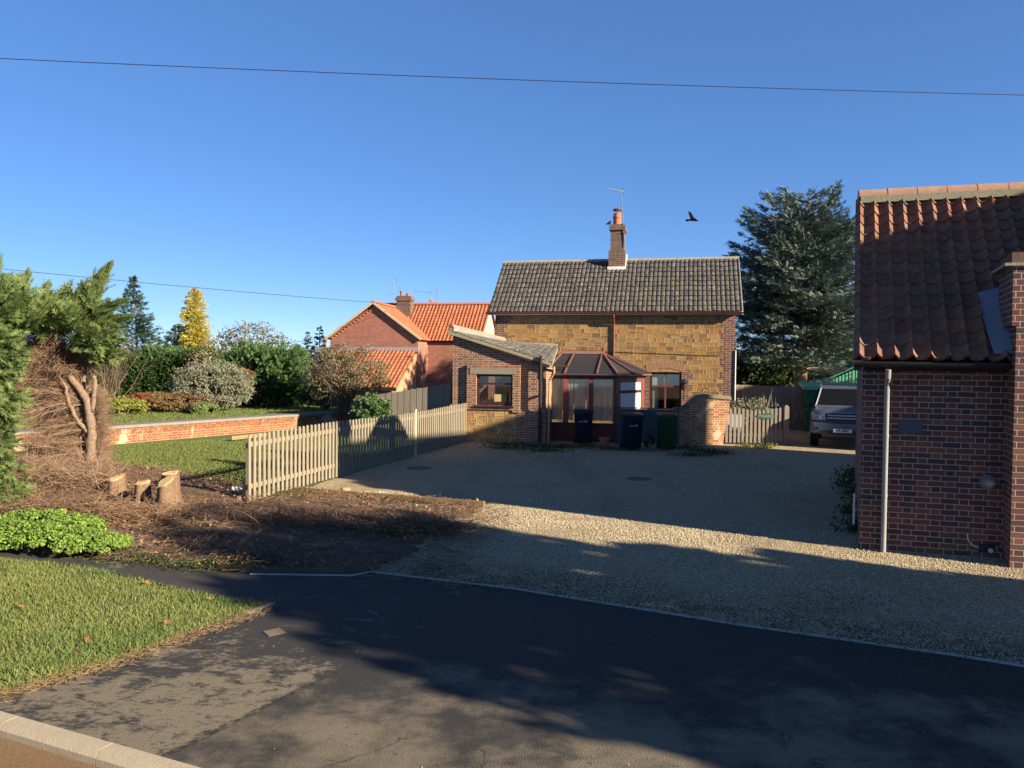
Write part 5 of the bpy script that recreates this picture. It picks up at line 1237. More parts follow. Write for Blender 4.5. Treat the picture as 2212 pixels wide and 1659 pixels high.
# ============ round covers in the gravel, square cover in the pavement
for (px, py), lb_ in (((905, 1011), 'round dark manhole cover in the gravel close to the picket fence'), ((1380, 1034), 'small round drain cover in the middle of the shaded gravel yard')):
    p = G(px, py); r_ = .30 if px < 1000 else .27
    tag(MB().lathe(p+Vector((0, 0, -.012)), [(r_, 0), (r_, .014), (r_-.03, .018), (r_-.03, .012), (.02, .012)], 24).build('manhole_cover', m_plain('rusty_cover', (.13, .10, .075), .9, .4, 15)), lb_, 'manhole cover')
ic = G(592, 1366); ip = thing('inspection_cover', ic, 'small square inspection cover with a diamond pattern set in the pavement', 'inspection cover', rz=R(38))
MB().box(-.085, .085, -.085, .085, .001, .006).build('frame', m_plain('pale_iron', (.08, .07, .055), .8), ip, world=False)
mb = MB()
for i in range(5): mb.box(-.075, .075, -.075+i*.031, -.075+i*.031+.022, .0061, .0095)
mb.build('plate', m_plain('iron_plate', (.115, .095, .07), .8), ip, world=False)

# ============ wires and birds
def wire(name, a, b, sag, r_, label, n=24):
    pts = [a.lerp(b, i/n)-Vector((0, 0, sag*4*(i/n)*(1-i/n))) for i in range(n+1)]
    return tag(MB().tube(pts, r_, 6).build(name, M['black']), label, 'wire')
wire('overhead_wire', P(-300, 112, 15), P(2600, 214, 17), .10, .0075, 'single overhead wire crossing the whole upper sky')
wire('overhead_wire', P(-200, 560, 26), P(912, 661, 48), .10, .012, 'lower overhead wire descending to the red brick house roof')
# telegraph pole far behind
tpb = P(702, 790, 58); tpt = P(702, 727, 58)
tp = thing('telegraph_pole', Vector((tpb.x, tpb.y, 0)), 'distant brown telegraph pole left of the red brick house', 'pole'); MB().tube([Vector((tpb.x, tpb.y, 0)), tpt], .13, 8).build('pole', M['bark'], tp); wire('overhead_wire', P(702, 731, 58), P(560, 745, 90), .05, .02, 'faint wire running left from the distant telegraph pole')
fp = P(531, 688, 60); f_ = thing('thin_pole', Vector((fp.x, fp.y, 0)), 'thin pale pole above the hedge right of the golden conifer', 'pole'); MB().tube([Vector((fp.x, fp.y, 0)), fp], .04, 6).build('pole', M['steel_dk'], f_)
def skin_body(name, chain, radii, mat, parent=None, edges=None, sub=2):
    me = bpy.data.meshes.new(name); me.from_pydata([tuple(c) for c in chain], edges or [(i, i+1) for i in range(len(chain)-1)], []); me.update()
    o = bpy.data.objects.new(name, me); COL.objects.link(o); m = o.modifiers.new('s', 'SKIN'); m.use_smooth_shade = True
    for v, r_ in zip(me.skin_vertices[0].data, radii): v.radius = (r_, r_)
    me.skin_vertices[0].data[0].use_root = True
    o.modifiers.new('u', 'SUBSURF').levels = sub; o.modifiers['u'].render_levels = sub
    dg = bpy.context.evaluated_depsgraph_get(); nm = bpy.data.meshes.new_from_object(o.evaluated_get(dg)); bpy.data.objects.remove(o); nm.name = name
    return link_mesh(name, nm, mat, parent)
def S34(px, py, Y=34.0): return P(px, py, Y)
fb = thing('flying_crow', S34(1495, 474), 'black crow flying with one wing raised, in the sky right of the chimney', 'bird')
skin_body('body', [S34(1485, 475.5), S34(1490, 475.3), S34(1496, 474), S34(1500, 474), S34(1504, 476), S34(1508, 477.5)], [.03, .045, .08, .085, .05, .018], M['feather'], fb)
def wing(tip, base, chord, fing, mat=M['feather']):
    tip = Vector(tip); base = Vector(base); d = tip-base; ch = Vector(chord); mb = MB(); top = []; bot = []
    for i in range(7):
        t_ = i/6; w_ = (1-.35*t_**2); c = base+d*t_; top.append(c+ch*.5*w_); bot.append(c-ch*.5*w_)
    th = Vector((0, .012, 0))
    mb.prism(top+bot[::-1], th)
    for k in range(fing):
        a = bot[-1].lerp(top[-1], (k+.5)/fing); b = a+d*.22*(1-.12*k)+ch*(.08*(k-fing/2)); s_ = ch.normalized()*.022; mb.prism([a-s_, a+s_, b], th)
    return mb
wing(S34(1490, 459), S34(1496, 473), Vector((.19, .03, -.02)), 4).build('wing', M['feather'], fb)
wing(S34(1492, 468, 34.6), S34(1497, 474, 34.2), Vector((.12, .02, 0)), 3).build('wing', M['feather'], fb)
MB().prism([S34(1488, 474), S34(1482, 473), S34(1481, 476), S34(1483, 479), S34(1489, 477)], (0, .015, 0)).build('tail', M['feather'], fb)
cyb = Vector(FH(sc-.24, -2.0, 7.76))
pb_ = thing('perched_bird', cyb, 'dark bird perched on the chimney beside the terracotta pot', 'bird')
def CB(px, py): return P(px, py, cyb.y)
skin_body('body', [CB(1308.5, 485), CB(1312, 483.5), CB(1315, 482.2), CB(1318, 480.5), CB(1319.5, 477.5), CB(1321.2, 478)], [.012, .03, .065, .055, .035, .008], m_plain('jackdaw_grey', (.03, .03, .035), .6), pb_)
for dx_ in (-.015, .02): MB().tube([CB(1316, 484)+Vector((dx_, dx_, .03)), Vector((CB(1316, 484).x+dx_, cyb.y+dx_, 7.76))], .006, 5).build('leg', M['feather'], pb_)
# ============ parked off-road car (front towards us)
carP = Vector((P(1821, 960, 23.1).x, 23.1, 0))
car = thing('parked_car', carP, 'dark grey-blue off-road car parked facing us, half hidden by the dark brick building', 'car', rz=R(-23.5))
m_paint = m_plain('grey_blue_car_paint', (.115, .125, .16), .32, .08, 3, metal=.35, spec=.5)
m_ctrim = m_plain('car_black_trim', (.02, .02, .022), .55, .1)
def ring(y, zb, zm, zt, w_, ct=.10, cb=.10, top=.86):
    h = [(w_*top*.55, zt), (w_*top, zt-.015), (w_*.97, zt-ct), (w_, zm), (w_*.99, zb+cb), (w_*.9, zb)]
    return [(-x, y, z) for x, z in reversed(h)]+[(x, y, z) for x, z in h]
def loft(mb, rings):
    n = len(rings[0]); b = len(mb.v)
    for r_ in rings: mb.v += r_
    for i in range(len(rings)-1):
        for j in range(n): mb.f.append((b+i*n+j, b+i*n+(j+1) % n, b+(i+1)*n+(j+1) % n, b+(i+1)*n+j))
    mb.f.append(tuple(b+j for j in range(n))); mb.f.append(tuple(b+(len(rings)-1)*n+j for j in range(n))[::-1])
mb = MB()
loft(mb, [ring(.05, .52, .80, 1.02, .86), ring(.0, .50, .80, 1.06, .90), ring(.12, .50, .82, 1.12, .945), ring(.5, .50, .85, 1.17, .955), ring(1.15, .50, .86, 1.22, .955), ring(1.3, .50, .86, 1.22, .955), ring(4.6, .50, .86, 1.18, .955), ring(4.75, .55, .86, 1.10, .93)])
body = mb.build('body', m_paint, car, smooth='auto', world=False)
mb = MB()
def cab(y, z, wb): return [(-wb, y, z), (-wb*.86, y, z+.0), (wb*.86, y, z), (wb, y, z)]
# greenhouse: pillars, roof
V_ = [(-.86, 1.18, 1.20), (.86, 1.18, 1.20), (.72, 1.92, 1.80), (-.72, 1.92, 1.80), (-.88, 4.6, 1.18), (.88, 4.6, 1.18), (.74, 4.5, 1.84), (-.74, 4.5, 1.84), (-.70, 2.15, 1.86), (.70, 2.15, 1.86)]
mb.add(V_, [(3, 2, 9, 8), (8, 9, 6, 7), (7, 6, 5, 4), (0, 3, 8, 7, 4), (1, 5, 6, 9, 2), (0, 1, 2, 3)])
mb.build('cabin', m_paint, car, world=False)
wsn = Vector((0, -.63, .78)).normalized()*.012
def wsp(x, t): return Vector((x*(.86-.14*t), 1.18+.74*t, 1.20+.60*t))+wsn
MB().prism([wsp(-.93, .10), wsp(.93, .10), wsp(.92, .90), wsp(-.92, .90)], wsn).build('windscreen', m_plain('car_glass', (.01, .012, .016), .4, .05, spec=.0), car, world=False)
MB().prism([wsp(-.98, .02)+wsn, wsp(-.93, .10)+wsn, wsp(-.92, .90)+wsn, wsp(-.97, .97)+wsn], wsn).build('pillar_trim', m_plain('pale_pillar', (.42, .45, .42), .4), car, world=False)
MB().box(-.74, -.70, 2.1, 4.4, 1.86, 1.90).box(.70, .74, 2.1, 4.4, 1.86, 1.90).build('roof_rail', m_plain('roof_rail_grey', (.22, .22, .22), .5), car, world=False)
for sx_ in (-1, 1):
    MB().prism([(sx_*.865, 1.35, 1.24), (sx_*.865, 2.3, 1.24), (sx_*.775, 2.3, 1.74), (sx_*.775, 1.85, 1.74)], (sx_*.03, 0, 0)).build('side_window', bpy.data.materials['car_glass'], car, world=False)
    mb = MB(); mb.box(-.09, .09, -.05, .05, 0, .16, lambda x, y, z: (sx_*1.03+x, 1.42+y, 1.16+z)); o = mb.build('door_mirror', m_ctrim, car, bevel=.03, world=False)
    # headlight cluster
    hl = MB().prism([(sx_*.49, -.02, .85), (sx_*.87, .015, .85), (sx_*.915, .05, 1.06), (sx_*.51, -.01, 1.06)], (0, .06, 0)); h_ = hl.build('headlight', m_plain('headlight_glass', (.20, .22, .25), .12, .3, 20, spec=.7), car, world=False)
    MB().lathe((0, 0, 0), [(.065, 0), (.07, .02), (.05, .03), (.03, .01)], 16).build('lens', M['steel'], h_, world=False).matrix_local = Matrix.Translation((sx_*.62, -.008, .955)) @ Matrix.Rotation(R(90), 4, 'X')
    MB().prism([(sx_*.80, -.02, .875), (sx_*.87, .0, .875), (sx_*.895, .03, 1.035), (sx_*.80, -.01, 1.035)], (0, -.01, 0)).build('indicator', m_plain('indicator_amber', (.55, .28, .16), .3), h_, world=False)
    wl_ = MB(); wl_.tube([(sx_*.70, .80, .38), (sx_*.73, .80, .38), (sx_*.93, .80, .38), (sx_*.95, .80, .38)], [.33, .38, .38, .34], 28); w_o = wl_.build('wheel', m_plain('tyre', (.015, .015, .016), .9), car, smooth='auto', world=False)
    MB().tube([(sx_*.951, .80, .38), (sx_*.965, .80, .38)], .24, 20).build('rim', M['steel'], w_o, world=False)
    wl_ = MB(); wl_.tube([(sx_*.70, 3.7, .38), (sx_*.73, 3.7, .38), (sx_*.93, 3.7, .38), (sx_*.95, 3.7, .38)], [.33, .38, .38, .34], 28); wl_.build('wheel', bpy.data.materials['tyre'], car, smooth='auto', world=False)
mb = MB(); loft(mb, [ring(-.10, .47, .60, .76, .84, .05, .05, .97), ring(-.05, .44, .60, .80, .93, .05, .05, .97), ring(.25, .44, .62, .82, .965, .05, .05, .97)]); mb.build('bumper', m_paint, car, smooth='auto', world=False)
MB().box(-.60, .60, -.125, -.09, .42, .56).build('lower_intake', m_ctrim, car, world=False)
for sx_ in (-1, 1): MB().tube([(sx_*.74, -.125, .60), (sx_*.74, -.09, .60)], .05, 14).build('fog_lamp', m_ctrim, car, world=False)
gr = MB().box(-.47, .47, -.035, .01, .86, 1.04).build('grille', m_ctrim, car, world=False)
mb = MB()
for z in (.90, .985):
    mb.box(-.45, .45, -.042, -.036, z, z+.02)
    for i in range(12): mb.box(-.44+i*.075, -.44+i*.075+.045, -.046, -.0425, z+.022, z+.045)
mb.build('grille_bars', m_plain('grille_silver', (.5, .52, .56), .3, .1, metal=.6), gr, world=False)
def text_mesh(name, s, size, mat, parent, loc, rotx=90, align='CENTER', ext=.003, bold=0):
    c = bpy.data.curves.new(name, 'FONT'); c.body = s; c.size = size; c.align_x = align; c.align_y = 'CENTER'; c.extrude = ext; c.offset = bold
    o = bpy.data.objects.new(name, c); COL.objects.link(o); dg = bpy.context.evaluated_depsgraph_get()
    me = bpy.data.meshes.new_from_object(o.evaluated_get(dg)); bpy.data.objects.remove(o); me.transform(Matrix.Translation(loc) @ Matrix.Rotation(R(rotx), 4, 'X'))
    me.materials.clear(); return link_mesh(name, me, mat, parent, False)
np_ = MB().box(-.28, .24, -.145, -.128, .50, .61).build('number_plate', m_plain('plate_white', (.45, .47, .52), .5, .05), car, world=False)
text_mesh('plate_text', 'P5 RRV', .105, M['black'], np_, (-.02, -.147, .555), bold=.003)
text_mesh('bonnet_lettering', 'LAND ROVER', .075, bpy.data.materials['grille_silver'], car, (0, .02, 1.075), rotx=75)
# things in the windscreen
MB().tube([(-.42+.17*math.cos(a), 1.62, 1.40+.12*math.sin(a)) for a in np.linspace(0, 2*math.pi, 18)], .014, 6).build('steering_wheel', m_plain('pale_wheel', (.3, .32, .3), .6), car, world=False)

# ============ vegetation
def trunk_tree(name, base, label, cat, trunk_pts, rads, tmat, group=None):
    t = thing(name, base, label, cat, group)
    MB().tube(trunk_pts, rads, 10).build('trunk', tmat, t, smooth=True); return t
def add_crown(t, parts, mat, name='crown'):
    V, F = merge(parts); return np_mesh(name, V, F, mat, t)
def vec3(p): return np.array([p.x, p.y, p.z])

M['cedar'] = m_leaf('blue_cedar_needles', (.05, .075, .065), (.14, .185, .155), .7, .1, (.21, .25, .18))
M['blue_con'] = m_leaf('blue_green_needles', (.03, .065, .05), (.10, .16, .12), .7, .15)
M['gold'] = m_leaf('golden_foliage', (.30, .26, .03), (.62, .52, .09), .7, .3, (.70, .62, .22))
M['ley'] = m_leaf('leylandii_foliage', (.035, .075, .03), (.09, .155, .05), .7, .2, (.16, .23, .06))
M['ley_lit'] = m_leaf('bright_conifer_foliage', (.06, .105, .04), (.175, .23, .075), .7, .25, (.34, .34, .11))
M['hedge'] = m_leaf('dark_hedge_leaf', (.018, .045, .015), (.06, .11, .03), .6, .1)
M['greybush'] = m_leaf('grey_olive_leaf', (.13, .135, .09), (.29, .29, .20), .7, .2)
M['heather'] = m_leaf('bronze_heather', (.11, .075, .035), (.22, .13, .06), .8, .2, (.19, .19, .07))
M['redbush'] = m_leaf('red_leaf', (.13, .03, .02), (.26, .08, .04), .7, .2)
M['lime'] = m_leaf('yellow_green_leaf', (.17, .20, .035), (.33, .34, .07), .7, .3)
M['euph'] = m_leaf('bright_green_leaf', (.07, .14, .025), (.28, .40, .075), .6, .3)
M['brownleaf'] = m_leaf('brown_sparse_leaf', (.10, .085, .05), (.22, .19, .11), .8, .2, (.17, .20, .08))
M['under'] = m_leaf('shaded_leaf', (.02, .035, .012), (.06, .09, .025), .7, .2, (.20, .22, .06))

# --- large blue cedar
cb_ = Vector((P(1731, 790, 36).x, 36.0, 0)); H = 11.0
H = 10.5
ced = trunk_tree('cedar_tree', cb_, 'tall blue cedar with layered branches standing between the cottage and the dark brick building', 'tree', [cb_, cb_+Vector((0, 0, 5)), cb_+Vector((.15, 0, 9)), cb_+Vector((.2, 0, H))], [.30, .22, .12, .03], M['bark'])
parts = []; limbs = MB()
prof = lambda z: .93*np.interp(z*1.05, [1.8, 3, 5, 6.5, 8, 9.5, 10.6, 11.1], [3.4, 3.6, 3.8, 3.8, 3.4, 2.7, 1.7, .7])
for i in range(560):
    z = random.triangular(1.5, 10.45, 5.5); az = random.uniform(0, 2*math.pi); Lb = prof(z)*random.uniform(.62, 1.08)*(1.0 if math.cos(az) > -.3 else 1.05)
    up = .06+.055*max(0, z-4.5); d = Vector((math.cos(az), math.sin(az), up)).normalized(); s0 = cb_+Vector((.1, 0, z))
    pts = [s0+d*Lb*t_+Vector((0, 0, -.25*t_**2*Lb*(.5 if z < 6 else .1)+.12*t_**3*Lb)) for t_ in np.linspace(0, 1, 6)]
    if i < 70: limbs.tube(pts, [.06, .05, .04, .03, .02, .01], 5, cap=False)
    n = int(62*Lb/3)+18; t_ = RNG.uniform(.08, 1.0, n)**.75; k = np.minimum((t_*5).astype(int), 4); fr = t_*5-k; A = np.array([tuple(p) for p in pts])
    C = A[k]*(1-fr[:, None])+A[k+1]*fr[:, None]; side = np.array([-math.sin(az), math.cos(az), 0]); sp__ = (1.05-t_)*Lb*.32+.08
    C = C+side*(RNG.uniform(-1, 1, n)*sp__)[:, None]+np.stack([np.zeros(n), np.zeros(n), RNG.normal(0, .07, n)], 1)
    D = unit(np.array(tuple(d))*.9+side*RNG.uniform(-.9, .9, n)[:, None]+RNG.normal(size=(n, 3))*.25+np.array([0, 0, .12])); parts.append(sprays_np(C, D, RNG.uniform(.20, .46, n), .42, 4, .04, .15))
limbs.build('limbs', M['bark'], ced); add_crown(ced, parts, M['cedar'])

# --- shaded trees behind the cedar and behind the cottage's right end
def bush(name, c, rad, n, size, mat, label, cat, nclump=45, cl=.34, asp=.55, stems=6, low=-.5, inner=.35, group=None, spray=False, stem_mat=None, flat=.75, up=.2):
    base = Vector((c[0], c[1], c[2]-rad[2]*.95)); t = thing(name, base, label, cat, group)
    sm__ = MB()
    for k in range(stems):
        a = random.uniform(0, 6.28); r_ = random.uniform(.2, .7); sm__.tube([base+Vector((random.uniform(-.08, .08), random.uniform(-.08, .08), 0)), Vector((c[0]+math.cos(a)*rad[0]*r_*.5, c[1]+math.sin(a)*rad[1]*r_*.5, c[2]-rad[2]*.2)), Vector((c[0]+math.cos(a)*rad[0]*r_, c[1]+math.sin(a)*rad[1]*r_, c[2]+rad[2]*.5))], [.05, .03, .01], 5)
    sm__.build('stems', stem_mat or M['bark'], t)
    C, out = clumpy(c, rad, n, nclump, cl, flat, inner, low)
    C2, o2 = clumpy(c, tuple(r_*1.13 for r_ in rad), max(10, n//7), nclump, cl*.45, 1.2, .75, low); C = np.concatenate([C, C2]); out = np.concatenate([out, o2])
    if spray: V, F = sprays_np(C, unit(out*.8+RNG.normal(size=C.shape)*.45+np.array([0, 0, .35])), size*RNG.uniform(.6, 1.3, len(C)), .5, 4, .02, .2)
    else: V, F = leaves_np(C, size, asp, up, out, .7)
    np_mesh('foliage', V, F, mat, t); return t
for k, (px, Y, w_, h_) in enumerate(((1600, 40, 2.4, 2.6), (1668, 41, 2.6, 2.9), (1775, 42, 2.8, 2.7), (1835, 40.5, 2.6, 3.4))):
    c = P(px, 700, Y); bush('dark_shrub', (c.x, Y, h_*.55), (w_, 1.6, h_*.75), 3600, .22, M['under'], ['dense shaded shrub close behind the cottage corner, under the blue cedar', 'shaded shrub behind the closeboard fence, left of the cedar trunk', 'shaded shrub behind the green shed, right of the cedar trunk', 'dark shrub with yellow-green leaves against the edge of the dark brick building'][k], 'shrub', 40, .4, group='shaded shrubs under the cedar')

# --- conifers on the left skyline
def conifer(name, base, H, rmax, label, mat, dens=1.0, tip=.0, bare=.0, droop=.05, up=.15, pw=.85, size=.3):
    t = trunk_tree(name, base, label, 'tree', [base, base+Vector((tip*.4, 0, H*.6)), base+Vector((tip, 0, H*.985))], [.04*H*.4+.02, .02*H*.4, .008], M['bark'])
    parts = []; n = int(240*dens)
    for i in range(n):
        f = random.uniform(.04, 1)**.8; z = H*f; Lb = rmax*((1-f)**pw)*random.uniform(.6, 1.15)+.06; az = random.uniform(0, 6.283)
        d = np.array([math.cos(az), math.sin(az), up]); m = int(10+26*Lb/rmax); t_ = RNG.uniform(.1, 1, m)
        C = np.array([base.x+tip*f, base.y, base.z+z])+d*(Lb*t_)[:, None]+RNG.normal(size=(m, 3))*.05*Lb; side = np.array([-math.sin(az), math.cos(az), 0])
        C = C+side*(RNG.uniform(-1, 1, m)*(1.1-t_)*Lb*.35)[:, None]
        D = unit(d+RNG.normal(size=(m, 3))*.35); parts.append(sprays_np(C, D, RNG.uniform(.6, 1.2, m)*size*(.5+.5*(1-f)), .5, 4, droop, .2))
    add_crown(t, parts, mat); return t
bP = P(300, 800, 38); conifer('blue_conifer', Vector((bP.x, 38, PZ)), 6.0, 2.9, 'blue-green conifer with a thin bent leader on the left skyline', M['blue_con'], 1.1, tip=-.30, size=.34, pw=1.15)
bP = P(352, 800, 38.5); conifer('blue_conifer', Vector((bP.x, 38.5, PZ)), 3.7, 1.7, 'low dark conifer spreading right of the blue-green conifer', M['blue_con'], .8, tip=.8, size=.32)
bP = P(420, 800, 39); conifer('golden_conifer', Vector((bP.x, 39, PZ)), 5.55, 1.18, 'bright golden yellow conifer standing above the dark hedge', M['gold'], 3.0, droop=.45, up=-.05, pw=.45, size=.20)
for px, Y, h_, r_, lb_ in ((665, 52, 4.4, 1.1, 'small dark spruce on the skyline, left one of the distant group'), (690, 50, 4.7, 1.1, 'small dark spruce in front of the telegraph pole')):
    bP = P(px, 800, Y); conifer('small_spruce', Vector((bP.x, Y, 0)), h_, r_, lb_, M['blue_con'], .5, size=.28)
# --- clipped dark hedge
hA, hB = P(150, 860, 34.0), P(478, 860, 34.5); hg = thing('clipped_hedge', Vector((hA.x, 34, PZ)), 'long clipped dark green hedge behind the bronze heather bed', 'hedge')
n = 26000; fx = RNG.uniform(0, 1, n); sideP = RNG.uniform(0, 1, n); zt_ = 2.45+.18*np.sin(fx*9)+.10*np.sin(fx*31)
front = sideP < .62; z = np.where(front, RNG.uniform(PZ, 1, n)*0+RNG.uniform(0, 1, n)*(zt_-PZ)+PZ, zt_+RNG.normal(0, .10, n)); y = np.where(front, 33.4+RNG.normal(0, .07, n)+.05*np.sin(fx*60), RNG.uniform(33.4, 35.2, n))
C = np.stack([hA.x+(hB.x-hA.x)*fx, y, z], 1); D = unit(np.where(front[:, None], np.array([0, -1.0, .25]), np.array([0, -.2, 1.0]))+RNG.normal(size=(n, 3))*.45)
V, F = sprays_np(C, D, RNG.uniform(.12, .24, n), .55, 3, 0, .28); np_mesh('foliage', V, F, M['hedge'], hg)
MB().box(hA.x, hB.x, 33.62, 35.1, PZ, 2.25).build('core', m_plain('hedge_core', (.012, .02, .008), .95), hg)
n = 5200; fx = RNG.uniform(0, 1, n); C = np.stack([hA.x+(hB.x-hA.x)*fx, RNG.uniform(33.5, 35.4, n), 2.42+RNG.uniform(0, .45, n)*(.5+.5*np.sin(fx*13))], 1)
V, F = sprays_np(C, unit(RNG.normal(size=(n, 3))*.5+np.array([0, -.1, 1.0])), RNG.uniform(.2, .42, n), .5, 4, 0, .18); np_mesh('loose_top_growth', V, F, M['ley'], hg)
# brown and pale shrubs above the hedge
c = P(535, 735, 39); bush('autumn_shrub', (c.x, 39, 3.1), (1.9, 1.2, 1.15), 3200, .13, M['brownleaf'], 'pale brown half-bare shrub rising above the hedge right of the golden conifer', 'shrub', 45, .35, stems=16)
c = P(455, 800, 33.3); bush('autumn_shrub', (c.x, 33.2, 1.9), (1.35, .7, 1.0), 1800, .13, M['brownleaf'], 'brown-leaved shrub just behind the round grey bush', 'shrub', 30, .35, stems=10)
c = P(560, 810, 34); bush('leylandii_mound', (c.x, 33.6, 1.55), (1.95, 1.7, 1.38), 9000, .30, M['ley'], 'broad dark green leylandii mound right of the grey bush', 'tree', 60, .3, spray=True, low=-.9, inner=.5)
c = P(625, 810, 33.5); bush('leylandii_mound', (c.x, 33.2, 1.55), (.95, 1.1, 1.35), 5000, .26, M['ley'], 'narrower leylandii mound joined to the right of the broad one', 'tree', 40, .32, spray=True, low=-.9, inner=.5)
c = P(524, 820, 31.6); bush('red_shrub', (c.x, 31.3, 1.35), (.55, .5, .75), 1500, .10, M['redbush'], 'dark red leaved shrub peeping out behind the right side of the grey bush', 'shrub', 22, .4)
c = P(452, 845, 29.6); bush('grey_bush', (c.x, 29.9, 1.42), (1.45, 1.2, 1.0), 20000, .075, M['greybush'], 'large rounded grey-green bush on the raised platform lawn', 'shrub', 220, .17, low=-.75, inner=.6, asp=.45)
c = P(278, 888, 27.4); bush('lime_shrub', (c.x, 27.0, .78), (.72, .6, .36), 3800, .07, M['lime'], 'low yellow-green shrub at the left end of the heather bed', 'shrub', 40, .3, low=-.6, inner=.5)
for k, (px, Y, w_, h_, mt, lb_) in enumerate(((300, 28.3, .35, .40, 'redbush', 'small dark red shrub squeezed between the lime shrub and the bronze heather'), (335, 28.7, 1.15, .42, 'heather', 'bronze heather mound, left one in front of the clipped hedge'), (398, 28.9, 1.1, .40, 'heather', 'bronze heather mound touching the grey bush'), (443, 28.4, .36, .22, 'ley_lit', 'spiky yellow-green plant at the left foot of the grey bush'))):
    c = P(px, 880, Y); bush('heather_mound', (c.x, Y, PZ+h_*.7), (w_, .8, h_), 3600, .075, M[mt], lb_, 'shrub', 50, .28, low=-.5, inner=.5, stems=3)
# bare twiggy shrubs on the skyline between trees
def bare_shrub(name, base, H, W, n, label, mat='bark_pale', r_=.012, cat='shrub'):
    t = thing(name, base, label, cat); S = np.tile(vec3(base), (n, 1))+RNG.normal(size=(n, 3))*np.array([.12, .12, 0]); D = unit(np.stack([RNG.normal(0, W/H*.55, n), RNG.normal(0, W/H*.4, n), np.ones(n)], 1))
    V, F = twigs_np(S, D, H*RNG.uniform(.6, 1.05, n), r_, 5, .10); np_mesh('stems', V, F, M[mat], t)
    m = n*14; k = RNG.integers(0, n, m); f = RNG.uniform(.35, .95, m); S2 = S[k]+D[k]*(H*.75*f)[:, None]; V, F = twigs_np(S2, unit(D[k]+RNG.normal(size=(m, 3))*.6), RNG.uniform(.12, .32, m)*H*.5, r_*.45, 3, .2); np_mesh('twigs', V, F, M[mat], t); return t
bP = P(232, 800, 30); bare_shrub('bare_shrub', Vector((bP.x, 30, PZ)), 3.6, 2.0, 26, 'leafless grey shrub seen between the foreground conifer and the blue-green conifer')
bP = P(600, 800, 42); bare_shrub('bare_shrub', Vector((bP.x, 42, 0)), 4.2, 3.0, 18, 'thin leafless shrub on the skyline right of the pale brown shrub')

# --- half-bare bush in front of the lean-to roof
bP = P(744, 893, 29.8); hb_ = Vector((bP.x, 29.8, PZ-.02)); t = bare_shrub('twiggy_bush', hb_, 2.8, 2.0, 64, 'large half-bare twiggy bush in front of the orange lean-to roof', 'bark', .022, 'shrub')
n = 15000; C, out = clumpy((hb_.x+.12, hb_.y, 2.0), (1.62, 1.1, 1.15), n, 130, .2, .9, .3, -.7); V, F = leaves_np(C, .075, .5, .2); np_mesh('foliage', V, F, M['brownleaf'], t)
bP = P(800, 880, 24.6); bush('green_shrub', (bP.x, 24.7, .80), (.55, .4, .55), 1500, .12, M['ley'], 'small green shrub at the right foot of the twiggy bush', 'shrub', 20, .4)
for px, Y in ((700, 31),): 
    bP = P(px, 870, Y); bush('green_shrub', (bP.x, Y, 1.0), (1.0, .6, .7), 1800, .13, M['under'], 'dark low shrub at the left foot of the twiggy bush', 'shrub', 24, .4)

# --- big foreground conifer with dead lower branches (left)
tb_ = G(196, 1032); cz = 3.0
fc = thing('foreground_conifer', tb_, 'big ragged green conifer with dead brown lower branches and bare trunks, at the left edge', 'tree')
def W(px, py, Y): return P(px, py, Y)
Yt = tb_.y
def tr(name, pxs, rads, Y=Yt, mat=M['bark_pale'], dy=0):
    pts = [W(px, py, Y+dy*i) for i, (px, py) in enumerate(pxs)]
    pts[0].z = max(pts[0].z, 0) if pts[0].z < .3 else pts[0].z
    P2, R2 = [], []
    for i in range(len(pts)-1):
        for k in range(5):
            f = k/5; P2.append(pts[i].lerp(pts[i+1], f)+Vector((random.gauss(0, .008), random.gauss(0, .008), 0))); R2.append((rads[i]*(1-f)+rads[i+1]*f)*random.uniform(.86, 1.16))
    P2.append(pts[-1]); R2.append(rads[-1])
    if name == 'trunk': R2[0] *= 1.35; R2[1] *= 1.15
    pts, rads = P2, R2
    return MB().tube(pts, rads, 10).build(name, mat, fc, smooth=True)
tr('trunk', [(197, 1034), (196, 985), (199, 930), (190, 870), (176, 845), (140, 800), (118, 760), (105, 700), (95, 640)], [.12, .095, .085, .08, .075, .065, .05, .035, .02])
tr('limb', [(165, 640), (190, 615), (222, 585)], [.02, .015, .006])
tr('limb', [(192, 935), (168, 910), (150, 875), (140, 830), (112, 790)], [.05, .04, .035, .028, .02], dy=-.05)
tr('limb', [(200, 890), (205, 830), (203, 812)], [.05, .042, .038], dy=.03)
tr('limb', [(185, 1028), (150, 985), (138, 930), (120, 880)], [.05, .04, .035, .02], dy=.05)
tr('limb', [(176, 1030), (178, 960), (176, 900), (182, 800), (200, 700), (222, 620), (236, 590)], [.06, .055, .05, .045, .035, .02, .01], dy=.10)
# dead branch mass: long fine branches sweeping left, drooping, plus short spikes to the right
ax = []
for (px, py) in ((197, 1020), (196, 985), (199, 930), (190, 870), (176, 845), (140, 800), (118, 760)): ax.append(vec3(W(px, py, Yt)))
ax = np.array(ax)
def along(n, a=0.0, b=1.0):
    f = RNG.uniform(a, b, n)*(len(ax)-1); k = np.minimum(f.astype(int), len(ax)-2); fr = (f-k)[:, None]; return ax[k]*(1-fr)+ax[k+1]*fr
parts = []
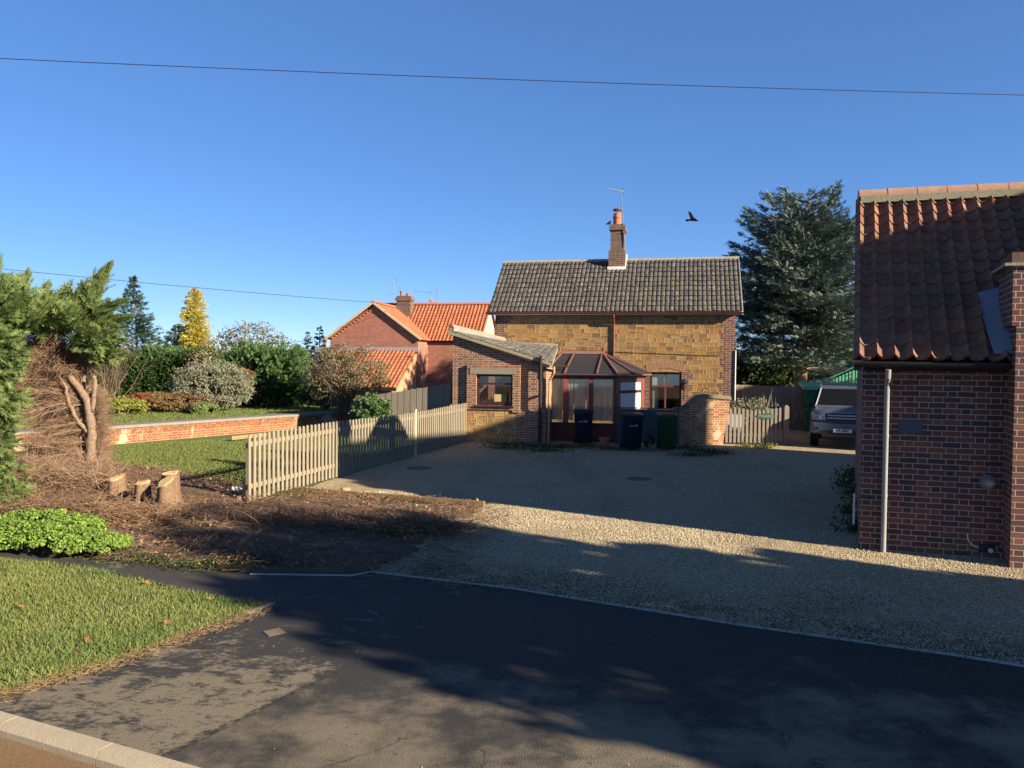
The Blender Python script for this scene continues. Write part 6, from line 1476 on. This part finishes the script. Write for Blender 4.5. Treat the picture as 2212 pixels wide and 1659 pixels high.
# a hundred main dead boughs sweep left in clumps, each carrying its own fan of twigs
limbm = MB(); mains = []
for i in range(96):
    p = Vector(tuple(along(1)[0]))+Vector((0, .10, 0)); d = Vector((-random.uniform(.6, 1.1), random.gauss(0, .32), random.gauss(.16, .34))).normalized(); L = random.uniform(.8, 1.65); pts = [p]
    for j in range(7):
        d = (d+Vector((random.gauss(0, .10), random.gauss(0, .10), random.gauss(-.035, .07)))).normalized(); p = p+d*L/7; 
        if p.z < .03: p.z = .03
        pts.append(p)
    mains.append(pts)
    if i < 76: limbm.tube(pts, list(np.linspace(random.uniform(.010, .028), .004, 8)), 5, cap=False)
limbm.build('dead_boughs', M['bark_pale'], fc)
MA = np.array([[tuple(p) for p in m_] for m_ in mains]); m = 9500
k = RNG.integers(0, len(MA), m); f = RNG.uniform(.12, .99, m)*7; j = np.minimum(f.astype(int), 6); fr = (f-j)[:, None]
S2 = MA[k, j]*(1-fr)+MA[k, j+1]*fr; D2 = unit(MA[k, j+1]-MA[k, j]); parts.append(twigs_np(S2, unit(D2+RNG.normal(size=(m, 3))*.40+np.array([0, -.08, 0])), RNG.uniform(.14, .48, m), .0048, 4, .16, -.03))
n = 900; S = along(n, 0, .62)+np.array([.05, .12, 0]); D = unit(np.stack([RNG.uniform(.3, 1.0, n), RNG.normal(.2, .4, n), RNG.normal(.05, .35, n)], 1)); parts.append(twigs_np(S, D, RNG.uniform(.15, .42, n), .0045, 4, .22))
n = 2300; S = rand_in([xy(W(60, 1100, 13.6)), xy(W(260, 1100, 13.4)), xy(W(238, 1000, 15.6)), xy(W(40, 1000, 16))], n); S = np.concatenate([S, RNG.uniform(0.02, .55, (n, 1))**1.3], 1); D = unit(RNG.normal(size=(n, 3))*np.array([1, .7, .35])+np.array([-.4, 0, .1])); parts.append(twigs_np(S, D, RNG.uniform(.25, .75, n), .0055, 4, .2, -.05))
n = 420; S = along(n, 0, .8)+np.array([-.3, .7, 0]); S[:, 0] -= RNG.uniform(0, 1.0, n); D = unit(np.stack([RNG.normal(-.4, .5, n), RNG.normal(0, .3, n), RNG.normal(.2, .6, n)], 1)); parts.append(twigs_np(S, D, RNG.uniform(.5, 1.1, n), .008, 5, .15, -.02))
m2_ = 7000; S = along(m2_, 0, .85)+np.stack([-RNG.uniform(.1, 1.5, m2_), RNG.uniform(.5, 1.1, m2_), RNG.normal(0, .1, m2_)], 1); S[:, 2] = np.abs(S[:, 2]); parts.append(twigs_np(S, unit(RNG.normal(size=(m2_, 3))*np.array([1, .5, .6])+np.array([-.6, 0, .1])), RNG.uniform(.15, .45, m2_), .006, 3, .25, -.02))
# brown interior under the green crown
n = 5200; C, out = clumpy((W(105, 785, Yt).x, Yt+.1, 2.5), (.68, .7, .55), n, 60, .3, .9, .1, -1); parts.append(twigs_np(C, unit(RNG.normal(size=(n, 3))+out*.6), RNG.uniform(.12, .35, n), .005, 3, .35))
V, F = merge(parts); np_mesh('dead_branches', V, F, M['deadtwig'], fc)
MB().tube([W(120, 870, Yt+.6), W(110, 790, Yt+.6), W(120, 745, Yt+.5)], [.35, .55, .3], 9).build('shade_blob', m_plain('shade_blob', (.03, .02, .015), 1, .4, 10), fc)  # dark blob stands in for the shade inside the dead branches
# green top
parts = []
def gfol(px, py, Y, rx, ry, rz, n, size, lean=(0, 0, .5), nc=30, cl=.34, sc_=1.0):
    c = W(px, py, Y); C, out = clumpy(tuple(c), (rx, ry, rz), n, nc, cl, .85, .15, -1); D = unit(out*.55+RNG.normal(size=(n, 3))*.35+np.array(lean)); parts.append(sprays_np(C, D, RNG.uniform(.6, 1.3, n)*size, .48, 5, .05, .15))
gfol(150, 695, Yt, .62, .9, .26, 1300, .30, (.7, -.1, .45), 44, .22); gfol(60, 685, Yt-.6, .80, .9, .34, 1500, .30, (.2, -.2, .6), 44, .22); gfol(200, 735, Yt-.2, .36, .5, .20, 650, .28, (1.0, -.2, .1), 18, .26); gfol(218, 765, Yt-.1, .20, .35, .14, 260, .24, (.9, -.2, -.05), 10, .3)
gfol(0, 670, Yt-1.2, .55, .9, .45, 1100, .30, (.1, -.2, .7), 30, .24); gfol(0, 745, Yt-1.4, .32, .7, .45, 500, .26, (.3, -.2, .2), 18, .3)
def plume(a, b, n, ln, w_=.10, Y=Yt):
    A_p, B_p = vec3(W(*a, Y)), vec3(W(*b, Y)); f = RNG.uniform(0, 1, n)[:, None]; d = unit(B_p-A_p); sp = w_*(1.15-f)
    parts.append(sprays_np(A_p+(B_p-A_p)*f+RNG.normal(size=(n, 3))*sp, unit(d+RNG.normal(size=(n, 3))*.42*(1.2-f)), (1.25-.7*f[:, 0])*ln*RNG.uniform(.7, 1.2, n), .42, 5, .02, .12))
for a, b, n, ln, w_ in (((158, 690), (232, 580), 420, .34, .14), ((178, 670), (240, 572), 120, .26, .05), ((35, 650), (58, 590), 180, .26, .09), ((92, 660), (104, 616), 130, .24, .07), ((120, 660), (150, 620), 90, .24, .06), ((150, 655), (178, 625), 110, .24, .06), ((190, 680), (268, 650), 130, .30, .06), ((195, 700), (278, 685), 150, .32, .07), ((200, 730), (270, 735), 110, .28, .07), ((-20, 650), (-4, 560), 160, .30, .12), ((10, 660), (22, 600), 140, .26, .08), ((205, 720), (262, 705), 110, .28, .06)): plume(a, b, n, ln, w_)
add_crown(fc, parts, M['ley_lit'], 'crown')
# foliage column at the very left edge
parts = []; le = thing('edge_conifer', Vector((W(-10, 900, 12.4).x, 12.4, 0)), 'green conifer foliage hanging down the very left edge, in front of the dead branches', 'tree')
MB().tube([Vector((W(-40, 900, 12.6).x, 12.6, 0)), Vector((W(-40, 900, 12.6).x, 12.6, 3.6))], [.1, .03], 8).build('trunk', M['bark'], le)
for py, rx, n in ((740, .26, 500), (800, .28, 600), (870, .26, 600), (940, .20, 500), (1010, .28, 600), (1070, .34, 700), (1110, .32, 400)): gfol(-20, py, 12.4, rx, .5, .30, n, .20, (.5, -.3, -.15), 18)
add_crown(le, parts, M['ley_lit'], 'crown')

# --- stumps
def stump(px, py, r_, h, label, tilt=0.0, twin=False):
    p = G(px, py); t = thing('tree_stump', p, label, 'tree stump', 'cut stumps on the soil bed'); mb = MB(); n = 18; rr = [1.75, 1.25, 1.04, .98, .90]; zs = [-.03, .08*h/.5, .35*h, .8*h, h]; b = 0
    ph = [1+.10*math.sin(3*2*math.pi*k/n+px)+random.uniform(-.09, .09) for k in range(n)]
    for q, z in zip(rr, zs):
        for k in range(n):
            a = 2*math.pi*k/n; zz = z+((tilt+.02)*math.cos(a-1)+random.uniform(-.008, .008) if z == h else 0); mb.v.append((p.x+math.cos(a)*r_*q*ph[k], p.y+math.sin(a)*r_*q*ph[k], zz))
    for i in range(4):
        for k in range(n): mb.f.append((i*n+k, i*n+(k+1) % n, (i+1)*n+(k+1) % n, (i+1)*n+k))
    mb.build('bark', m_plain('stump_bark', (.17, .105, .065), .95, .8, 26, bump=1, bscale=40), t, smooth=True)
    top = [tuple(v) for v in mb.v[4*n:]]; MB().prism(top, (0, 0, .004)).build('cut_face', M['cutwood'], t)
    return t
stump(369, 1096, .15, .58, 'tallest pale stump with a bright cut top, right of the others')
stump(358, 1106, .135, .50, 'stump leaning against the front of the tallest one, with an orange cut face', .06)
stump(309, 1098, .13, .43, 'shaded middle stump between the tall pair and the split stump', .01)
stump(252, 1078, .14, .38, 'low split stump nearest the bare trunks of the foreground conifer', .03)

# --- litter of sticks on the soil
def clip_poly(poly): return [(p[0], p[1]) for p in poly]
near = [p for p in mulch_poly]
Q = rand_in(near, 12000); Q = Q[Q[:, 0] > -11]; n = len(Q); S = np.concatenate([Q, RNG.uniform(.03, .13, (n, 1))], 1); D = unit(np.stack([RNG.normal(size=n), RNG.normal(size=n)*.8, RNG.normal(0, .16, n)], 1))
V, F = twigs_np(S, D, RNG.uniform(.06, .32, n), .0040, 3, .3, -.02); tag(np_mesh('stick_litter', V, F, M['litter']), 'layer of dead sticks and clippings over the brown soil bed', 'litter', kind='stuff')
C = rand_in([(p[0]+.0, p[1]) for p in mulch_poly], 9000); C = C+RNG.normal(0, .12, C.shape); C = np.concatenate([C, RNG.uniform(.05, .14, (len(C), 1))], 1)
M['dead_leaf'] = m_leaf('dead_leaf', (.09, .05, .03), (.28, .16, .09), .9, .1, (.45, .30, .18))
V, F = leaves_np(C, .05, .6, 1.5); tag(np_mesh('dead_leaves', V, F, M['dead_leaf']), 'dead brown leaves scattered over the soil bed', 'leaves', kind='stuff')
Q = rand_in([xy(G(*q_)) for q_ in ((800, 1234), (1000, 1255), (1010, 1200), (1100, 1110), (1040, 1092), (930, 1150))], 1800); Q = Q+RNG.normal(0, .2, Q.shape); n = len(Q); S = np.concatenate([Q, RNG.uniform(.004, .03, (n, 1))], 1)
V, F = twigs_np(S, unit(RNG.normal(size=(n, 3))*np.array([1, .8, .06])), RNG.uniform(.04, .2, n), .003, 3, .25); tag(np_mesh('spilled_sticks', V, F, M['litter']), 'thin sticks spilling from the soil bed onto the gravel', 'litter', kind='stuff')
# brash piles
for (px, py, w_, d_, h_, n, lb_) in ((640, 1150, 1.3, .4, .18, 1300, 'low heap of dark brash in the middle of the soil bed'), (300, 1135, .9, .35, .12, 600, 'tangle of pale twigs just in front of the stumps'), (900, 1150, .8, .35, .14, 700, 'small heap of twigs at the right tip of the soil bed'), (200, 1130, 1.3, .6, .28, 1900, 'heap of dead twigs behind the bright green leafy plants')):
    p = G(px, py); C, out = clumpy((p.x, p.y, .06), (w_, d_, h_), n, 30, .4, .6, 0, -.1); C[:, 2] = np.abs(C[:, 2]); D = unit(RNG.normal(size=(n, 3))*np.array([1, .7, .3])); V, F = twigs_np(C, D, RNG.uniform(.15, .55, n), .0055, 4, .25, -.03)
    tag(np_mesh('brash_heap', V, F, M['litter']), lb_, 'brash heap', 'heaps of cut twigs')
for k, pxs in enumerate((((745, 1186), (775, 1195), (782, 1180), (812, 1168)), ((520, 1188), (590, 1150), (640, 1128)))):
    pts = [G(*q_)+Vector((0, 0, .12 if k else .09)) for q_ in pxs]; tag(MB().tube(pts, [.012, .010, .008, .004][:len(pts)], 6).build('loose_stick', M['bark_pale']), ['bent pale stick lying in the shade at the middle of the soil bed', 'long straight stick lying left of the bent pale stick'][k], 'stick')
wk = G(332, 1128)+Vector((0, 0, .10)); mb = MB(); mb.beam(wk+Vector((-.14, -.08, 0)), wk+Vector((.12, .12, .03)), .10, .06); tag(mb.build('split_log', M['cutwood'], bevel=.015), 'orange split log lying in front of the stumps', 'log')
# weeds
def weeds(name, pts_px, n, size, mat, label, z=.0, h=.10, spread=.25):
    C = []
    for px, py in pts_px:
        p = G(px, py); m = n//len(pts_px); C.append(np.stack([RNG.normal(p.x, spread, m), RNG.normal(p.y, spread*.6, m), np.abs(RNG.normal(0, h*.5, m))+.02+z], 1))
    V, F = leaves_np(np.concatenate(C), size, .5, .8); return tag(np_mesh(name, V, F, mat), label, 'weeds', kind='stuff')
weeds('weeds', [(340, 1215), (420, 1225), (500, 1222), (380, 1150), (560, 1212), (470, 1170), (640, 1050+20), (850, 1088), (905, 1091), (640, 1225), (300, 1205)], 4200, .035, M['under'], 'patches of low green weeds along the edges of the soil bed', h=.08)
weeds('weeds', [(1100, 962), (1160, 965), (1200, 968), (1250, 966), (1330, 972), (1480, 968), (1520, 975), (1180, 975), (1100, 970), (1500, 985), (1540, 980)], 4200, .06, M['under'], 'weeds and moss along the foot of the lean-to and conservatory', h=.07, spread=.35)
weeds('weeds', [(1612, 965), (1640, 968), (1660, 968)], 500, .06, M['lime'], 'sunlit weeds in front of the picket gate', h=.12, spread=.15)
weeds('weeds', [(1845, 1070), (1848, 1110), (1830, 1050), (1846, 1150), (1840, 1030)], 1500, .07, M['under'], 'dark ivy and weeds at the left foot of the dark brick building', h=.25, spread=.14)
weeds('weeds', [(1100, 1262), (1300, 1290), (1500, 1320), (1700, 1350), (1900, 1380), (2060, 1402), (1000, 1250), (1250, 1255), (1800, 1300)], 5000, .022, M['under'], 'thin moss and weeds in the gravel along the pavement edging', h=.03, spread=.45)
p = G(1402, 975); bush('tall_weed', (p.x, p.y, .22), (.12, .12, .28), 260, .09, M['under'], 'tall thin weed growing between the middle navy bin and the green bin', 'weed', 10, .4, stems=3)
# grey shrubs behind the picket gate, clutter
p = P(1630, 905, 25.6); t = bush('grey_shrub', (p.x, 25.7, .80), (.95, .5, .55), 3000, .09, M['greybush'], 'grey-green lavender-like shrub behind the picket gate', 'shrub', 40, .3, stems=4)
S = np.tile(np.array([p.x, 25.7, .9]), (26, 1))+RNG.normal(size=(26, 3))*np.array([.5, .2, .1]); V, F = twigs_np(S, unit(RNG.normal(size=(26, 3))*.12+np.array([0, 0, 1.0])), RNG.uniform(.3, .75, 26), .014, 3, .05); np_mesh('stems', V, F, M['greybush'], t)
p = P(1585, 935, 24.9); ch_ = thing('white_garden_chair', Vector((p.x, 24.9, 0)), 'white plastic chair glimpsed through the left pickets of the gate', 'chair')
FQ = frame(Vector((p.x, 24.9, 0)), 20); fbox(FQ, -.22, .22, -.22, .22, .40, .44).build('seat', M['white'], ch_); fbox(FQ, -.22, .22, -.25, -.22, .46, .92).build('backrest', M['white'], ch_)
for a_ in (-.2, .17):
    for b__ in (-.2, .17): fbox(FQ, a_, a_+.03, b__, b__+.03, 0, .398).build('leg', M['white'], ch_)

# --- bright leafy patch by the path
pats = [(20, 1188, .85, .46, .20), (110, 1190, .75, .46, .22), (60, 1165, .9, .5, .26), (165, 1200, .5, .38, .16), (228, 1203, .36, .28, .14), (150, 1165, .6, .4, .18), (-40, 1180, .8, .5, .22)]
lp = thing('leafy_ground_plants', G(110, 1195), 'bright green leafy plants spilling over the edge of the footpath', 'plants'); parts = []
for px, py, rx, ry, rz in pats:
    p = G(px, py); C, out = clumpy((p.x, p.y+.1, .12), (rx*.62, ry, rz), 7000, 90, .22, .8, .55, -.1); C[:, 2] = np.maximum(C[:, 2], .02); parts.append(leaves_np(C, .038, .7, .6, out, .5))
V, F = merge(parts); np_mesh('foliage', V, F, M['euph'], lp)
# --- fallen leaves on the verge
lf = m_leaf('orange_leaf', (.30, .10, .04), (.42, .18, .09), .7, .2)
for k, ((px, py), lb_) in enumerate((((317, 1265), 'fallen orange leaf, the upper one near the path edge of the verge'), ((455, 1300), 'fallen orange leaf near the right tip of the verge'), ((45, 1318), 'fallen orange leaf on the left of the verge'), ((190, 1390), 'fallen orange leaf low on the verge'), ((12, 1235), 'fallen brown leaf at the top left of the verge'), ((360, 1352), 'fallen orange leaf by the lower edge of the verge'), ((165, 1425), 'fallen leaf on the needle litter at the bottom of the verge'))):
    p = G(px, py)+Vector((0, 0, .035)); mb = MB(); r0_ = .028; pr_ = [(0, -1), (.35, -.6), (.95, -.5), (.6, -.05), (.8, .5), (.3, .45), (0, 1), (-.3, .45), (-.8, .5), (-.6, -.05), (-.95, -.5), (-.35, -.6)]
    a = random.uniform(0, 6); tl = random.uniform(.2, .7)
    mb.prism([p+Vector(((x*math.cos(a)-y*math.sin(a))*r0_, (x*math.sin(a)+y*math.cos(a))*r0_, x*r0_*tl+abs(y)*r0_*.4)) for x, y in pr_], (0, 0, .002)); tag(mb.build('fallen_leaf', lf), lb_, 'leaf', 'fallen leaves on the grass verge')
# --- loose gravel stones on the pavement and near yard
M['stone_chip'] = m_leaf('stone_chip', (.30, .24, .15), (.68, .60, .44), .9, 0)
def chips(name, poly, n, r_, z, label):
    from mathutils import noise as mn
    Q = rand_in(poly, n); keep = np.array([mn.fractal(Vector((a_*.9, b_*1.2, 3.1)), 1.0, 2.0, 4) for a_, b_ in Q]) > RNG.uniform(-.55, .25, len(Q)); Q = Q[keep]; n = len(Q); c = np.concatenate([Q, np.full((n, 1), z)], 1); rr = r_*RNG.uniform(.5, 1.3, (n, 1)); o = unit(RNG.normal(size=(n, 6, 3)))*.0
    base = np.array([[1, 0, 0], [0, 1, 0], [-1, 0, 0], [0, -1, 0], [0, 0, .8], [0, 0, -.5]])[None]*RNG.uniform(.6, 1.2, (n, 6, 1)); a = RNG.uniform(0, 6.28, n); ca, sa = np.cos(a)[:, None], np.sin(a)[:, None]
    b = np.stack([base[:, :, 0]*ca-base[:, :, 1]*sa, base[:, :, 0]*sa+base[:, :, 1]*ca, base[:, :, 2]+.35], 2); V = (c[:, None]+b*rr[:, :, None]).reshape(-1, 3)
    fc_ = np.array([[0, 1, 4], [1, 2, 4], [2, 3, 4], [3, 0, 4], [1, 0, 5], [2, 1, 5], [3, 2, 5], [0, 3, 5]]); F = (np.arange(n)[:, None, None]*6+fc_[None]).reshape(-1, 3)
    return tag(np_mesh(name, V, F, M['stone_chip']), label, 'gravel', kind='stuff')
yard_near = [xy(p) for p in edge[2:]]+[(9, 10), xy(G(1850, 1150)), xy(G(1000, 1060)), xy(G(700, 1062)), xy(G(1046, 1097)), xy(G(985, 1135))]
chips('loose_gravel', yard_near, 80000, .0095, ZG+.002, 'loose pale stones over the gravel yard')
chips('scattered_stones', asph[len(path_up)+2:], 260, .006, ZA, 'a few pale stones scattered over the dark pavement')

# ============ neighbours outside the picture whose shadows fall into it, and added occluders
def QA(q, a, z=0.0): return Vector((q*math.cos(R(SUN_AZ))-a*math.sin(R(SUN_AZ)), q*math.sin(R(SUN_AZ))+a*math.cos(R(SUN_AZ)), z))
TE = math.tan(R(SUN_EL))
off = thing('two_storey_house', QA(12.5, -8), 'two storey brick house beyond the right edge of the view', 'house')
def hshape(q0, q1, a0, v0, v1, wdt, name):
    z0 = v0-a0*TE; z1 = v1-a0*TE; e = 1.4
    mb = MB(); A0, A1 = QA(q0, a0), QA(q1, a0); bk = (QA(q0, a0-1)-QA(q0, a0)).normalized()
    mb.prism([A0-bk*wdt+Vector((0, 0, 0)), A0+bk*wdt, A0+bk*wdt+Vector((0, 0, z0-e)), A0+Vector((0, 0, z0)), A0-bk*wdt+Vector((0, 0, z0-e))], A1-A0) if abs(z0-z1) < 1e-6 else mb.add(
        [A0-bk*wdt, A0+bk*wdt, A0+bk*wdt+Vector((0, 0, z0-e)), A0+Vector((0, 0, z0)), A0-bk*wdt+Vector((0, 0, z0-e)), A1-bk*wdt, A1+bk*wdt, A1+bk*wdt+Vector((0, 0, z1-e)), A1+Vector((0, 0, z1)), A1-bk*wdt+Vector((0, 0, z1-e))],
        [(0, 1, 2, 3, 4), (9, 8, 7, 6, 5), (0, 5, 6, 1), (1, 6, 7, 2), (2, 7, 8, 3), (3, 8, 9, 4), (4, 9, 5, 0)])
    return mb.build(name, M['brick_nbr'], off)
hshape(12.4, 21.6, -8.0, 5.08, 5.46, 2.2, 'main_range'); hshape(21.6, 23.65, -8.0, 5.85, 5.85, 2.2, 'taller_end')
off2 = thing('brick_occluder', QA(24.7, -8), 'unseen brick garage and wall beyond the right edge of the view', 'occluder'); off_, off = off, off2  # unseen blocks added to shade the far fence, gate and car
hshape(24.7, 27.0, -8.0, 2.6, 2.6, 1.6, 'low_occluder'); hshape(27.0, 33.5, -8.0, 4.6, 4.6, 2.0, 'occluder_body')
for k, (q_, a_, rq, hz) in enumerate(((6.02, -9.5, 1.35, 6.1), (8.1, -11.5, 1.75, 8.2), (8.8, -9.2, 1.15, 6.2), (9.75, -9.0, 1.15, 4.7), (6.7, -13.0, 1.15, 8.3), (7.3, -8.0, 1.3, 6.3))):
    b_ = QA(q_, a_); t = trunk_tree('roadside_tree', b_, 'dense roadside tree outside the right edge of the view', 'tree', [b_, b_+Vector((0, 0, hz*.8))], [.2, .05], M['bark'], 'trees beyond the right edge')
    n = 7000; C, out = clumpy((b_.x, b_.y, hz*.5 if k else 4.0), (rq, rq, hz*.5 if k else 2.1), n, 110, .30, .45, .15, -1); V, F = leaves_np(C, .26, .6, .4); np_mesh('crown', V, F, M['under'], t)
